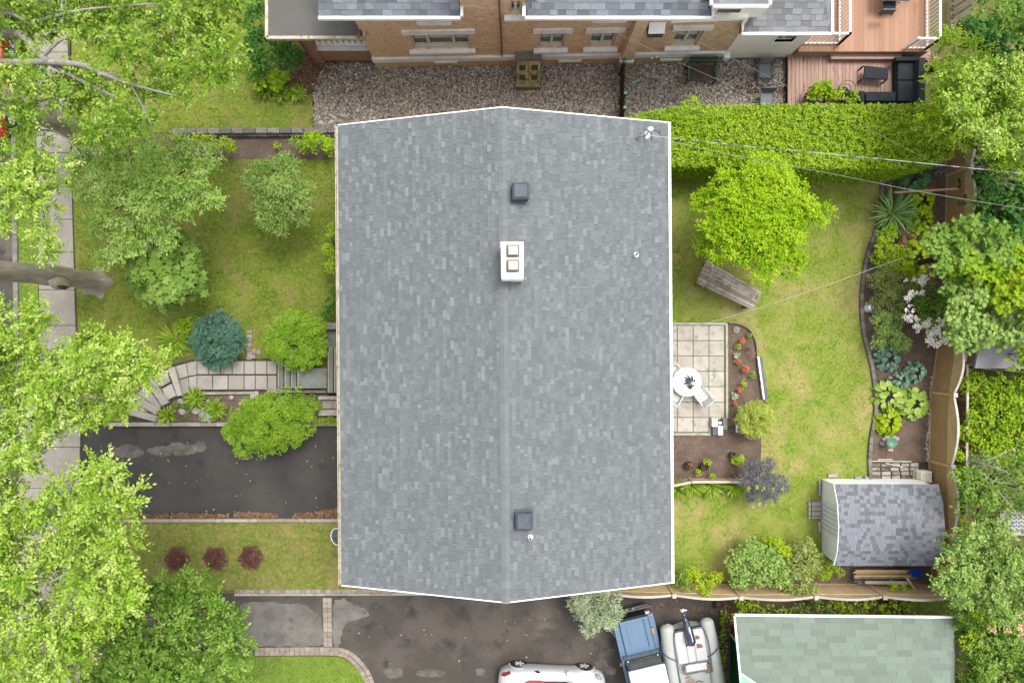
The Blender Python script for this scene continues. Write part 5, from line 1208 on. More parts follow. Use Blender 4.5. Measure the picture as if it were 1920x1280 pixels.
garden_chair('white plastic chair at the lower right of the round patio table', 1316, 741, math.radians(38)); garden_chair('white plastic chair at the lower left of the round table by the eave', 1266, 741, math.radians(-30)); garden_chair('white plastic chair at the upper left of the round table by the eave', 1266, 699, math.radians(-140))
ub = thing('utility_boxes', 'cluster of grey and white electrical boxes at the inner corner of the patio', 'utility box', tuple(P(1345, 800, 0)))
pbox(ub, 'box', 1335, 786, 1346, 800, .0, .35, M['limestone'], .02); pbox(ub, 'box', 1346, 798, 1356, 816, .0, .32, M['white2'], .02); pbox(ub, 'box', 1336, 800, 1345, 816, 0, .25, M['greymetal'], .02); pbox(ub, 'box', 1355, 784, 1364, 806, 0, .28, M['step_dark'], .02)
MB().cyl(tuple(P(1349, 792, .30)), .07, .08, 12).build('cap', M['limestone'], ub)
mb = MB(); mb.tube(spline([P(1364, 800, .1), P(1372, 806, .05), P(1377, 796, .05), P(1374, 812, .04), P(1366, 818, .04)], 5), .012, 5); tag(mb.build('garden_hose', M['greymetal']), 'thin grey cable trailing from the utility boxes over the soil', 'cable')
sg = thing('seed_packet', 'small pink and white card lying in the soil beside the topiary ball', 'card', tuple(P(1384, 804, .1)))
pbox(sg, 'card', 1380, 797, 1388, 810, .04, .07, M['white'], 0); pbox(sg, 'pink_patch', 1382, 802, 1388, 809, .072, .078, M['pinkpl'] if 'pinkpl' in M else M['redpot'], 0)
# weathered wooden picnic platform under the lime tree
wt = thing('wooden_table', 'weathered grey plank garden table half under the round lime tree', 'table', tuple(P(1368, 532, 0)))
z = .72; A_, B_, C_, D_ = P(1305, 531, z), P(1411, 581, z), P(1429, 548, z), P(1325, 486, z)
n = 7
for k in range(n):
    t0, t1 = (k + .04) / n, (k + .96) / n; q = [A_.lerp(D_, t0), B_.lerp(C_, t0), B_.lerp(C_, t1), A_.lerp(D_, t1)]
    MB().hexa([p + Vector((0, 0, -.04)) for p in q], q, random.random()).build('plank', M['palewood'], wt, bevel=.005)
cc = (A_ + B_ + C_ + D_) / 4
for p in (A_, B_, C_, D_): q = cc.lerp(p, .86); MB().box((q.x, q.y, .34), (.09, .09, .68), rz=-.45).build('leg', M['greywood'], wt)
# bird bath, stone lantern base, disc
bb = thing('bird_bath', 'small green glazed bird bath ringed by pale stones in the bare soil', 'bird bath', tuple(P(1672, 829, 0)))
c = P(1672.5, 829.5, .45); mb = MB(); mb.lathe((c.x, c.y, .30), [(.05, 0), (.19, .1), (.215, .16), (.19, .15), (.12, .09), (0, .07)], 24); mb.build('bowl', M['birdbath'], bb, smooth=True); MB().cyl((c.x, c.y, 0), .09, .32, 12, .06).build('pedestal', M['stone'], bb)
for (x, y) in ((1664, 820), (1658, 824), (1655, 832), (1669, 843), (1676, 820), (1681, 822)): 
    q = P(x, y, .05); mb = MB(); mb.ball(q, (.13, .09, .07), 7, 5, jit=.2); tag(mb.build('rock', M['stone']), {1664: 'pale rock touching the upper left of the bird bath', 1658: 'pale rock left of the bird bath, the upper one', 1655: 'pale rock left of the bird bath, the lower one', 1669: 'pale rock just below the bird bath', 1676: 'pale rock at the top of the bird bath', 1681: 'pale rock at the upper right of the bird bath'}[x], 'rock', 'pale rocks round the bird bath')
pd = thing('stone_pedestal', 'square concrete base carrying a round pale pedestal at the edge of the bed', 'pedestal', tuple(P(1630, 577, 0)))
pbox(pd, 'base', 1622, 566, 1639, 586, 0, .08, M['stone'], .01); c = P(1631, 577, .3); MB().cyl((c.x, c.y, .08), .15, .3, 18, .11).build('column', M['limestone'], pd)
mb = MB(); c2 = P(1646, 576, .4); mb.tube([(c2.x + .25 * math.cos(k * math.pi / 12), c2.y + .25 * math.sin(k * math.pi / 12), .4) for k in range(25)], .02, 6); mb.build('ring', M['greymetal'], pd)
mb = MB(); c = P(1381, 618, .05); mb.cyl((c.x, c.y, 0), .125, .05, 20); ds = mb.build('stone_disc', M['stone']); tag(ds, 'round stone disc at the top of the flower bed beside the patio', 'stone disc')
MB().cyl((c.x, c.y, .05), .085, .012, 18).build('inset', M['curb'], ds)

# nursery pots
def pot(lb, px, py, r):
    p = thing('plant_pot', lb, 'plant pot', tuple(P(px, py, 0)), 'black nursery pots on the bare soil'); c = P(px, py, .25)
    mb = MB(); mb.lathe((c.x, c.y, 0), [(r * .75, 0), (r, .26), (r * 1.07, .27), (r * 1.07, .29), (r * .93, .29), (r * .88, .2)], 20); mb.build('pot', M['terracotta'], p, smooth=False)
    MB().cyl((c.x, c.y, .14), r * .88, .06, 16).build('potting_soil', M['mulch'], p); return p
pot('black pot with dried brown leaves, the left one of the pair', 1292, 872, .16); pot('black pot with a small yellow green sprout, the right one of the pair', 1321, 874, .16); pot('empty black pot beside the bright green leafy plant', 1374, 853, .12)
pot('dark round pot at the corner of the lattice fence above the inflatable boat', 1348, 1132, .15)
# litter of the top right: pink flower basket
fb = thing('flower_basket', 'pink and white flowering basket with a red pot beside the deck', 'flower basket', tuple(P(1750, 116, 0)))
c = P(1748, 116, 1.1); mb = MB(); mb.lathe((c.x, c.y, .75), [(.12, 0), (.2, .22), (.22, .24), (.18, .2)], 18); mb.build('pot', M['redpot'], fb)
foliage('foliage', M['L_dark'], fb, [(c.x, c.y, 1.05, .3, .3, .2)], 300, .07, seed=5)
foliage('petals', M['pinkfl'], fb, [(c.x, c.y, 1.14, .28, .28, .2)], 90, .075, templ='oval', seed=6, low=0)
rp = thing('red_pot', 'bright red pot half hidden by the feathery tree beside the sofa', 'plant pot', tuple(P(1738, 133, .4))); c = P(1738, 134, .7)
mb = MB(); mb.lathe((c.x, c.y, .36), [(.14, 0), (.2, .3), (.22, .33), (.17, .3), (.15, .22)], 20); mb.build('pot', M['redpot'], rp); MB().cyl((c.x, c.y, .55), .16, .04, 14).build('potting_soil', M['mulch'], rp)

# ---- grey flat roof and patterned rug on the right edge
gr = thing('grey_outbuilding', 'low outbuilding with cream wall strip and plain grey roof at the right edge', 'building', tuple(P(1860, 650, 0)))
z = 2.0; q = [P(1828, 690, z), P(2000, 692, z), P(2000, 590, z), P(1848, 590, z)]; MB().prism([(p.x, p.y) for p in q], z - .1, z).build('roof', M['greyroof'], gr)
MB().prism([(p.x * 1.0 + .1, p.y + (.05 if i < 2 else 0)) for i, p in enumerate([P(1832, 686, z), P(2000, 688, z), P(2000, 592, z), P(1850, 592, z)])], 0, z - .1).build('wall', M['curb'], gr)
q = [P(1795, 676, 1.2), P(1829, 680, 1.2), P(1848, 596, 1.2), P(1800, 600, 1.2)]; MB().prism([(p.x, p.y) for p in q], 1.1, 1.2).build('side_roof', M['creamwall'], gr)
beam(MB(), P(1800, 682, .8), P(1830, 684, .8), .10, .1).build('rail', M['rail'], gr); beam(MB(), P(1826, 690, 1.0), P(1920, 697, 1.0), .05, .9).build('fascia', M['greywood'], gr)
rgd = thing('outdoor_rug', 'grey and white zigzag patterned outdoor rug at the right edge', 'rug', tuple(P(1910, 982, 0)))
z = .9; a = P(1878, 962, z); b = P(1965, 1001, z)
MB().box(((a.x + b.x) / 2, (a.y + b.y) / 2, z - .2), (b.x - a.x + .1, a.y - b.y + .1, .38)).build('platform', M['stone'], rgd)
a = P(1886, 962, z); b = P(1960, 995, z); MB().box(((a.x + b.x) / 2, (a.y + b.y) / 2, z + .0), (b.x - a.x, a.y - b.y, .012)).build('rug', M['rug_g'], rgd)
zz = MB()
for k in range(5):
    for s in range(8):
        x0_ = a.x + .02 + s * .2; yb = a.y - .08 - k * .15
        for (p, q_) in (((x0_, yb), (x0_ + .1, yb - .10)), ((x0_ + .1, yb - .10), (x0_ + .2, yb))):
            if q_[0] < b.x and yb - .1 > b.y: beam(zz, Vector((*p, z + .009)), Vector((*q_, z + .009)), .05, .004)
zz.build('zigzag_stripes', M['rug_w'], rgd)

# ---- green roofed garage at the bottom right
gg = thing('green_garage', 'brick garage with a pale green shingle roof and dark green door', 'garage', tuple(P(1580, 1200, 0)))
z0 = 2.5; a = P(1378, 1154, z0); b = P(1790, 1158, z0); Uv = (a - b).normalized(); sl = Vector((0, -1, 0)); pt = math.radians(20); Vv = (sl * math.cos(pt) + Vector((0, 0, math.sin(pt)))).normalized(); Vv = (Vv - Uv * Vv.dot(Uv)).normalized(); Nv = Uv.cross(Vv)
vl = 5.2; A = b; UL = (a - b).length
hipf = .30
mb = MB(); t0 = b + Vv * vl + Uv * (vl * hipf); t1 = a + Vv * vl; dn = Vector((0, 0, -.12))
mb.hexa([b + dn, a + dn, t1 + dn, t0 + dn], [b, a, t1, t0]); ro = mb.build('roof', M['greensh_base'] if 'greensh_base' in M else M['greensh'], gg)
# lower left valley where the mint dormer cuts in
yv = 1.95
def gclip(v): return (v * hipf, UL - max(0.0, (v - yv)) * 1.55)
shingles(ro, b, Uv, Vv, Nv, UL, vl, .225, (.35, .75), .010, M['greensh'], random.Random(90), 230, clip=gclip)
mb = MB(); e = b + Vector((.0, -5.5, 0)); mb.add([b, t0, e], [(0, 2, 1)]); mb.build('hip_end', M['greensh'], gg)
p0 = a + Vv * yv + Vector((0, 0, .03)); p1 = a + Vv * vl - Vector((0, 0, -.03)); p2 = a + Vv * vl + (b - a).normalized() * (vl - yv) * 1.55 + Vector((0, 0, .06))
mb = MB(); mb.add([p0, p1, p2, p0 + dn, p1 + dn, p2 + dn], [(0, 1, 2), (5, 4, 3), (0, 3, 4, 1), (1, 4, 5, 2), (2, 5, 3, 0)]); mb.build('mint_panel', M['mint'], gg)
beam(MB(), p0 + Vector((0, 0, .03)), p2 + Vector((0, 0, .03)), .06, .03).build('valley_trim', M['white'], gg)
beam(MB(), a + Vector((0, .04, .0)), b + Vector((0, .04, 0)), .07, .09).build('eave_trim', M['white'], gg)
beam(MB(), a + Vector((-.03, 0, .02)), a + Vv * yv + Vector((-.03, 0, .03)), .06, .07).build('rake_trim', M['white'], gg); beam(MB(), a + Vv * yv + Vector((-.03, 0, .02)), a + Vv * vl + Vector((-.03, 0, .02)), .06, .07).build('rake_trim', M['white'], gg)
wx = P(1371, 0).x; wy = P(0, 1146).y
mb = MB(); mb.box((wx + 3.8, wy - 3.2, 1.2), (7.5, 6.0, 2.4)); mb.build('wall', M['redbrick'], gg)
MB().box((wx - .02, wy - 2.6, 1.1), (.06, 3.3, 2.2)).build('garage_door', M['doorgreen'], gg, bevel=.01); MB().box((wx - .03, wy - .93, 1.15), (.05, .06, 2.3)).build('door_frame', M['white'], gg)
p_ = MB(); p_.add([(wx + .01, wy - .2, 2.4), (wx + .01, wy - 2.4, 2.4), (wx + .01, wy - 2.4, 3.1)], [(0, 1, 2)]); p_.build('gable', M['mint'], gg)

# ---- clothes line, cables, pole, mast
def wire(lb, pts, r, m, name='cable', n=8, cat='cable'):
    mb = MB(); mb.tube(spline([P(*p) for p in pts], n), r, 6); return tag(mb.build(name, m), lb, cat)
wire('thick pale twisted cable from the roof mast to the right edge above the hedge', [(1212, 254, 6.2), (1400, 274, 5.9), (1640, 297, 6.0), (1905, 324, 6.6), (2050, 338, 6.9)], .013, M['cable'])
wire('thinner grey cable running below the thick one across the lime tree', [(1250, 264, 5.3), (1400, 296, 5.0), (1560, 326, 5.0), (1740, 362, 5.3), (1960, 398, 5.8)], .008, M['cable2'])
wire('white clothes line from the patio corner to the trees on the right', [(1298, 613, 2.2), (1400, 584, 2.0), (1520, 545, 1.95), (1640, 502, 2.1), (1742, 466, 2.4)], .010, M['rope'], 'clothes_line', cat='clothes line')
wire('thin cable across the gravel, the one over the green bench', [(1110, 40, 4.4), (1262, 112, 4.2), (1350, 152, 4.2), (1432, 196, 4.4), (1620, 300, 5)], .0045, M['cable2'])
wire('thin cable ending at the cream wall near the upper sling chair', [(1262, 56, 4.4), (1390, 118, 4.2), (1480, 164, 4.2), (1740, 300, 4.9)], .0045, M['cable2'])
tag(beam(MB(), P(1677, 361, 1.2), P(1797, 354, 1.3), .07, .05).build('garden_pole', M['rusty']), 'pinkish wooden pole lying across the golden hosta and the fence', 'pole')
ms = thing('service_mast', 'white electrical service mast with looping wires at the upper right of the roof', 'mast', tuple(onroof(1212, 255)))
c = onroof(1212, 254); MB().tube([c, c + Vector((0, 0, .75))], .035, 10).build('mast', M['white'], ms)
t = c + Vector((0, 0, .72)); mb = MB(); mb.ball(t, (.10, .08, .08), 10, 6); mb.build('weather_head', M['white'], ms, smooth=True)
MB().cyl((c.x, c.y, c.z - .02), .12, .05, 16).build('flashing', M['limestone'], ms)
for k, (x1, y1, h, sg2) in enumerate(((1195, 258, .18, -1), (1193, 263, .22, -1), (1238, 252, .35, 1), (1240, 260, .3, 1), (1222, 266, .1, 1))):
    e = P(x1, y1, c.z + .15); mid_ = (t + e) / 2 + Vector((0, .12 * (1 if k % 2 else -1), h)); MB().tube(spline([t, mid_, e], 6), .011, 5).build('wire', M['cable'] if k % 2 else M['black'], ms)
e = P(1193, 262, c.z + .1); MB().ball(e, .05, 8, 6).build('insulator', M['black'], ms)

# ================================================================== VEHICLES
def local(root_loc, rz):
    R = Matrix.Rotation(rz, 3, 'Z'); o = Vector(root_loc)
    return lambda x, y, z: Vector((o.x, o.y, 0)) + R @ Vector((x, y, z))
def loft(secs, T, close=True):
    """secs: rows of (x, y, z) local points; skinned into a shell"""
    mb = MB(); n = len(secs[0]); vs = [T(*p) for s in secs for p in s]; fs = []
    for i in range(len(secs) - 1):
        for k in range(n - 1): fs.append((i * n + k, (i + 1) * n + k, (i + 1) * n + k + 1, i * n + k + 1))
    fs.append(tuple(range(n))); fs.append(tuple(range((len(secs) - 1) * n + n - 1, (len(secs) - 1) * n - 1, -1)))
    return mb.add(vs, fs)
def wheel(par, T, x, y, r, w, side):
    a = T(x, y - w / 2 * side, r); b = T(x, y + w / 2 * side, r); mid_ = T(x, y + (w / 2 + .004) * side, r)
    t = MB(); t.tube([a, a.lerp(b, .12), a.lerp(b, .88), b], [r * .93, r, r, r * .93], 24); wo = t.build('wheel', M['tyre'], par)
    rm = MB(); rm.tube([b, mid_], [r * .66, r * .64], 20); rm.build('rim', M['rim'], wo)
    d = (mid_ - a).normalized(); hub = mid_ + d * .006
    sp = MB()
    for k in range(5):
        an = k * 2 * math.pi / 5; e = hub + (T(x + r * .56 * math.cos(an), y, r + r * .56 * math.sin(an)) - T(x, y, r)); beam3(sp, hub, e, .05, d)
    sp.build('spokes', M['limestone'], wo)
    return wo
def beam3(mb, a, b, w, nrm):
    s = (b - a).cross(nrm).normalized() * w / 2; q = nrm * .012
    return mb.hexa([a - s, b - s, b + s, a + s], [a - s + q, b - s + q, b + s + q, a + s + q])
# white sports car, nose to the right
cl = P(1034, 1291, .5); sc = thing('sports_car', 'white open topped sports car with red seats cut by the bottom edge of the photo', 'car', (cl.x, cl.y, 0))
T = local(cl, math.radians(-2.2))
st_ = [(-2.20, .50, .55, .50), (-2.12, .72, .74, .46), (-1.90, .86, .90, .40), (-1.45, .93, .97, .34), (-.9, .93, .93, .30), (-.3, .90, .84, .26), (.4, .90, .82, .26), (.9, .92, .86, .30), (1.35, .93, .85, .34), (1.75, .88, .76, .36), (2.05, .76, .64, .34), (2.22, .48, .50, .36)]
secs = []
for x, w, zt_, zs in st_:
    half = [(x, w * .93, .17), (x, w, zs), (x, w * 1.0, zt_ * .72), (x, w * .93, zt_ * .93), (x, w * .72, zt_), (x, w * .35, zt_ + .015)]
    secs.append(half + [(a, -b, c) for a, b, c in half[::-1]])
bo = loft(secs, T).build('body', M['carwhite'], sc, smooth=True); sb = bo.modifiers.new('smooth', 'SUBSURF'); sb.levels = 2; sb.render_levels = 2
for x in (-1.35, 1.32):
    for s in (1, -1):
        ar = MB(); pts_ = [T(x + .41 * math.cos(a), .885 * s, .34 + .41 * math.sin(a)) for a in [k * math.pi / 10 for k in range(11)]]
        ar.tube(pts_, .035, 6); ar.build('wheel_arch', M['carwhite'], sc, smooth=True)
        wheel(sc, T, x, .80 * s, .335, .24, s)
def plate(T, pts, nm, m, par, th=.02): 
    q = [T(*p) for p in pts]; n = len(q); mb = MB(); mb.add([p for p in q] + [p + Vector((0, 0, th)) for p in q], [tuple(range(n - 1, -1, -1)), tuple(range(n, 2 * n))] + [(i, (i + 1) % n, n + (i + 1) % n, n + i) for i in range(n)]); return mb.build(nm, m, par)
plate(T, [(-.62, .48, .885), (.55, .50, .86), (.72, .42, .86), (.72, -.42, .86), (.55, -.50, .86), (-.62, -.48, .885)], 'cockpit', M['navy'], sc)
plate(T, [(-1.15, .44, .93), (-.95, .53, .93), (-.35, .52, .93), (-.35, -.52, .93), (-.95, -.53, .93), (-1.15, -.44, .93)], 'rear_deck_cover', M['carred'], sc, .06)
for s in (1, -1):
    MB().box(T(-.08, .26 * s, .92), (.55, .42, .09), rz=math.radians(-2.2)).build('seat', M['carred'], sc, bevel=.04); MB().box(T(-.33, .26 * s, 1.0), (.12, .40, .3), rz=math.radians(-2.2)).build('seat_back', M['carred'], sc, bevel=.04)
    plate(T, [(1.72, .80 * s, .70), (1.92, .74 * s, .64), (2.05, .58 * s, .62), (1.92, .54 * s, .68), (1.72, .66 * s, .74)], 'headlight', M['lampclear'], sc, .03)
    plate(T, [(-1.93, .62 * s, .84), (-2.08, .62 * s, .76), (-2.02, .72 * s, .74), (-1.72, .84 * s, .82), (-1.70, .76 * s, .88)], 'tail_light', M['lampred'], sc, .03)
    plate(T, [(-.75, .86 * s, .80), (-.60, .80 * s, .87), (-.48, .80 * s, .86), (-.58, .88 * s, .79)], 'side_intake', M['navy'], sc, .02)
    MB().box(T(.62, .86 * s, .93), (.14, .20, .09), rz=math.radians(-2.2)).build('mirror', M['carwhite'], sc, bevel=.03)
    MB().tube([T(.75, .52 * s, .88), T(.42, .44 * s, 1.12)], .03, 6).build('windscreen_pillar', M['carwhite'], sc)
plate(T, [(.82, .5, .87), (.82, -.5, .87), (.44, -.43, 1.12), (.44, .43, 1.12)], 'windscreen', M['windscreen'], sc, .012)
for s in (1, -1): beam(MB(), T(.95, .60 * s, .862), T(1.9, .46 * s, .72), .02, .012).build('bonnet_crease', M['limestone'], sc)

# blue off-road car with a white roof
o4 = P(1187, 1160, 1.1); og = thing('off_road_car', 'boxy light blue off road car with a white roof parked beside the boat', 'car', (o4.x, o4.y, 0))
rz4 = math.radians(13.5); T = local(o4, rz4); Rz = Matrix.Rotation(rz4, 3, 'Z')
def lb(par, nm, x0_, x1_, y0_, y1_, z0_, z1_, m, bevel=.015, slope=0.0):
    q = [T(x0_, y0_, 0), T(x1_, y0_, 0), T(x1_, y1_, 0), T(x0_, y1_, 0)]
    mb = MB(); mb.hexa([p + Vector((0, 0, z0_)) for p in q], [q[0] + Vector((0, 0, z1_)), q[1] + Vector((0, 0, z1_)), q[2] + Vector((0, 0, z1_ + slope)), q[3] + Vector((0, 0, z1_ + slope))]); return mb.build(nm, m, par, bevel=bevel)
lb(og, 'fender', -.84, -.60, -1.55, .0, .55, 1.04, M['carblue'], .03); lb(og, 'fender', .60, .84, -1.55, .0, .55, 1.04, M['carblue'], .03)
lb(og, 'nose', -.60, .60, -1.50, -.01, .5, 1.06, M['carblue_dk'], .01)
hd = lb(og, 'bonnet', -.585, .585, -1.36, -.02, 1.062, 1.12, M['carblue'], .02, 0); lb(hd, 'bonnet_crease', .36, .40, -1.2, -.05, 1.118, 1.128, M['carblue_dk'], 0); lb(hd, 'raised_panel', -.36, .30, -1.22, -.10, 1.118, 1.135, M['carblue'], .01)
lb(og, 'grille', -.55, .55, -.04, .04, .55, 1.0, M['black'], .01)
for s in (-1, 1):
    lb(og, 'headlight', .64 * s - .1, .64 * s + .1, -.01, .05, .72, .90, M['limestone'], .02); lb(og, 'indicator', .76 * s - .04, .76 * s + .04, -.005, .045, .92, 1.0, M['coral'] if 'coral' in M else M['carred'], .01)
bmp = lb(og, 'bumper', -.86, .86, .10, .26, .45, .62, M['greymetal'], .03)
for x in (-.45, -.15, .12): MB().ball(T(x, .22, .70), .085, 10, 6).build('fog_lamp', M['stone'], bmp, smooth=True)
MB().tube([T(-.84, .22, .6), T(-.84, .24, .85), T(.84, .24, .85), T(.84, .22, .6)], .03, 8).build('bull_bar', M['greymetal'], bmp)
lb(og, 'snorkel', .60, .74, -.75, -.52, 1.04, 1.10, M['oldwood'], .02)
lb(og, 'cowl', -.76, .76, -1.56, -1.37, .9, 1.10, M['carblue_dk'], .01); lb(og, 'cowl_panel', -.74, .74, -1.54, -1.40, 1.10, 1.12, M['greymetal'], .005)
q = [T(-.72, -1.56, 1.12), T(.72, -1.56, 1.12), T(.66, -1.66, 1.86), T(-.66, -1.66, 1.86)]; dn = Vector((0, -.03, 0))
MB().hexa([p + dn for p in q], q).build('windscreen', M['windscreen'], og)
lb(og, 'body_side', -.84, -.74, -4.2, -1.50, .5, 1.15, M['carblue']); lb(og, 'body_side', .74, .84, -4.2, -1.50, .5, 1.15, M['carblue']); lb(og, 'floor', -.74, .74, -4.2, -1.6, .5, .7, M['black'])
lb(og, 'side_window', -.74, -.70, -4.1, -1.7, 1.15, 1.84, M['navy'], 0); lb(og, 'side_window', .70, .74, -4.1, -1.7, 1.15, 1.84, M['navy'], 0)
rf = lb(og, 'roof', -.72, .72, -4.2, -1.60, 1.86, 1.97, M['white'], .05); lb(og, 'roof_gutter', -.76, .76, -4.2, -1.585, 1.84, 1.875, M['greymetal'], .01)
for x in (-.6, .62): MB().ball(T(x, -1.56, 1.20), .03, 8, 6).build('wiper_motor', M['white'], og, smooth=True)
for s in (-1, 1): lb(og, 'mirror', .90 * s - .05, .90 * s + .09, -1.62, -1.50, 1.15, 1.32, M['greymetal'], .02)
for y in (-.62, -3.4):
    for s in (-1, 1): wheel(og, lambda x, y_, z: T(y_, x, z), y, .74 * s, .38, .22, s)

# inflatable boat on its trailer, stern with the tilted outboard at the top
ob = P(1289, 1178, 1.3); bt = thing('inflatable_boat', 'grey white rigid inflatable boat with a tilted dark outboard motor on a trailer', 'boat', (ob.x, ob.y, 0))
rz5 = math.radians(9.0); T = local(ob, rz5)
for s in (-1, 1):
    pth_ = [(.80 * s, .30, 1.28), (.80 * s, .12, 1.28), (.82 * s, -.2, 1.28), (.86 * s, -1.5, 1.28), (.86 * s, -3.0, 1.30), (.7 * s, -4.2, 1.38), (.3 * s, -5.0, 1.5)]
    mb = MB(); pp = spline([T(*p) for p in pth_], 6); rr = [.27] * len(pp); rr[0] = .015; rr[1] = .11; rr[2] = .175; rr[3] = .215; rr[4] = .24; rr[5] = .26
    mb.tube(pp, rr, 20); mb.build('tube', M['tube'], bt, smooth=True)
    MB().tube([T(1.10 * s, -.3 - 0.0, 1.30), T(1.125 * s, -1.5, 1.30), T(1.125 * s, -3.0, 1.32)], .025, 6).build('rubbing_strake', M['boattrim'], bt)
    mb = MB(); 
    st2 = []
    for k in range(9):
        an = math.radians(-10 + k * 20); st2.append(T(.85 * s + math.cos(an) * .275 * s, -.62 - .55 * k / 8, 1.28 + math.sin(an) * .275))
    mb.tube(st2, .035, 5); mb.build('strap', M['boattrim'], bt)
hull = MB(); hs_ = []
for y, w, z in ((.05, .60, 1.25), (-1.5, .62, 1.25), (-3, .62, 1.25), (-4.3, .45, 1.3)): hs_.append([(-w, y, z), (-w * .9, y, z - .35), (0, y, z - .6), (w * .9, y, z - .35), (w, y, z)])
loft(hs_, T).build('hull', M['boatwhite'], bt)
dkp = lambda nm, x0_, x1_, y0_, y1_, z0_, z1_, m, bv=.03: MB().hexa([T(x0_, y0_, z0_), T(x1_, y0_, z0_), T(x1_, y1_, z0_), T(x0_, y1_, z0_)], [T(x0_, y0_, z1_), T(x1_, y0_, z1_), T(x1_, y1_, z1_), T(x0_, y1_, z1_)]).build(nm, m, bt, bevel=bv)
dkp('stern_deck', -.60, -.18, -1.30, -.02, 1.25, 1.46, M['boatwhite'], .05); dkp('stern_deck', .14, .60, -1.30, .0, 1.25, 1.46, M['boatwhite'], .05); dkp('stern_deck', -.18, .14, -1.30, -.62, 1.25, 1.455, M['boatwhite'], .04)
dkp('engine_well', -.17, .13, -.61, -.05, 1.2, 1.3, M['tube'], .02)
dkp('seat', -.36, .52, -1.62, -1.33, 1.25, 1.52, M['boatwhite'], .06); dkp('cockpit_floor', -.6, .6, -4.0, -1.30, 1.2, 1.27, M['tube'], .01)
for pts_ in ([(-.60, -2.5), (-.66, -1.6), (-.66, -.5), (-.60, -.12), (-.50, .02), (-.20, .03)], [(.16, .06), (.50, .06), (.62, -.12), (.70, -.6), (.68, -1.5), (.66, -1.72), (.42, -1.72)], [(-.60, -2.5), (-.38, -2.52)], [(-.40, -1.66), (-.42, -1.32), (.66, -1.28)], [(-.40, -1.68), (.44, -1.64)]):
    MB().tube(spline([T(x, y, 1.50) for x, y in pts_], 4), .032, 6).build('rubber_trim', M['boattrim'], bt)
for (x0_, y0_, w, h) in ((.22, -.32, .17, .15), (.22, -.66, .24, .17)):
    pts_ = [(x0_, y0_ - h / 2), (x0_ + w, y0_ - h / 2), (x0_ + w * .9, y0_ + h * .2), (x0_ + w * .5, y0_ + h * .5), (x0_, y0_ + h * .5)]; plate(T, [(x, y, 1.462) for x, y in pts_], 'teak_pad', M['teak'], bt, .006)
dkp('side_pad', .48, .58, -1.72, -1.38, 1.5, 1.525, M['teak'], 0)
con = dkp('console', -.28, .30, -2.9, -2.1, 1.27, 1.62, M['boatwhite'], .08)
dkp('console_screen', -.20, -.02, -2.42, -2.30, 1.62, 1.64, M['black'], .01)
MB().tube([T(.05 + .16 * math.cos(a), -2.05 + .16 * math.sin(a), 1.7) for a in [k * math.pi / 10 for k in range(21)]], .015, 5).build('steering_wheel', M['greymetal'], bt)
rg = random.Random(3); MB().tube(spline([T(-.30 + rg.uniform(-.1, .32), -1.85 - k * .035 + rg.uniform(-.05, .05), 1.36 + rg.uniform(0, .08)) for k in range(14)], 4), .014, 5).build('rope_coil', M['rusty'], bt)
om = MB(); om.tube([T(.00, -.42, 1.62), T(.0, -.36, 1.68), T(-.03, .05, 1.62), T(-.06, .38, 1.48), T(-.07, .5, 1.42)], [.15, .185, .165, .12, .08], 14); eng = om.build('outboard_motor', M['engine'], bt, smooth=True)
MB().tube([T(-.06, .36, 1.50), T(-.07, .62, 1.40), T(-.07, .78, 1.36)], [.05, .045, .03], 10).build('engine_leg', M['navy'], eng, smooth=True); MB().tube([T(.03, -.30, 1.84), T(.0, .25, 1.73)], .018, 6).build('cowl_stripe', M['limestone'], eng)
mb = MB(); mb.ball(T(-.07, .80, 1.38), .05, 8, 6)
for an in (0, 2.1, 4.2): mb.box(T(-.07 + .09 * math.cos(an), .78, 1.38 + .09 * math.sin(an)), (.12, .02, .07), rz=rz5)
mb.build('propeller', M['white'], eng)
trl = MB(); trl.tube([T(-.5, -.3, .55), T(-.5, -4.6, .55)], .04, 6); trl.build('trailer_beam', M['greymetal'], bt); MB().tube([T(.5, -.3, .55), T(.5, -4.6, .55)], .04, 6).build('trailer_beam', M['greymetal'], bt)
for s in (-1, 1): wheel(bt, lambda x, y_, z: T(y_, x, z), -.95, 1.08 * s, .27, .18, s)
lbx = lambda y: MB().hexa([T(-1.22, y, .5), T(-1.0, y, .5), T(-1.0, y + .75, .5), T(-1.22, y + .75, .5)], [T(-1.20, y + .05, .72), T(-1.0, y + .05, .72), T(-1.0, y + .7, .72), T(-1.20, y + .7, .72)])
lbx(-1.32).build('mudguard', M['greymetal'], bt, bevel=.03)

# red car on the street at the left edge
cr = P(-29, 160, .6); rc = thing('red_car', 'bright red car parked at the kerb, cut by the left edge under the street tree', 'car', (cr.x, cr.y, 0))
T0 = local(cr, math.radians(90)); 
secs = []
for x, w, zt_ in ((-2.2, .6, .6), (-2.1, .8, .8), (-1.3, .88, .92), (-.9, .88, .95), (.9, .88, .92), (1.7, .86, .85), (2.1, .75, .7), (2.2, .5, .55)):
    half = [(x, w * .93, .2), (x, w, .45), (x, w, zt_ * .8), (x, w * .9, zt_), (x, w * .4, zt_ + .01)]; secs.append(half + [(a, -b, c) for a, b, c in half[::-1]])
bo = loft(secs, T0).build('body', M['redpaint'], rc, smooth=True); sb = bo.modifiers.new('smooth', 'SUBSURF'); sb.levels = 1; sb.render_levels = 1
secs = []
for x, w, zt_ in ((-1.7, .70, .95), (-1.2, .66, 1.32), (-.2, .64, 1.42), (.5, .66, 1.36), (1.1, .72, .92)): secs.append([(x, .82, .88), (x, w, zt_ - .04), (x, w * .6, zt_), (x, -w * .6, zt_), (x, -w, zt_ - .04), (x, -.82, .88)])
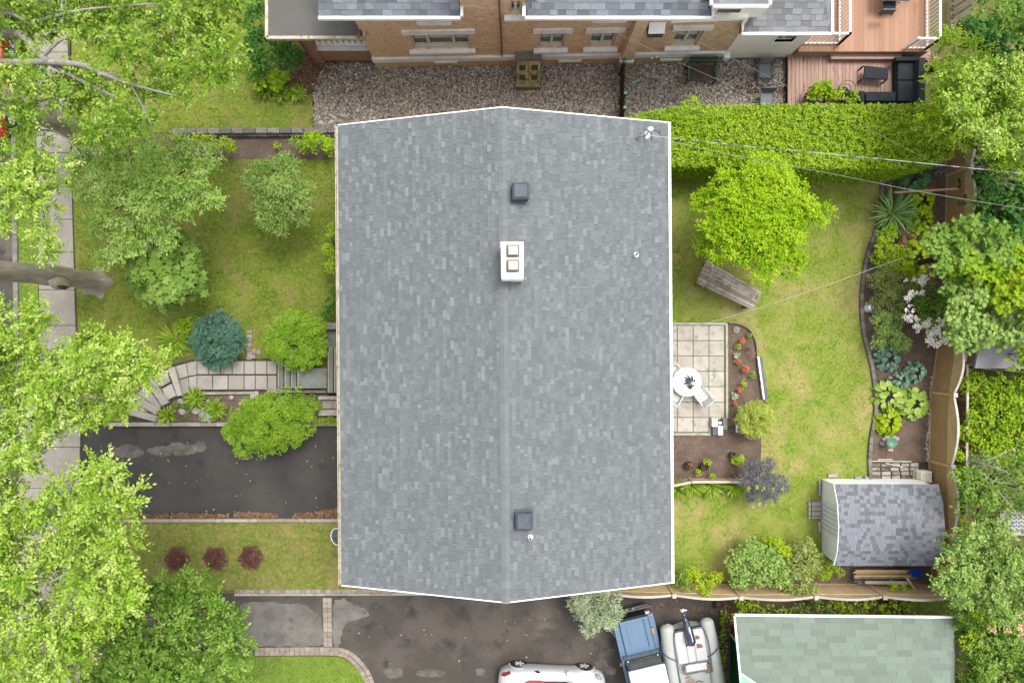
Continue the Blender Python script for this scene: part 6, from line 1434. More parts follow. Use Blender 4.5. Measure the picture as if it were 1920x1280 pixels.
loft(secs, T0).build('cabin', M['navy'], rc, smooth=True); plate(T0, [(-1.0, .55, 1.40), (.35, .55, 1.43), (.35, -.55, 1.43), (-1.0, -.55, 1.40)], 'roof', M['redpaint'], rc, .03)
for x in (-1.35, 1.35):
    for s in (1, -1): wheel(rc, T0, x, .80 * s, .33, .22, s)

# ================================================================== VEGETATION
def fill(poly, spacing, r, z, seed, rz=None, zj=.5):
    """ellipsoids scattered over an outline given in photo pixels"""
    rg = random.Random(seed); out = []; xs = [p[0] for p in poly]; ys = [p[1] for p in poly]; y = min(ys)
    while y < max(ys):
        x = min(xs)
        while x < max(xs):
            X = x + rg.uniform(-.4, .4) * spacing; Y = y + rg.uniform(-.4, .4) * spacing
            if pip(np.array([X]), np.array([Y]), poly)[0]: out.append(pb(X, Y, r * rg.uniform(.75, 1.2), z + rg.uniform(-zj, zj), rz))
            x += spacing
        y += spacing
    return out
def plant(name, lb, cat, m, blobs, part='foliage', trunk=.06, group=None, base=None, bark='darkbark', limbs=True, ntw=0, **kw):
    cx = sum(b[0] for b in blobs) / len(blobs); cy = sum(b[1] for b in blobs) / len(blobs)
    if base is not None: cx, cy = P(*base).x, P(*base).y
    r = thing(name, lb, cat, (cx, cy, 0), group)
    if trunk:
        tr = MB(); zc = sum(b[2] for b in blobs) / len(blobs); rgn = np.random.default_rng(int(abs(cx * 31 + cy * 17)))
        fork = Vector((cx, cy, zc * .45)); tr.tube([(cx, cy, -.05), (cx, cy, .1), fork], [trunk * 1.5, trunk * 1.1, trunk * .9], 10)
        sel = blobs if len(blobs) < 14 else [blobs[int(i)] for i in rgn.choice(len(blobs), 14, replace=False)]
        if limbs:
            for b in sel: branch(tr, [fork, Vector((cx * .55 + b[0] * .45, cy * .55 + b[1] * .45, zc * .75)), Vector(b[:3])], trunk * .55, trunk * .12, 5)
        tr.build('trunk', M[bark], r, smooth=True)
    foliage(part, M[m], r, blobs, **kw)
    return r

def street_tree(lb, base, r0, zf, limbs, blobs, m, seed, name='street_tree', tw=10, twr=.02, tl=.9, **kw):
    """tall tree: straight trunk, limbs that run out at height and a high open crown"""
    b = P(*base); t = thing(name, lb, 'tree', (b.x, b.y, 0)); rgn = np.random.default_rng(seed)
    mb = MB(); nz = 34; vs = []; ns = 28
    for i in range(nz):
        f_ = (i / (nz - 1)) ** 1.3; z = -.05 + (zf + .05) * f_; rr = r0 * (.80 + .14 * (1 - f_) + .62 * math.exp(-max(z, 0) / .22) + .12 * math.exp(-((z - 2.8) / .45) ** 2))
        for k in range(ns):
            a = 2 * math.pi * k / ns; lobe = 1 + .20 * math.exp(-max(z, 0) / .3) * math.sin(a * 5 + seed) + .035 * math.sin(a * 3 + z * 1.3 + seed) + .03 * math.sin(a * 9 + z * .8) + .012 * math.sin(a * 17 + z * 5)
            vs.append((b.x - .1 * f_ + .06 * math.sin(z * .9 + seed) + rr * lobe * math.cos(a), b.y + .07 * math.sin(z * .7) + rr * lobe * math.sin(a), z))
    mb.add(vs, [(i * ns + k, i * ns + (k + 1) % ns, (i + 1) * ns + (k + 1) % ns, (i + 1) * ns + k) for i in range(nz - 1) for k in range(ns)])
    trk = mb.build('trunk', M['bark'], t, smooth=True)
    if seed == 102:
        bu = MB(); bu.ball((b.x + .33, b.y - .26, 2.7), (.26, .24, .55), 14, 10, jit=.05); bu.build('burl', M['bark'], trk, smooth=True)
        bu = MB(); bu.ball((b.x + .50, b.y - .40, 2.8), (.10, .09, .26), 10, 8, jit=.08); bu.build('knot_hole', M['darkbark'], trk, smooth=True)
    lm = MB()
    for pts_, ra, rb in limbs:
        w = [Vector((b.x - .1, b.y, zf - .4))] if pts_[0] is None else []
        w += [P(*p) for p in pts_ if p is not None]; pp = branch(lm, w, ra, rb, 8); twigs(lm, rgn, pp, tw, tl, twr)
    lm.build('limbs', M['palebark'], t, smooth=True)
    foliage('crown', M[m], t, blobs, seed=seed, **kw)
    return t

# --- the big trees on the left
up = [(-60, -60), (120, -60), (300, -60), (455, -60), (462, 30), (455, 90), (440, 135), (405, 140), (375, 165), (330, 175), (300, 195), (280, 240), (225, 250), (180, 245), (120, 210), (40, 250), (-60, 260)]
bl = fill(up, 42, 27, 8.6, 3, .55, 1.0)
def drop(bl, holes):
    out = []
    for b in bl:
        k = F / (H - b[2]); x = 960 + b[0] * k; y = 640 - b[1] * k
        if any((x - hx) ** 2 + (y - hy) ** 2 < hr ** 2 for hx, hy, hr in holes): continue
        out.append(b)
    return out
bl = drop(bl, [(165, 105, 26), (215, 150, 28), (110, 95, 22), (75, 85, 24), (240, 75, 20), (150, 200, 20), (260, 215, 26), (385, 110, 24), (20, 170, 24), (10, 100, 26), (2, 72, 20), (2, 132, 26), (2, 240, 20)])
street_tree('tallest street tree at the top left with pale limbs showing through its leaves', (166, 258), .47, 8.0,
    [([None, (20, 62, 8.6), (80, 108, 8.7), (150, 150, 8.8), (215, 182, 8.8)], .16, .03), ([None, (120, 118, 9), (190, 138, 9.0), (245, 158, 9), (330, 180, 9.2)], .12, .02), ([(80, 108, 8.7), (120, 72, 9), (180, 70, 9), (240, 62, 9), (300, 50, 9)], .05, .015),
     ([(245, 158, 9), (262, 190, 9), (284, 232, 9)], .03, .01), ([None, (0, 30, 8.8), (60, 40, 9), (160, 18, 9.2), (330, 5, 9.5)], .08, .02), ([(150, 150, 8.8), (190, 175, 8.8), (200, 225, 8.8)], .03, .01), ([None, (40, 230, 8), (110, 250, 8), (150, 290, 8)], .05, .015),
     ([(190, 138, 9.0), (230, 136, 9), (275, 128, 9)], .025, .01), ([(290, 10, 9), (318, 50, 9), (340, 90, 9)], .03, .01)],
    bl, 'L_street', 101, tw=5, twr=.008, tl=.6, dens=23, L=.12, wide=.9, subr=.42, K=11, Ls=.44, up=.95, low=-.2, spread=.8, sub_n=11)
bl = fill([(-60, 270), (60, 262), (90, 280), (100, 340), (110, 380), (90, 420), (60, 400), (20, 420), (-60, 430)], 40, 24, 8.4, 4, .5, .9) + [pb(95, 470, 12, 8.2, .3), pb(80, 440, 16, 8.3, .3), pb(112, 320, 20, 8.4, .4), pb(55, 335, 24, 8.5, .4)]
bl = drop(bl, [(50, 395, 24), (110, 300, 10)])
bl2 = fill([(-80, 600), (20, 570), (80, 590), (120, 640), (200, 615), (245, 615), (250, 645), (300, 650), (322, 680), (300, 690), (270, 700), (240, 735), (230, 760), (205, 800), (190, 820), (140, 790), (80, 800), (-80, 840)], 34, 21, 8.8, 5, .42, .8)
bl2 = drop(bl2, [(110, 640, 18), (120, 745, 15), (20, 700, 16)])
street_tree('street tree with a bent bare grey trunk crossing the sidewalk', (178, 530), .40, 7.6,
    [([None, (40, 330, 8.4), (85, 400, 8.3)], .06, .02), ([None, (-40, 620, 8.6), (60, 690, 8.9), (150, 690, 9), (260, 668, 9)], .10, .02), ([(150, 690, 9), (178, 700, 9), (198, 660, 9.1)], .03, .012), ([(60, 690, 8.9), (120, 740, 9), (200, 745, 9)], .04, .012), ([(60, 690, 8.9), (80, 650, 9), (110, 620, 9)], .03, .01)],
    bl + bl2, 'L_pale', 102, tw=6, twr=.009, tl=.7, dens=27, L=.115, wide=.9, subr=.42, K=11, Ls=.40, up=.95, low=-.2, spread=.8, sub_n=11)
bl = fill([(-80, 1320), (-80, 840), (-20, 850), (60, 800), (100, 760), (110, 740), (112, 790), (70, 850), (30, 905), (60, 950), (110, 920), (150, 905), (175, 850), (195, 850), (215, 880), (245, 895), (262, 925), (235, 960), (190, 975), (180, 1005), (240, 1000), (275, 1030), (270, 1075), (262, 1120), (230, 1140), (220, 1190), (150, 1230), (140, 1320)], 36, 24, 8.8, 6, .55, .9)
bl = drop(bl, [(20, 1000, 16), (125, 1000, 12), (200, 1065, 12), (150, 935, 14), (90, 1100, 22), (55, 1165, 20), (20, 1170, 16), (90, 1215, 18)])
street_tree('pale lime green street tree filling the lower left corner', (118, 1150), .42, 7.8,
    [([None, (-60, 960, 8.5), (0, 845, 9), (60, 800, 9)], .08, .02), ([None, (-40, 1000, 8.6), (10, 890, 8.8), (62, 860, 9)], .06, .015), ([None, (20, 1110, 8.8), (95, 1090, 9), (170, 1045, 9)], .09, .02), ([None, (40, 1180, 8.8), (120, 1150, 9), (200, 1100, 9)], .07, .02), ([(20, 1110, 8.8), (80, 1120, 9), (95, 1128, 9)], .03, .012), ([(60, 1150, 9), (85, 1190, 9), (60, 1230, 9)], .04, .012)],
    bl, 'L_pale', 103, tw=6, twr=.009, tl=.7, dens=25, L=.12, wide=.9, subr=.42, K=11, Ls=.44, up=.95, low=-.2, spread=.8, sub_n=11)
bl = fill([(140, 1330), (190, 1200), (200, 1130), (250, 1110), (300, 1085), (330, 1100), (370, 1075), (410, 1090), (430, 1120), (452, 1150), (450, 1180), (470, 1210), (482, 1235), (475, 1330)], 38, 30, 5.6, 7, .8, .9)
bl = drop(bl, [(300, 1145, 12), (330, 1225, 14)])
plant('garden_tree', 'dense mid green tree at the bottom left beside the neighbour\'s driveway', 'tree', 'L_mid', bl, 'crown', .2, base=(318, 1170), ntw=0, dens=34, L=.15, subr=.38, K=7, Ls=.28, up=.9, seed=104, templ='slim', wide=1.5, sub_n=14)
plant('yellow_shrub', 'small yellow shrub glimpsed in a gap of the bottom left trees', 'shrub', 'L_yellow', [pb(306, 1139, 15, 2.0)], 'foliage', .03, dens=200, L=.10, seed=105)

# --- front garden
fillA = [pb(285, 345, 70, 5.2, 1.0), pb(215, 330, 48, 4.8, .8), pb(345, 330, 44, 4.9, .7), pb(225, 395, 40, 4.4, .7), pb(300, 410, 40, 4.6, .7), pb(345, 385, 30, 4.6, .5), pb(385, 372, 22, 4.6, .35), pb(405, 376, 12, 4.6, .25), pb(250, 440, 30, 4.3, .5),
         pb(222, 470, 22, 4.1, .4), pb(195, 488, 14, 4.0, .3), pb(258, 468, 16, 4.2, .3), pb(315, 448, 20, 4.3, .35), pb(165, 350, 32, 4.4, .5), pb(150, 300, 26, 4.4, .4), pb(180, 280, 36, 4.6, .6), pb(240, 270, 42, 4.9, .7), pb(320, 280, 40, 4.9, .6), pb(375, 300, 30, 4.7, .5), pb(400, 290, 16, 4.6, .3), pb(180, 420, 26, 4.1, .4)]
plant('garden_tree', 'grey green tree with drooping star shaped arms on the front lawn', 'tree', 'L_star', fillA, 'crown', .10, base=(318, 395), dens=78, L=.085, subr=.30, K=7, Ls=.20, up=.9, seed=110, sub_n=20)
plant('maple_tree', 'small round maple with large flat leaves below the grey green tree', 'tree', 'L_maple', [pb(315, 512, 62, 3.0, .9), pb(300, 545, 34, 2.5, .5), pb(335, 470, 34, 3.0, .5), pb(275, 500, 30, 2.6, .5), pb(355, 530, 30, 2.6, .5), pb(318, 565, 18, 2.3, .3)], 'crown', .07, dens=42, L=.30, subr=.30, templ='lobed', up=1.7, seed=111, sub_n=26, jitn=.35)
plant('ornamental_tree', 'small rounded tree with bluish green and tan leaves in the middle of the front lawn', 'tree', 'L_ash', [pb(520, 345, 52, 3.0, .9), pb(548, 380, 36, 2.8, .7), pb(490, 335, 34, 2.9, .6), pb(515, 405, 34, 2.6, .5), pb(498, 380, 26, 2.6, .5), pb(540, 312, 28, 2.9, .5), pb(562, 405, 20, 2.5, .4), pb(525, 428, 16, 2.4, .3), pb(572, 360, 20, 2.7, .4)], 'crown', .07, dens=105, L=.075, subr=.28, K=5, Ls=.13, up=.7, seed=112, sub_n=26)
sp = [pb(409, 638, 46, .75, .62)]
plant('blue_spruce', 'compact round blue green spruce beside the flagstone path', 'shrub', 'L_spruce', sp + [pb(409 + 28 * math.cos(a), 638 + 28 * math.sin(a), 26, .62, .4) for a in [k * math.pi / 4 for k in range(8)]], 'foliage', .06, dens=230, L=.075, subr=.20, K=9, Ls=.13, up=.5, seed=113, templ='slim', sub_n=30, spread=.75)
plant('globe_cedar', 'large smooth lime globe cedar between the brick edging and the porch', 'shrub', 'L_globe', [pb(557, 636, 52, 1.1, .9)] + [pb(557 + rx * math.cos(a), 638 + ry * math.sin(a), r, 1.0, .5) for a, rx, ry, r in [(k * math.pi / 6, 40, 34, 26) for k in range(12)]] + [pb(535, 655, 30, 1.35, .5), pb(585, 625, 28, 1.35, .5), pb(550, 615, 30, 1.4, .45), pb(590, 660, 26, 1.3, .4), pb(565, 675, 26, 1.0, .4)], 'foliage', .08, dens=620, L=.062, subr=.24, up=.8, seed=114, sub_n=26)
lobes = [(440, 812, 24), (462, 832, 26), (495, 838, 22), (520, 828, 24), (548, 815, 24), (570, 795, 24), (575, 765, 24), (545, 755, 30), (510, 758, 28), (475, 768, 26), (452, 785, 24), (505, 800, 36), (540, 790, 30), (478, 808, 26), (590, 762, 14), (430, 806, 14)]
plant('lobed_cedar', 'wide lime shrub with bulging lobes overhanging the driveway', 'shrub', 'L_globe', [pb(x, y, r * 1.12, 1.3 + .012 * (40 - math.hypot(x - 510, (y - 795) * 1.5)) , r * .022) for x, y, r in lobes] + [pb(500, 790, 56, .9, .5), pb(545, 785, 44, .9, .5), pb(470, 800, 40, .9, .45)], 'foliage', .08, dens=560, L=.065, subr=.24, up=.8, seed=115, sub_n=26)
plant('golden_shrub', 'golden green shrub touching the roof corner below the stone wall', 'shrub', 'L_lime', [pb(600, 268, 24, .9, .45), pb(618, 276, 18, .8, .4), pb(578, 264, 16, .7, .35)], 'foliage', .03, dens=300, L=.085, subr=.3, seed=116)
plant('golden_shrub', 'loose golden green shrub left of the one by the roof corner', 'shrub', 'L_globe', [pb(553, 266, 14, .7, .35), pb(570, 278, 12, .6, .3)], 'foliage', .03, dens=220, L=.085, subr=.3, seed=117)
plant('bright_shrub', 'light green shrub right of the grey green tree below the stone wall', 'shrub', 'L_hedge', [pb(375, 264, 16, .8, .35), pb(400, 268, 18, .8, .35), pb(425, 270, 16, .8, .35), pb(435, 278, 10, .6, .3)], 'foliage', .03, dens=260, L=.09, subr=.3, seed=118)
plant('seedling', 'tiny lime seedling alone on the dark soil', 'plant', 'L_lime', [pb(520, 273, 7, .25, .12)], 'foliage', 0, dens=300, L=.08, subr=.4, seed=119)
plant('foundation_shrub', 'narrow green shrub pressed against the left eave of the roof', 'shrub', 'L_hedge', [pb(618, 470, 16, 1.2, .5), pb(622, 500, 14, 1.1, .5), pb(620, 440, 12, 1.0, .4), pb(622, 425, 9, .9, .4)], 'foliage', .03, dens=300, L=.08, subr=.3, seed=120)
plant('foundation_shrub', 'dark green shrub under the eave just above the globe cedar', 'shrub', 'L_dark', [pb(622, 570, 16, 1.0, .4), pb(612, 585, 10, .8, .3), pb(628, 548, 10, .8, .3)], 'foliage', .03, dens=260, L=.09, subr=.3, seed=121)
plant('ground_shrub', 'low bright green shrubs behind the blue spruce', 'shrub', 'L_hedge', [pb(350, 610, 18, .5, .3), pb(368, 602, 14, .5, .25), pb(338, 605, 10, .4, .2)], 'foliage', .02, dens=260, L=.09, subr=.3, seed=122)
plant('low_hedge', 'small strip of yellow green ground cover beside the side steps', 'shrub', 'L_vine', [pb(600 + k * 9, 789, 9, .45, .2) for k in range(5)], 'foliage', .02, dens=260, L=.07, subr=.3, seed=123)
for (x, y, r, lb_) in ((333, 1047, 25, 'leftmost of the three dark purple barberry balls'), (404, 1046, 25, 'middle of the three dark purple barberry balls'), (471, 1044, 24, 'rightmost of the three dark purple barberry balls')):
    plant('barberry_bush', lb_, 'shrub', 'L_purple', [pb(x, y, r * .86, .42, .36), pb(x, y, r * .55, .52, .3)] + [pb(x + r * .6 * math.cos(a), y + r * .6 * math.sin(a), r * .42, .40, .2) for a in [k * math.pi / 3 for k in range(6)]], 'foliage', .03, 'purple barberry balls', dens=620, L=.055, subr=.30, seed=130 + x, up=.5, sub_n=26)

def tuft(name, lb, px, py, R, n, m, h=.5, seed=1, w=1.0, cat='plant', group=None, arc=360, a0=0, par=None, droop=.6):
    """grassy clump: every strap leaf bends outward from the base"""
    rgn = np.random.default_rng(seed); c = P(px, py, 0); k = (H - .3) / F * R
    r = thing(name, lb, cat, (c.x, c.y, 0), group)
    an = np.radians(a0 + rgn.uniform(0, arc, n)); d = np.stack([np.cos(an), np.sin(an), rgn.uniform(.15, 1.1, n)], 1)
    pos = np.tile(np.array([c.x, c.y, .02]), (n, 1)) + rgn.normal(0, .04, (n, 3)) * [1, 1, 0]
    Ls = []; hor = k * rgn.uniform(.65, 1.08, n)
    # three-segment arching blades
    V = []; 
    s = np.stack([-np.sin(an), np.cos(an), np.zeros(n)], 1) * (0.022 * w)
    hd_ = np.stack([np.cos(an), np.sin(an), np.zeros(n)], 1); hh = h * rgn.uniform(.6, 1.2, n)
    def at(t): return pos + hd_ * (hor * t)[:, None] + np.array([0, 0, 1.0]) * (hh * (4 * t * (1 - t * droop) * .5))[:, None]
    p0, p1, p2, p3 = at(0.0), at(.38), at(.72), at(1.0)
    V = np.stack([p0 - s * .8, p0 + s * .8, p1 + s * 1.2, p1 - s * 1.2, p2 + s, p2 - s, p3], 1).reshape(-1, 3)
    leaf_obj('leaves', V, [(0, 1, 2, 3), (3, 2, 4, 5), (5, 4, 6)], 7, rgn.uniform(0, 1, n), M[m], r)
    return r
tuft('ornamental_grass', 'spiky grass clump left of the blue spruce on the front lawn', 335, 637, 36, 130, 'L_grassy', .5, 201)
tuft('day_lily', 'grass tuft at the top of the stone planter near the path', 372, 746, 24, 80, 'L_grassy', .4, 202)
tuft('day_lily', 'broad grass tuft in the middle of the stone planter', 408, 765, 25, 95, 'L_grassy', .4, 203)
tuft('day_lily', 'grass tuft beside the lowest steps of the path', 320, 778, 22, 75, 'L_grassy', .4, 204)
tuft('day_lily', 'grass tuft left of the curved steps, beside the driveway', 232, 752, 22, 60, 'L_grassy', .4, 205)
plant('sedum', 'small round pale green sedum between the planter tufts', 'plant', 'L_silver', [pb(387, 780, 14, .25, .2)], 'foliage', 0, dens=500, L=.06, subr=.35, seed=206, up=1.5)
plant('small_plant', 'tiny green sprig on the planter soil beside the step stones', 'plant', 'L_mid', [pb(352, 776, 6, .12, .1), pb(345, 760, 5, .12, .1), pb(330, 757, 6, .15, .1)], 'foliage', 0, dens=220, L=.08, subr=.4, seed=207)

# --- upper left corner beside the porch
plant('dark_shrub', 'large dark green shrub beside the porch at the top', 'shrub', 'L_dark', [pb(505, 95, 46, 1.6, .8), pb(540, 110, 30, 1.5, .6), pb(490, 40, 40, 1.8, .7), pb(480, 125, 26, 1.2, .5), pb(500, 0, 34, 1.8, .6)], 'foliage', .05, dens=170, L=.12, subr=.28, seed=210, sub_n=24)
plant('leafy_plant', 'bright green leafy perennials below the dark porch shrub', 'plant', 'L_hedge', [pb(495, 152, 20, .6, .3), pb(518, 150, 16, .5, .25), pb(483, 135, 12, .5, .2), pb(530, 142, 10, .4, .2)], 'foliage', 0, dens=110, L=.19, templ='oval', subr=.35, seed=211, up=1.3)
for (x, y, lb_) in ((500, 172, 'left day lily clump beside the mulch bed'), (530, 180, 'middle day lily clump beside the mulch bed'), (561, 178, 'right day lily clump touching the gravel corner')):
    tuft('day_lily', lb_, x, y, 20, 70, 'L_grassy', .35, int(x), group='day lilies beside the mulch bed')
# --- hedge
hg = thing('cedar_hedge', 'thick clipped yellow green cedar hedge above the back lawn', 'hedge', tuple(P(1480, 270, 0)))
HZ = 2.35; rgn = np.random.default_rng(77)
topp = [(1165, 228), (1200, 212), (1260, 202), (1330, 197), (1480, 196), (1600, 195), (1700, 196), (1790, 200), (1790, 296), (1700, 316), (1560, 316), (1400, 312), (1165, 310)]
core = [(1172, 238), (1260, 214), (1480, 208), (1780, 210), (1780, 290), (1700, 308), (1560, 308), (1172, 304)]
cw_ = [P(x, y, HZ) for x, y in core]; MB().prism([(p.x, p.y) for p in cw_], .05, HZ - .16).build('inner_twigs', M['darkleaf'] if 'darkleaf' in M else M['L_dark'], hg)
p = surf_patch(rgn, topp, HZ, 62000); n = len(p)
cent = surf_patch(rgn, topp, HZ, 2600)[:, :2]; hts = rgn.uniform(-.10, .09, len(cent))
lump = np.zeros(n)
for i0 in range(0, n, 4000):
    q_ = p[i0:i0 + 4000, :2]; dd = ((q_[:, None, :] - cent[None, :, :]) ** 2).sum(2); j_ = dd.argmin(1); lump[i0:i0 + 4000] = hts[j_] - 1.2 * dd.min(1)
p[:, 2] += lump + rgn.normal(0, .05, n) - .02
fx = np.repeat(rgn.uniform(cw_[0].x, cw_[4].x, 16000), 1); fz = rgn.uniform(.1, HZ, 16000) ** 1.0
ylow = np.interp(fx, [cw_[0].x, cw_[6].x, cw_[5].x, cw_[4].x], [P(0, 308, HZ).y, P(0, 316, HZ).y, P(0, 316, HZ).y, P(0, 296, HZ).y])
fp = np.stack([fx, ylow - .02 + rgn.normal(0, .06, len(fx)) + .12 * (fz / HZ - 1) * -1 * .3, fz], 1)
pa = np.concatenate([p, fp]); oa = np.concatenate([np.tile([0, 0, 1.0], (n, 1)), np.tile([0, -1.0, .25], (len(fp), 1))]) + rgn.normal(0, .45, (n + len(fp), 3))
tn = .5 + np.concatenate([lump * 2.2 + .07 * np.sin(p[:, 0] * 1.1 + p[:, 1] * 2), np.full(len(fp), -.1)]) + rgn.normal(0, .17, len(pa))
V, f, nv = leaf_arrays(pa, oa * .3 + rgn.normal(0, 1, oa.shape), norm(oa) + rgn.normal(0, .3, oa.shape), rgn.uniform(.05, .11, len(pa)), 'diamond', .85)
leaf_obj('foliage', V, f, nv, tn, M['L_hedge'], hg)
plant('hedge_sprout', 'loose green shoot rising from the top edge of the hedge beside the bench', 'shrub', 'L_hedge', [pb(1300, 195, 14, 2.2, .3), pb(1285, 198, 10, 2.1, .2)], 'foliage', .02, dens=260, L=.09, subr=.3, seed=212)

# --- back garden
rb = [pb(1425, 405, 95, 3.2, 1.5)]
rg = random.Random(8)
for k in range(26):
    a = k * 2.399; q = math.sqrt((k + .5) / 26); rb.append(pb(1425 + 100 * q * math.cos(a), 412 + 96 * q * math.sin(a), rg.uniform(30, 40), 3.0 + 1.35 * math.sqrt(max(0, 1 - q * q * .9)) , .55))
rb += [pb(1312, 378, 17, 2.8, .4), pb(1318, 455, 24, 2.8, .4), pb(1545, 400, 18, 3.0, .4)]
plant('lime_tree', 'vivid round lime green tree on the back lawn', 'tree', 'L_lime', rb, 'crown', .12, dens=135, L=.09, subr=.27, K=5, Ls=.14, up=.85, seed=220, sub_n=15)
plant('topiary_ball', 'clipped olive green topiary ball at the corner of the flower bed', 'shrub', 'L_box', [pb(1415, 786, 35, .75, .62)] + [pb(1415 + 22 * math.cos(a), 786 + 22 * math.sin(a), 17, .74, .40) for a in [k * math.pi / 5 for k in range(10)]], 'foliage', .05, dens=1100, L=.045, subr=.15, up=1.0, seed=221, sub_n=80)
plant('smoke_bush', 'smoky grey purple bush at the end of the low fence', 'shrub', 'L_smoke', [pb(1425, 885, 26, 1.3, .5), pb(1440, 910, 30, 1.3, .5), pb(1420, 925, 22, 1.1, .4), pb(1455, 905, 20, 1.1, .4), pb(1400, 895, 16, 1.2, .4), pb(1468, 912, 10, 1.0, .3), pb(1405, 872, 12, 1.2, .3), pb(1440, 870, 14, 1.2, .3)], 'foliage', .05, dens=300, L=.07, subr=.3, K=5, Ls=.12, seed=222, templ='slim', sub_n=14)
foliage('flower_heads', M['yellowfl'], bpy.data.objects['smoke_bush'], [pb(x, y, 4, 1.7, .08) for x, y in ((1403, 917), (1418, 913), (1431, 916), (1449, 918), (1466, 915), (1410, 948), (1424, 945), (1447, 943), (1448, 883))], dens=300, L=.05, subr=.5, seed=223)
tuft('day_lily', 'yellowing day lily at the left under the low fence', 1294, 905, 26, 100, 'L_grassy', .45, 224, arc=200, a0=170)
tuft('day_lily', 'yellowing day lily in the middle under the low fence', 1330, 908, 24, 90, 'L_grassy', .45, 225, arc=180, a0=180)
tuft('day_lily', 'day lily at the right under the low fence beside the smoky bush', 1374, 908, 24, 90, 'L_grassy', .45, 226, arc=180, a0=180)
tuft('day_lily', 'green day lily at the roof edge under the low fence', 1268, 914, 24, 70, 'L_grassy', .4, 227)
# small bedding plants in the flower bed and bare soil
for k, (x, y, r, m, lb_) in enumerate(((1392, 638, 7, 'coralfl', 'uppermost coral flower in the patio bed'), (1383, 677, 6, 'coralfl', 'coral flower left of the two in the middle of the patio bed'), (1396, 690, 8, 'coralfl', 'largest coral pink flower in the patio bed'), (1387, 731, 6, 'coralfl', 'coral flower above the topiary ball'), (1379, 756, 5, 'coralfl', 'small orange flower touching the topiary ball'),
                                   (1382, 648, 6, 'L_grassy', 'round yellow green plant under the uppermost coral flower'), (1395, 717, 7, 'L_yellow', 'oval yellow green plant in the middle of the patio bed'), (1380, 666, 5, 'L_silver', 'silvery plant left in the patio bed'), (1411, 703, 5, 'L_grassy', 'thin pale plant near the white board of the bed'), (1377, 743, 6, 'L_silver', 'white speckled plant left of the topiary ball'), (1405, 629, 4, 'L_grassy', 'tiny plant near the curved corner of the patio bed'),
                                   (1384, 860, 12, 'L_lime', 'bright green leafy plant beside the empty pot'), (1325, 866, 7, 'L_yellow', 'yellow green sprout growing in the right pot'), (1294, 873, 5, 'litter', 'dried brown leaves in the left pot'), (1310, 886, 6, 'L_yellow', 'small yellow weed below the two pots'), (1336, 892, 5, 'L_yellow', 'small yellow weed beside the low fence'))):
    if m.endswith('fl'):
        p_ = plant('flower', lb_, 'flower', 'L_grassy', [pb(x + 1, y + 1, r * .8, .14, .1)], 'leaves', 0, dens=500, L=.07, subr=.4, seed=240 + k); foliage('petals', M[m], p_, [pb(x, y, r * .75, .24, .10)], dens=500, L=.06, templ='oval', subr=.4, seed=260 + k, low=0)
    else: plant('bedding_plant', lb_, 'plant', m, [pb(x, y, r, .3 if y > 840 else .16, .14)], 'leaves', 0, dens=320, L=.085, subr=.4, seed=240 + k, up=1.2)
plant('twiggy_shrub', 'small bare brown shrub at the right rim of the patio bed', 'shrub', 'litter', [pb(1408, 660, 11, .35, .25), pb(1404, 650, 6, .3, .15)], 'dry_leaves', .02, dens=200, L=.07, subr=.35, seed=280, templ='slim')
M['L_dry'] = M['litter']

# hostas and big leaved plants: every leaf a part
def leaf_mesh(name, L, m, wide=1.0, templ='oval', tint=.5):
    T_, f = TEMPL[templ]; me = bpy.data.meshes.new(name); me.from_pydata([(a * L, b * L * wide, c * L) for a, b, c in T_], [], f); me.update()
    at = me.attributes.new('tint', 'FLOAT', 'POINT'); at.data.foreach_set('value', [tint] * len(T_)); me.materials.append(M[m]); return me
def hosta(lb, px, py, R, n, L, m, seed, h=.45, wide=1.0, name='hosta', group=None, cat='plant'):
    n = int(n * 1.55); rg = random.Random(seed); c = P(px, py, h * .6); k = (H - h) / F * R; r = thing(name, lb, cat, (c.x, c.y, 0), group)
    meshes = [leaf_mesh('hosta_leaf', L, m, wide, 'oval', t) for t in (.2, .4, .6, .8)]
    for i in range(n):
        q = math.sqrt((i + .5) / n); an = i * 2.399 + rg.uniform(-.2, .2); rad = k * q * .78
        ly = h * (1.0 - .75 * q * q) + rg.uniform(-.03, .03)
        o = bpy.data.objects.new('leaf', rg.choice(meshes)); C.objects.link(o); o.parent = r
        o.location = (rad * math.cos(an), rad * math.sin(an), ly)
        o.rotation_euler = (rg.uniform(-.35, .35), .05 + .45 * q + rg.uniform(-.15, .15), an + rg.uniform(-.5, .5)); s = rg.uniform(.75, 1.2); o.scale = (s, s, s)
    return r
hosta('dark green hosta at the top of the planted bed beside the hedge', 1716, 331, 36, 46, .30, 'L_hostadark', 300)
hosta('blue green hosta under the white flowering hydrangea', 1668, 672, 26, 26, .24, 'L_hostablue', 301)
hosta('round blue hosta alone on bare soil near the lattice fence', 1719, 697, 20, 26, .22, 'L_hostablue', 302)
hosta('small blue hosta between the round blue one and the green hosta', 1691, 713, 17, 20, .20, 'L_hostablue', 303)
hosta('broad pale edged green hosta, upper left of the group above the bird bath', 1667, 741, 28, 30, .30, 'L_hosta', 304)
hosta('pale green hosta with the largest leaves, right of the group', 1716, 757, 30, 34, .32, 'L_hosta', 305)
hosta('yellow green hosta at the bottom of the group above the bird bath', 1668, 791, 27, 36, .26, 'L_yellow', 306)
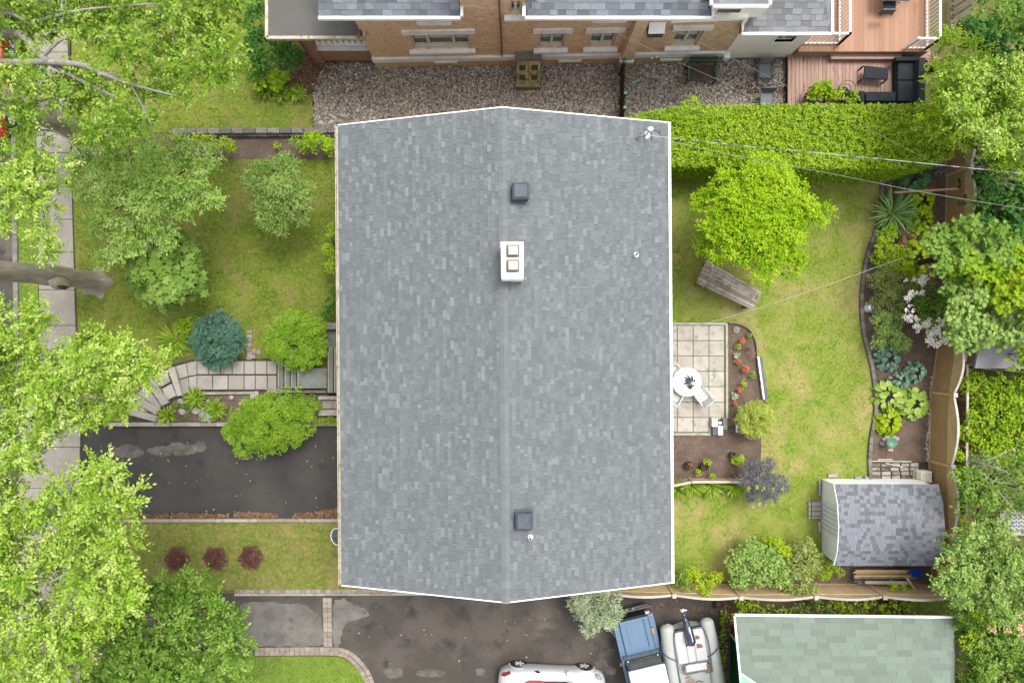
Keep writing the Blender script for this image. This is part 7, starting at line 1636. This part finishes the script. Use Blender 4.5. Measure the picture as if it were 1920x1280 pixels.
for k, (x, y, R, lb_) in enumerate(((1730, 378, 30, 'golden leaved plant directly below the pinkish pole'), (1727, 410, 28, 'golden leaved plant, second below the pinkish pole'), (1722, 445, 28, 'golden leaved plant in the middle of the golden row'), (1720, 480, 27, 'golden leaved plant next to the end of the clothes line'), (1716, 507, 20, 'golden leaved plant at the bottom of the golden row'))):
    hosta(lb_, x, y, R, 30, .26, 'L_yellow', 310 + k, .5, name='golden_plant', group='golden plants in a row along the fence')
tuft('yucca', 'spiky yucca with long grey green sword leaves at the edge of the bed', 1668, 402, 52, 110, 'L_yucca', .55, 320, w=1.3, cat='plant')
G = 'shrubs in the planted bed'
plant('lime_shrub', 'bright lime shrub between the yucca and the olive shrub', 'shrub', 'L_lime', [pb(1690, 500, 16, .6, .3), pb(1642, 485, 12, .5, .25), pb(1660, 440, 22, .7, .35), pb(1655, 468, 20, .7, .35), pb(1680, 475, 18, .6, .3), pb(1665, 492, 18, .6, .3)], 'foliage', .03, dens=240, L=.10, subr=.3, seed=321)
plant('russet_plant', 'low plant with russet orange leaves beside the golden row', 'plant', 'litter', [pb(1695, 438, 8, .3, .12), pb(1692, 458, 8, .3, .12), pb(1708, 445, 7, .3, .12)], 'foliage', .02, dens=110, L=.15, templ='lobed', subr=.4, seed=322)
plant('olive_shrub', 'grey olive shrub at the bed edge below the lime shrub', 'shrub', 'L_olive', [pb(1640, 525, 18, .6, .3), pb(1705, 555, 18, .7, .3), pb(1680, 572, 20, .7, .3), pb(1645, 565, 16, .6, .3), pb(1660, 520, 26, .8, .4), pb(1668, 550, 26, .8, .4), pb(1690, 530, 20, .8, .4), pb(1655, 545, 18, .6, .3)], 'foliage', .03, dens=240, L=.08, subr=.28, seed=323)
plant('green_shrub', 'feathery green shrub beside the stone pedestal', 'shrub', 'L_ash', [pb(1655, 605, 26, .8, .4), pb(1670, 632, 30, .9, .45), pb(1650, 640, 20, .7, .35), pb(1690, 645, 20, .7, .35), pb(1680, 600, 20, .7, .35)], 'foliage', .03, dens=240, L=.08, subr=.28, seed=324)
hy = plant('hydrangea', 'hydrangea bush covered with large white flower heads', 'shrub', 'L_mid', [pb(1740, 560, 34, 1.2, .5), pb(1755, 590, 34, 1.2, .5), pb(1728, 590, 26, 1.1, .4), pb(1765, 620, 26, 1.1, .4), pb(1720, 550, 18, 1.0, .3), pb(1775, 560, 20, 1.1, .4), pb(1750, 630, 16, 1.0, .3)], 'foliage', .05, dens=150, L=.13, subr=.3, templ='oval', wide=.8, seed=325)
rg = random.Random(15); pan = []
for (x0_, y0_, n_, sx, sy) in ((1714, 535, 10, 18, 14), (1730, 528, 5, 10, 6), (1700, 562, 8, 9, 18), (1710, 590, 9, 14, 12), (1728, 608, 12, 16, 12), (1745, 625, 14, 16, 14), (1765, 635, 10, 14, 14), (1775, 527, 3, 8, 8), (1742, 640, 5, 14, 6), (1755, 605, 5, 14, 6)):
    for k in range(n_): pan.append(pb(x0_ + rg.uniform(-sx, sx), y0_ + rg.uniform(-sy, sy), rg.uniform(4.0, 6.4), 1.9 + rg.uniform(-.15, .1), .10))
for k, b in enumerate(pan): foliage('flower_head', M['whitefl'], hy, [b], dens=420, L=.05, templ='oval', subr=.55, seed=400 + k, low=-.2, sub_n=5)
plant('bronze_plant', 'dark mound of bronze twigs beside the hedge end and the dark hosta', 'plant', 'L_smoke', [pb(1762, 315, 14, .5, .25)], 'foliage', .02, dens=160, L=.08, subr=.35, seed=326)
# bottom of the back garden
plant('flowering_shrub', 'large blue green shrub above the scalloped fence', 'shrub', 'L_ash', [pb(1395, 1050, 36, 1.1, .5), pb(1425, 1065, 34, 1.1, .5), pb(1380, 1080, 26, 1.0, .4), pb(1440, 1040, 26, 1.0, .4), pb(1410, 1030, 22, 1.0, .4), pb(1455, 1080, 26, 1.1, .4)], 'foliage', .05, dens=140, L=.14, subr=.28, seed=330, wide=1.1)
plant('yellow_shrub', 'small yellow green shrub between the two big shrubs above the scalloped fence', 'shrub', 'L_yellow', [pb(1455, 1022, 18, 1.0, .35), pb(1472, 1035, 12, .9, .3), pb(1440, 1012, 10, .8, .2)], 'foliage', .03, dens=220, L=.10, subr=.3, seed=331)
plant('olive_shrub', 'dull olive shrub next to the shed corner', 'shrub', 'L_olive', [pb(1505, 1030, 26, 1.0, .45), pb(1495, 1060, 26, 1.0, .4), pb(1518, 1060, 22, .9, .4), pb(1500, 1095, 26, 1.1, .4), pb(1480, 1100, 16, 1.0, .3), pb(1530, 1045, 14, .8, .3), pb(1520, 1105, 16, 1.0, .3)], 'foliage', .05, dens=170, L=.12, subr=.28, seed=332)
plant('climber', 'yellow green climbing plants spilling over the fence by the roof corner', 'plant', 'L_yellow', [pb(1300, 1082, 20, .9, .35), pb(1330, 1088, 18, .9, .35), pb(1345, 1080, 14, .8, .3), pb(1322, 1110, 9, 1.4, .2), pb(1312, 1100, 9, 1.3, .2)], 'foliage', .03, dens=190, L=.10, subr=.3, seed=333)
plant('climber', 'bluish leafed climbing plant right beside the lower roof corner', 'plant', 'L_mid', [pb(1280, 1080, 16, .9, .3), pb(1268, 1090, 10, .8, .3), pb(1285, 1098, 10, 1.2, .25)], 'foliage', .03, dens=200, L=.10, subr=.3, seed=334)
plant('lawn_fringe', 'low greenery behind the shed corner', 'plant', 'L_hedge', [pb(1545, 1075, 14, .4, .25), pb(1560, 1062, 12, .4, .2), pb(1575, 1072, 10, .4, .2)], 'foliage', .02, dens=240, L=.08, subr=.35, seed=335)
plant('vine_patch', 'green vine creeping over the planks below the shed', 'plant', 'L_lime', [pb(1675, 1096, 10, .9, .2), pb(1690, 1101, 9, .8, .2), pb(1706, 1108, 6, .8, .1)], 'foliage', .02, dens=240, L=.08, subr=.35, seed=336)
plant('silver_shrub', 'silvery drooping shrub at the lower edge of the roof beside the blue car', 'shrub', 'L_silver', [pb(1110, 1130, 34, 1.8, .6), pb(1135, 1150, 26, 1.7, .5), pb(1085, 1125, 20, 1.6, .4), pb(1110, 1165, 22, 1.6, .4), pb(1145, 1125, 20, 1.7, .4), pb(1150, 1148, 14, 1.6, .3), pb(1090, 1150, 10, 1.4, .3), pb(1107, 1178, 10, 1.4, .2), pb(1148, 1165, 9, 1.4, .2)], 'foliage', .06, dens=170, L=.085, subr=.28, K=7, Ls=.17, seed=337, templ='slim', wide=1.3, sub_n=13)
# strip between the scalloped fence and the green garage
for k, (poly, m, lb_) in enumerate((([(1372, 1130), (1440, 1128), (1480, 1138), (1480, 1154), (1385, 1154), (1372, 1180)], 'L_hedge', 'lime green shrubs left of the garden strip above the green roof'), ([(1490, 1130), (1560, 1125), (1560, 1152), (1500, 1154)], 'L_mid', 'mixed green shrubs in the middle of the strip above the green roof'), ([(1560, 1128), (1700, 1122), (1790, 1118), (1790, 1154), (1560, 1154)], 'L_vine', 'long run of green bushes at the right of the strip above the green roof'))):
    plant('shrub_border', lb_, 'shrub', m, fill(poly, 15, 11, .9, 340 + k, .3, .2), 'foliage', .03, dens=170, L=.10, subr=.35, seed=340 + k, sub_n=8)
for (x, y, lb_) in ((1492, 1145, 'reddish brown patch of mulch, left one above the green roof'),): pass
plant('weeds', 'green weeds along the left wall of the green garage', 'plant', 'L_hedge', [pb(1356, 1150 + 14 * k, 7, .15, .12) for k in range(10)], 'foliage', 0, dens=130, L=.09, subr=.4, seed=345)

# --- right side, beyond the fences
def clump_tree(name, lb, m, poly, spacing, r, z, seed, rz=.6, zj=.6, trunk=.12, cat='tree', extra=(), **kw):
    d = dict(dens=60, L=.12, subr=.34, K=5, Ls=.18, sub_n=12, up=.85); d.update(kw)
    return plant(name, lb, cat, m, fill(poly, spacing, r, z, seed, rz, zj) + list(extra), 'crown', trunk, seed=seed, **d)
clump_tree('understory', 'dark green bushes beneath the dead twigs at the right edge', 'L_dark', [(1815, 300), (1990, 280), (1990, 480), (1880, 470), (1830, 440), (1812, 380)], 24, 22, 1.4, 350, trunk=.06, cat='shrub', K=1, templ='oval', L=.20, dens=60)
clump_tree('dark_tree', 'dark green tree behind the feathery tree in the top right corner', 'L_dark', [(1815, 60), (1880, 20), (1990, 20), (1990, 200), (1900, 180), (1840, 130)], 34, 28, 3.6, 351, limbs=False, templ='oval', K=1, L=.18, dens=90)
clump_tree('corner_tree', 'tall light green tree in the top right corner', 'L_mid', [(1835, -60), (1990, -60), (1990, 130), (1930, 100), (1895, 60), (1860, 30), (1840, 0)], 34, 26, 6.5, 352, limbs=False)
clump_tree('feathery_tree', 'feathery yellow green tree overlapping the end of the hedge and the sofa', 'L_hedge', [(1765, 55), (1800, 60), (1825, 100), (1845, 150), (1900, 175), (1990, 180), (1990, 320), (1880, 310), (1850, 290), (1820, 280), (1790, 265), (1770, 255), (1748, 250), (1735, 225), (1718, 200), (1722, 182), (1745, 160), (1768, 130), (1765, 90)], 33, 27, 4.2, 353, trunk=.18, dens=44, K=9, Ls=.30, L=.11, spread=.7, templ='slim', wide=1.4)
clump_tree('branching_tree', 'pale lime crown in front of the feathery tree at the right edge', 'L_pale', [(1780, 120), (1850, 125), (1920, 130), (1990, 150), (1990, 300), (1900, 300), (1840, 275), (1790, 230)], 30, 28, 5.6, 354, trunk=.15, dens=70, K=5, L=.11)
clump_tree('spreading_tree', 'wide green tree reaching over the lattice fence toward the golden plants', 'L_mid', [(1752, 440), (1800, 418), (1860, 425), (1900, 460), (1900, 500), (1840, 530), (1790, 545), (1765, 520), (1745, 490)], 24, 24, 3.4, 355, dens=90, K=1, templ='lobed', L=.17, up=1.2)
clump_tree('lime_leaf_tree', 'yellow lime crown at the right edge beside the hydrangea', 'L_vine', [(1810, 490), (1880, 480), (1990, 470), (1990, 600), (1900, 590), (1840, 560), (1805, 530)], 25, 26, 3.8, 356, dens=95, K=1, templ='lobed', L=.17, up=1.2)
clump_tree('grey_leaf_tree', 'grey green leafy tree above the grey outbuilding roof', 'L_ash', [(1775, 545), (1840, 560), (1990, 590), (1990, 645), (1900, 635), (1860, 650), (1800, 640), (1765, 600)], 23, 23, 3.2, 357, dens=90, K=1, templ='lobed', L=.17, up=1.2)
clump_tree('lime_branch', 'yellow lime branch hanging over the grey outbuilding roof', 'L_vine', [(1885, 645), (1990, 635), (1990, 690), (1905, 685)], 20, 15, 3.0, 358, trunk=.05, dens=90, K=1, templ='lobed', L=.15, up=1.2)
clump_tree('vine_mound', 'yellow green vine mound below the grey outbuilding', 'L_vine', [(1806, 704), (1990, 700), (1990, 850), (1880, 860), (1835, 850), (1806, 840)], 19, 18, 1.0, 359, rz=.35, zj=.25, trunk=.04, cat='vine', K=1, L=.13, dens=120, templ='oval', wide=.8)
clump_tree('twiggy_tree', 'green tree with pale bare twigs right of the shed', 'L_mid', [(1808, 860), (1870, 850), (1990, 850), (1990, 960), (1880, 960), (1880, 1000), (1815, 1000), (1798, 940)], 24, 22, 2.8, 360, K=1, L=.14, dens=90)
clump_tree('bright_shrub', 'small bright green shrubs squeezed between the two fences', 'L_lime', [(1786, 830), (1802, 830), (1802, 1010), (1786, 1010)], 15, 9, 1.0, 361, trunk=.03, cat='shrub', K=1, rz=.25, zj=.2, dens=110)
clump_tree('broad_tree', 'broad soft green tree below the zigzag rug', 'L_ash', [(1790, 1010), (1870, 985), (1880, 1015), (1990, 1015), (1990, 1150), (1850, 1150), (1790, 1140), (1765, 1100), (1780, 1060)], 27, 25, 3.6, 362, dens=56, K=7, Ls=.24)
clump_tree('corner_shrub', 'mixed green shrubs in the bottom right corner', 'L_mid', [(1800, 1150), (1990, 1150), (1990, 1330), (1795, 1330)], 27, 25, 2.6, 363, dens=60, K=5)
plant('yellow_branch', 'yellow green branches in the middle of the right side trees', 'shrub', 'L_yellow', [pb(1835, 1145, 16, 3.6, .3), pb(1855, 1165, 14, 3.4, .3), pb(1820, 1200, 18, 3.0, .3), pb(1870, 1035, 16, 3.6, .3)], 'foliage', .05, dens=130, L=.11, subr=.3, seed=364)
plant('orange_flowers', 'scattered pale orange blossoms in the trees at the lower right', 'flower', 'L_olive', [pb(1900, 1160, 14, 3.3, .3)], 'foliage', .03, dens=100, L=.1, subr=.3, seed=365)
foliage('petals', M['peach'], bpy.data.objects['orange_flowers'], [pb(x, y, 5, 3.9, .1) for x, y in ((1862, 1180), (1888, 1180), (1910, 1176), (1916, 1152), (1915, 1190))], dens=200, L=.09, templ='oval', subr=.5, seed=366)
# bare grey twigs by the fence and the long bare branches lower down
tw = thing('dead_shrub', 'bare grey twiggy shrub beside the lattice fence at the right', 'shrub', tuple(P(1850, 350, 0)))
rgn = np.random.default_rng(9); mb = MB(); b0 = P(1848, 338, 1.4); mb.tube([(b0.x, b0.y, 0), tuple(b0)], .05, 7)
for k in range(20):
    a = k * .33 + rgn.normal(0, .1); L = rgn.uniform(.7, 1.35); pp = branch(mb, [b0, b0 + Vector((math.cos(a) * L * .5, math.sin(a) * L * .5, .5)), b0 + Vector((math.cos(a) * L, math.sin(a) * L, .45 + rgn.uniform(-.2, .3)))], .022, .006, 5); twigs(mb, rgn, pp, 5, .4, .007)
mb.build('twigs', M['palebark'], tw)
bw = MB(); 
for (a, b, c) in (((1815, 857), (1850, 862), (1905, 838)), ((1815, 862), (1860, 875), (1890, 885)), ((1830, 885), (1880, 930), (1915, 975)), ((1818, 865), (1860, 900), (1900, 905))): pp = branch(bw, [P(*a, 2.4), P(*b, 3.2), P(*c, 3.4)], .035, .01, 6); twigs(bw, rgn, pp, 6, .5, .01)
bw.build('bare_branches', M['palebark'], bpy.data.objects['twiggy_tree'])

# planters on the neighbour's deck
ys_ = thing('deck_planter', 'dark pot overflowing with yellow and green leaves on the lower deck by the hedge', 'plant pot', tuple(P(1545, 176, .35)))
c = P(1545, 178, .8); mb = MB(); mb.lathe((c.x, c.y, .35), [(.2, 0), (.3, .35), (.32, .4), (.26, .36)], 18); mb.build('pot', M['terracotta'], ys_)
foliage('foliage', M['L_vine'], ys_, [pb(1540, 168, 20, 1.1, .3), pb(1525, 178, 12, 1.0, .25), pb(1558, 180, 12, 1.0, .25)], dens=180, L=.13, subr=.3, templ='oval', seed=370)
foliage('yellow_leaves', M['L_yellow'], ys_, [pb(1535, 170, 10, 1.3, .2)], dens=120, L=.11, subr=.4, seed=371)
y2 = thing('deck_planter', 'dark pot with a bushy mid green plant next to the sofa end', 'plant pot', tuple(P(1592, 180, .35)))
c = P(1592, 182, .7); mb = MB(); mb.lathe((c.x, c.y, .35), [(.16, 0), (.25, .3), (.27, .34), (.2, .3)], 18); mb.build('pot', M['terracotta'], y2)
foliage('foliage', M['L_hedge'], y2, [pb(1598, 182, 15, 1.0, .3), pb(1575, 176, 12, .95, .25)], dens=180, L=.11, subr=.3, seed=372)
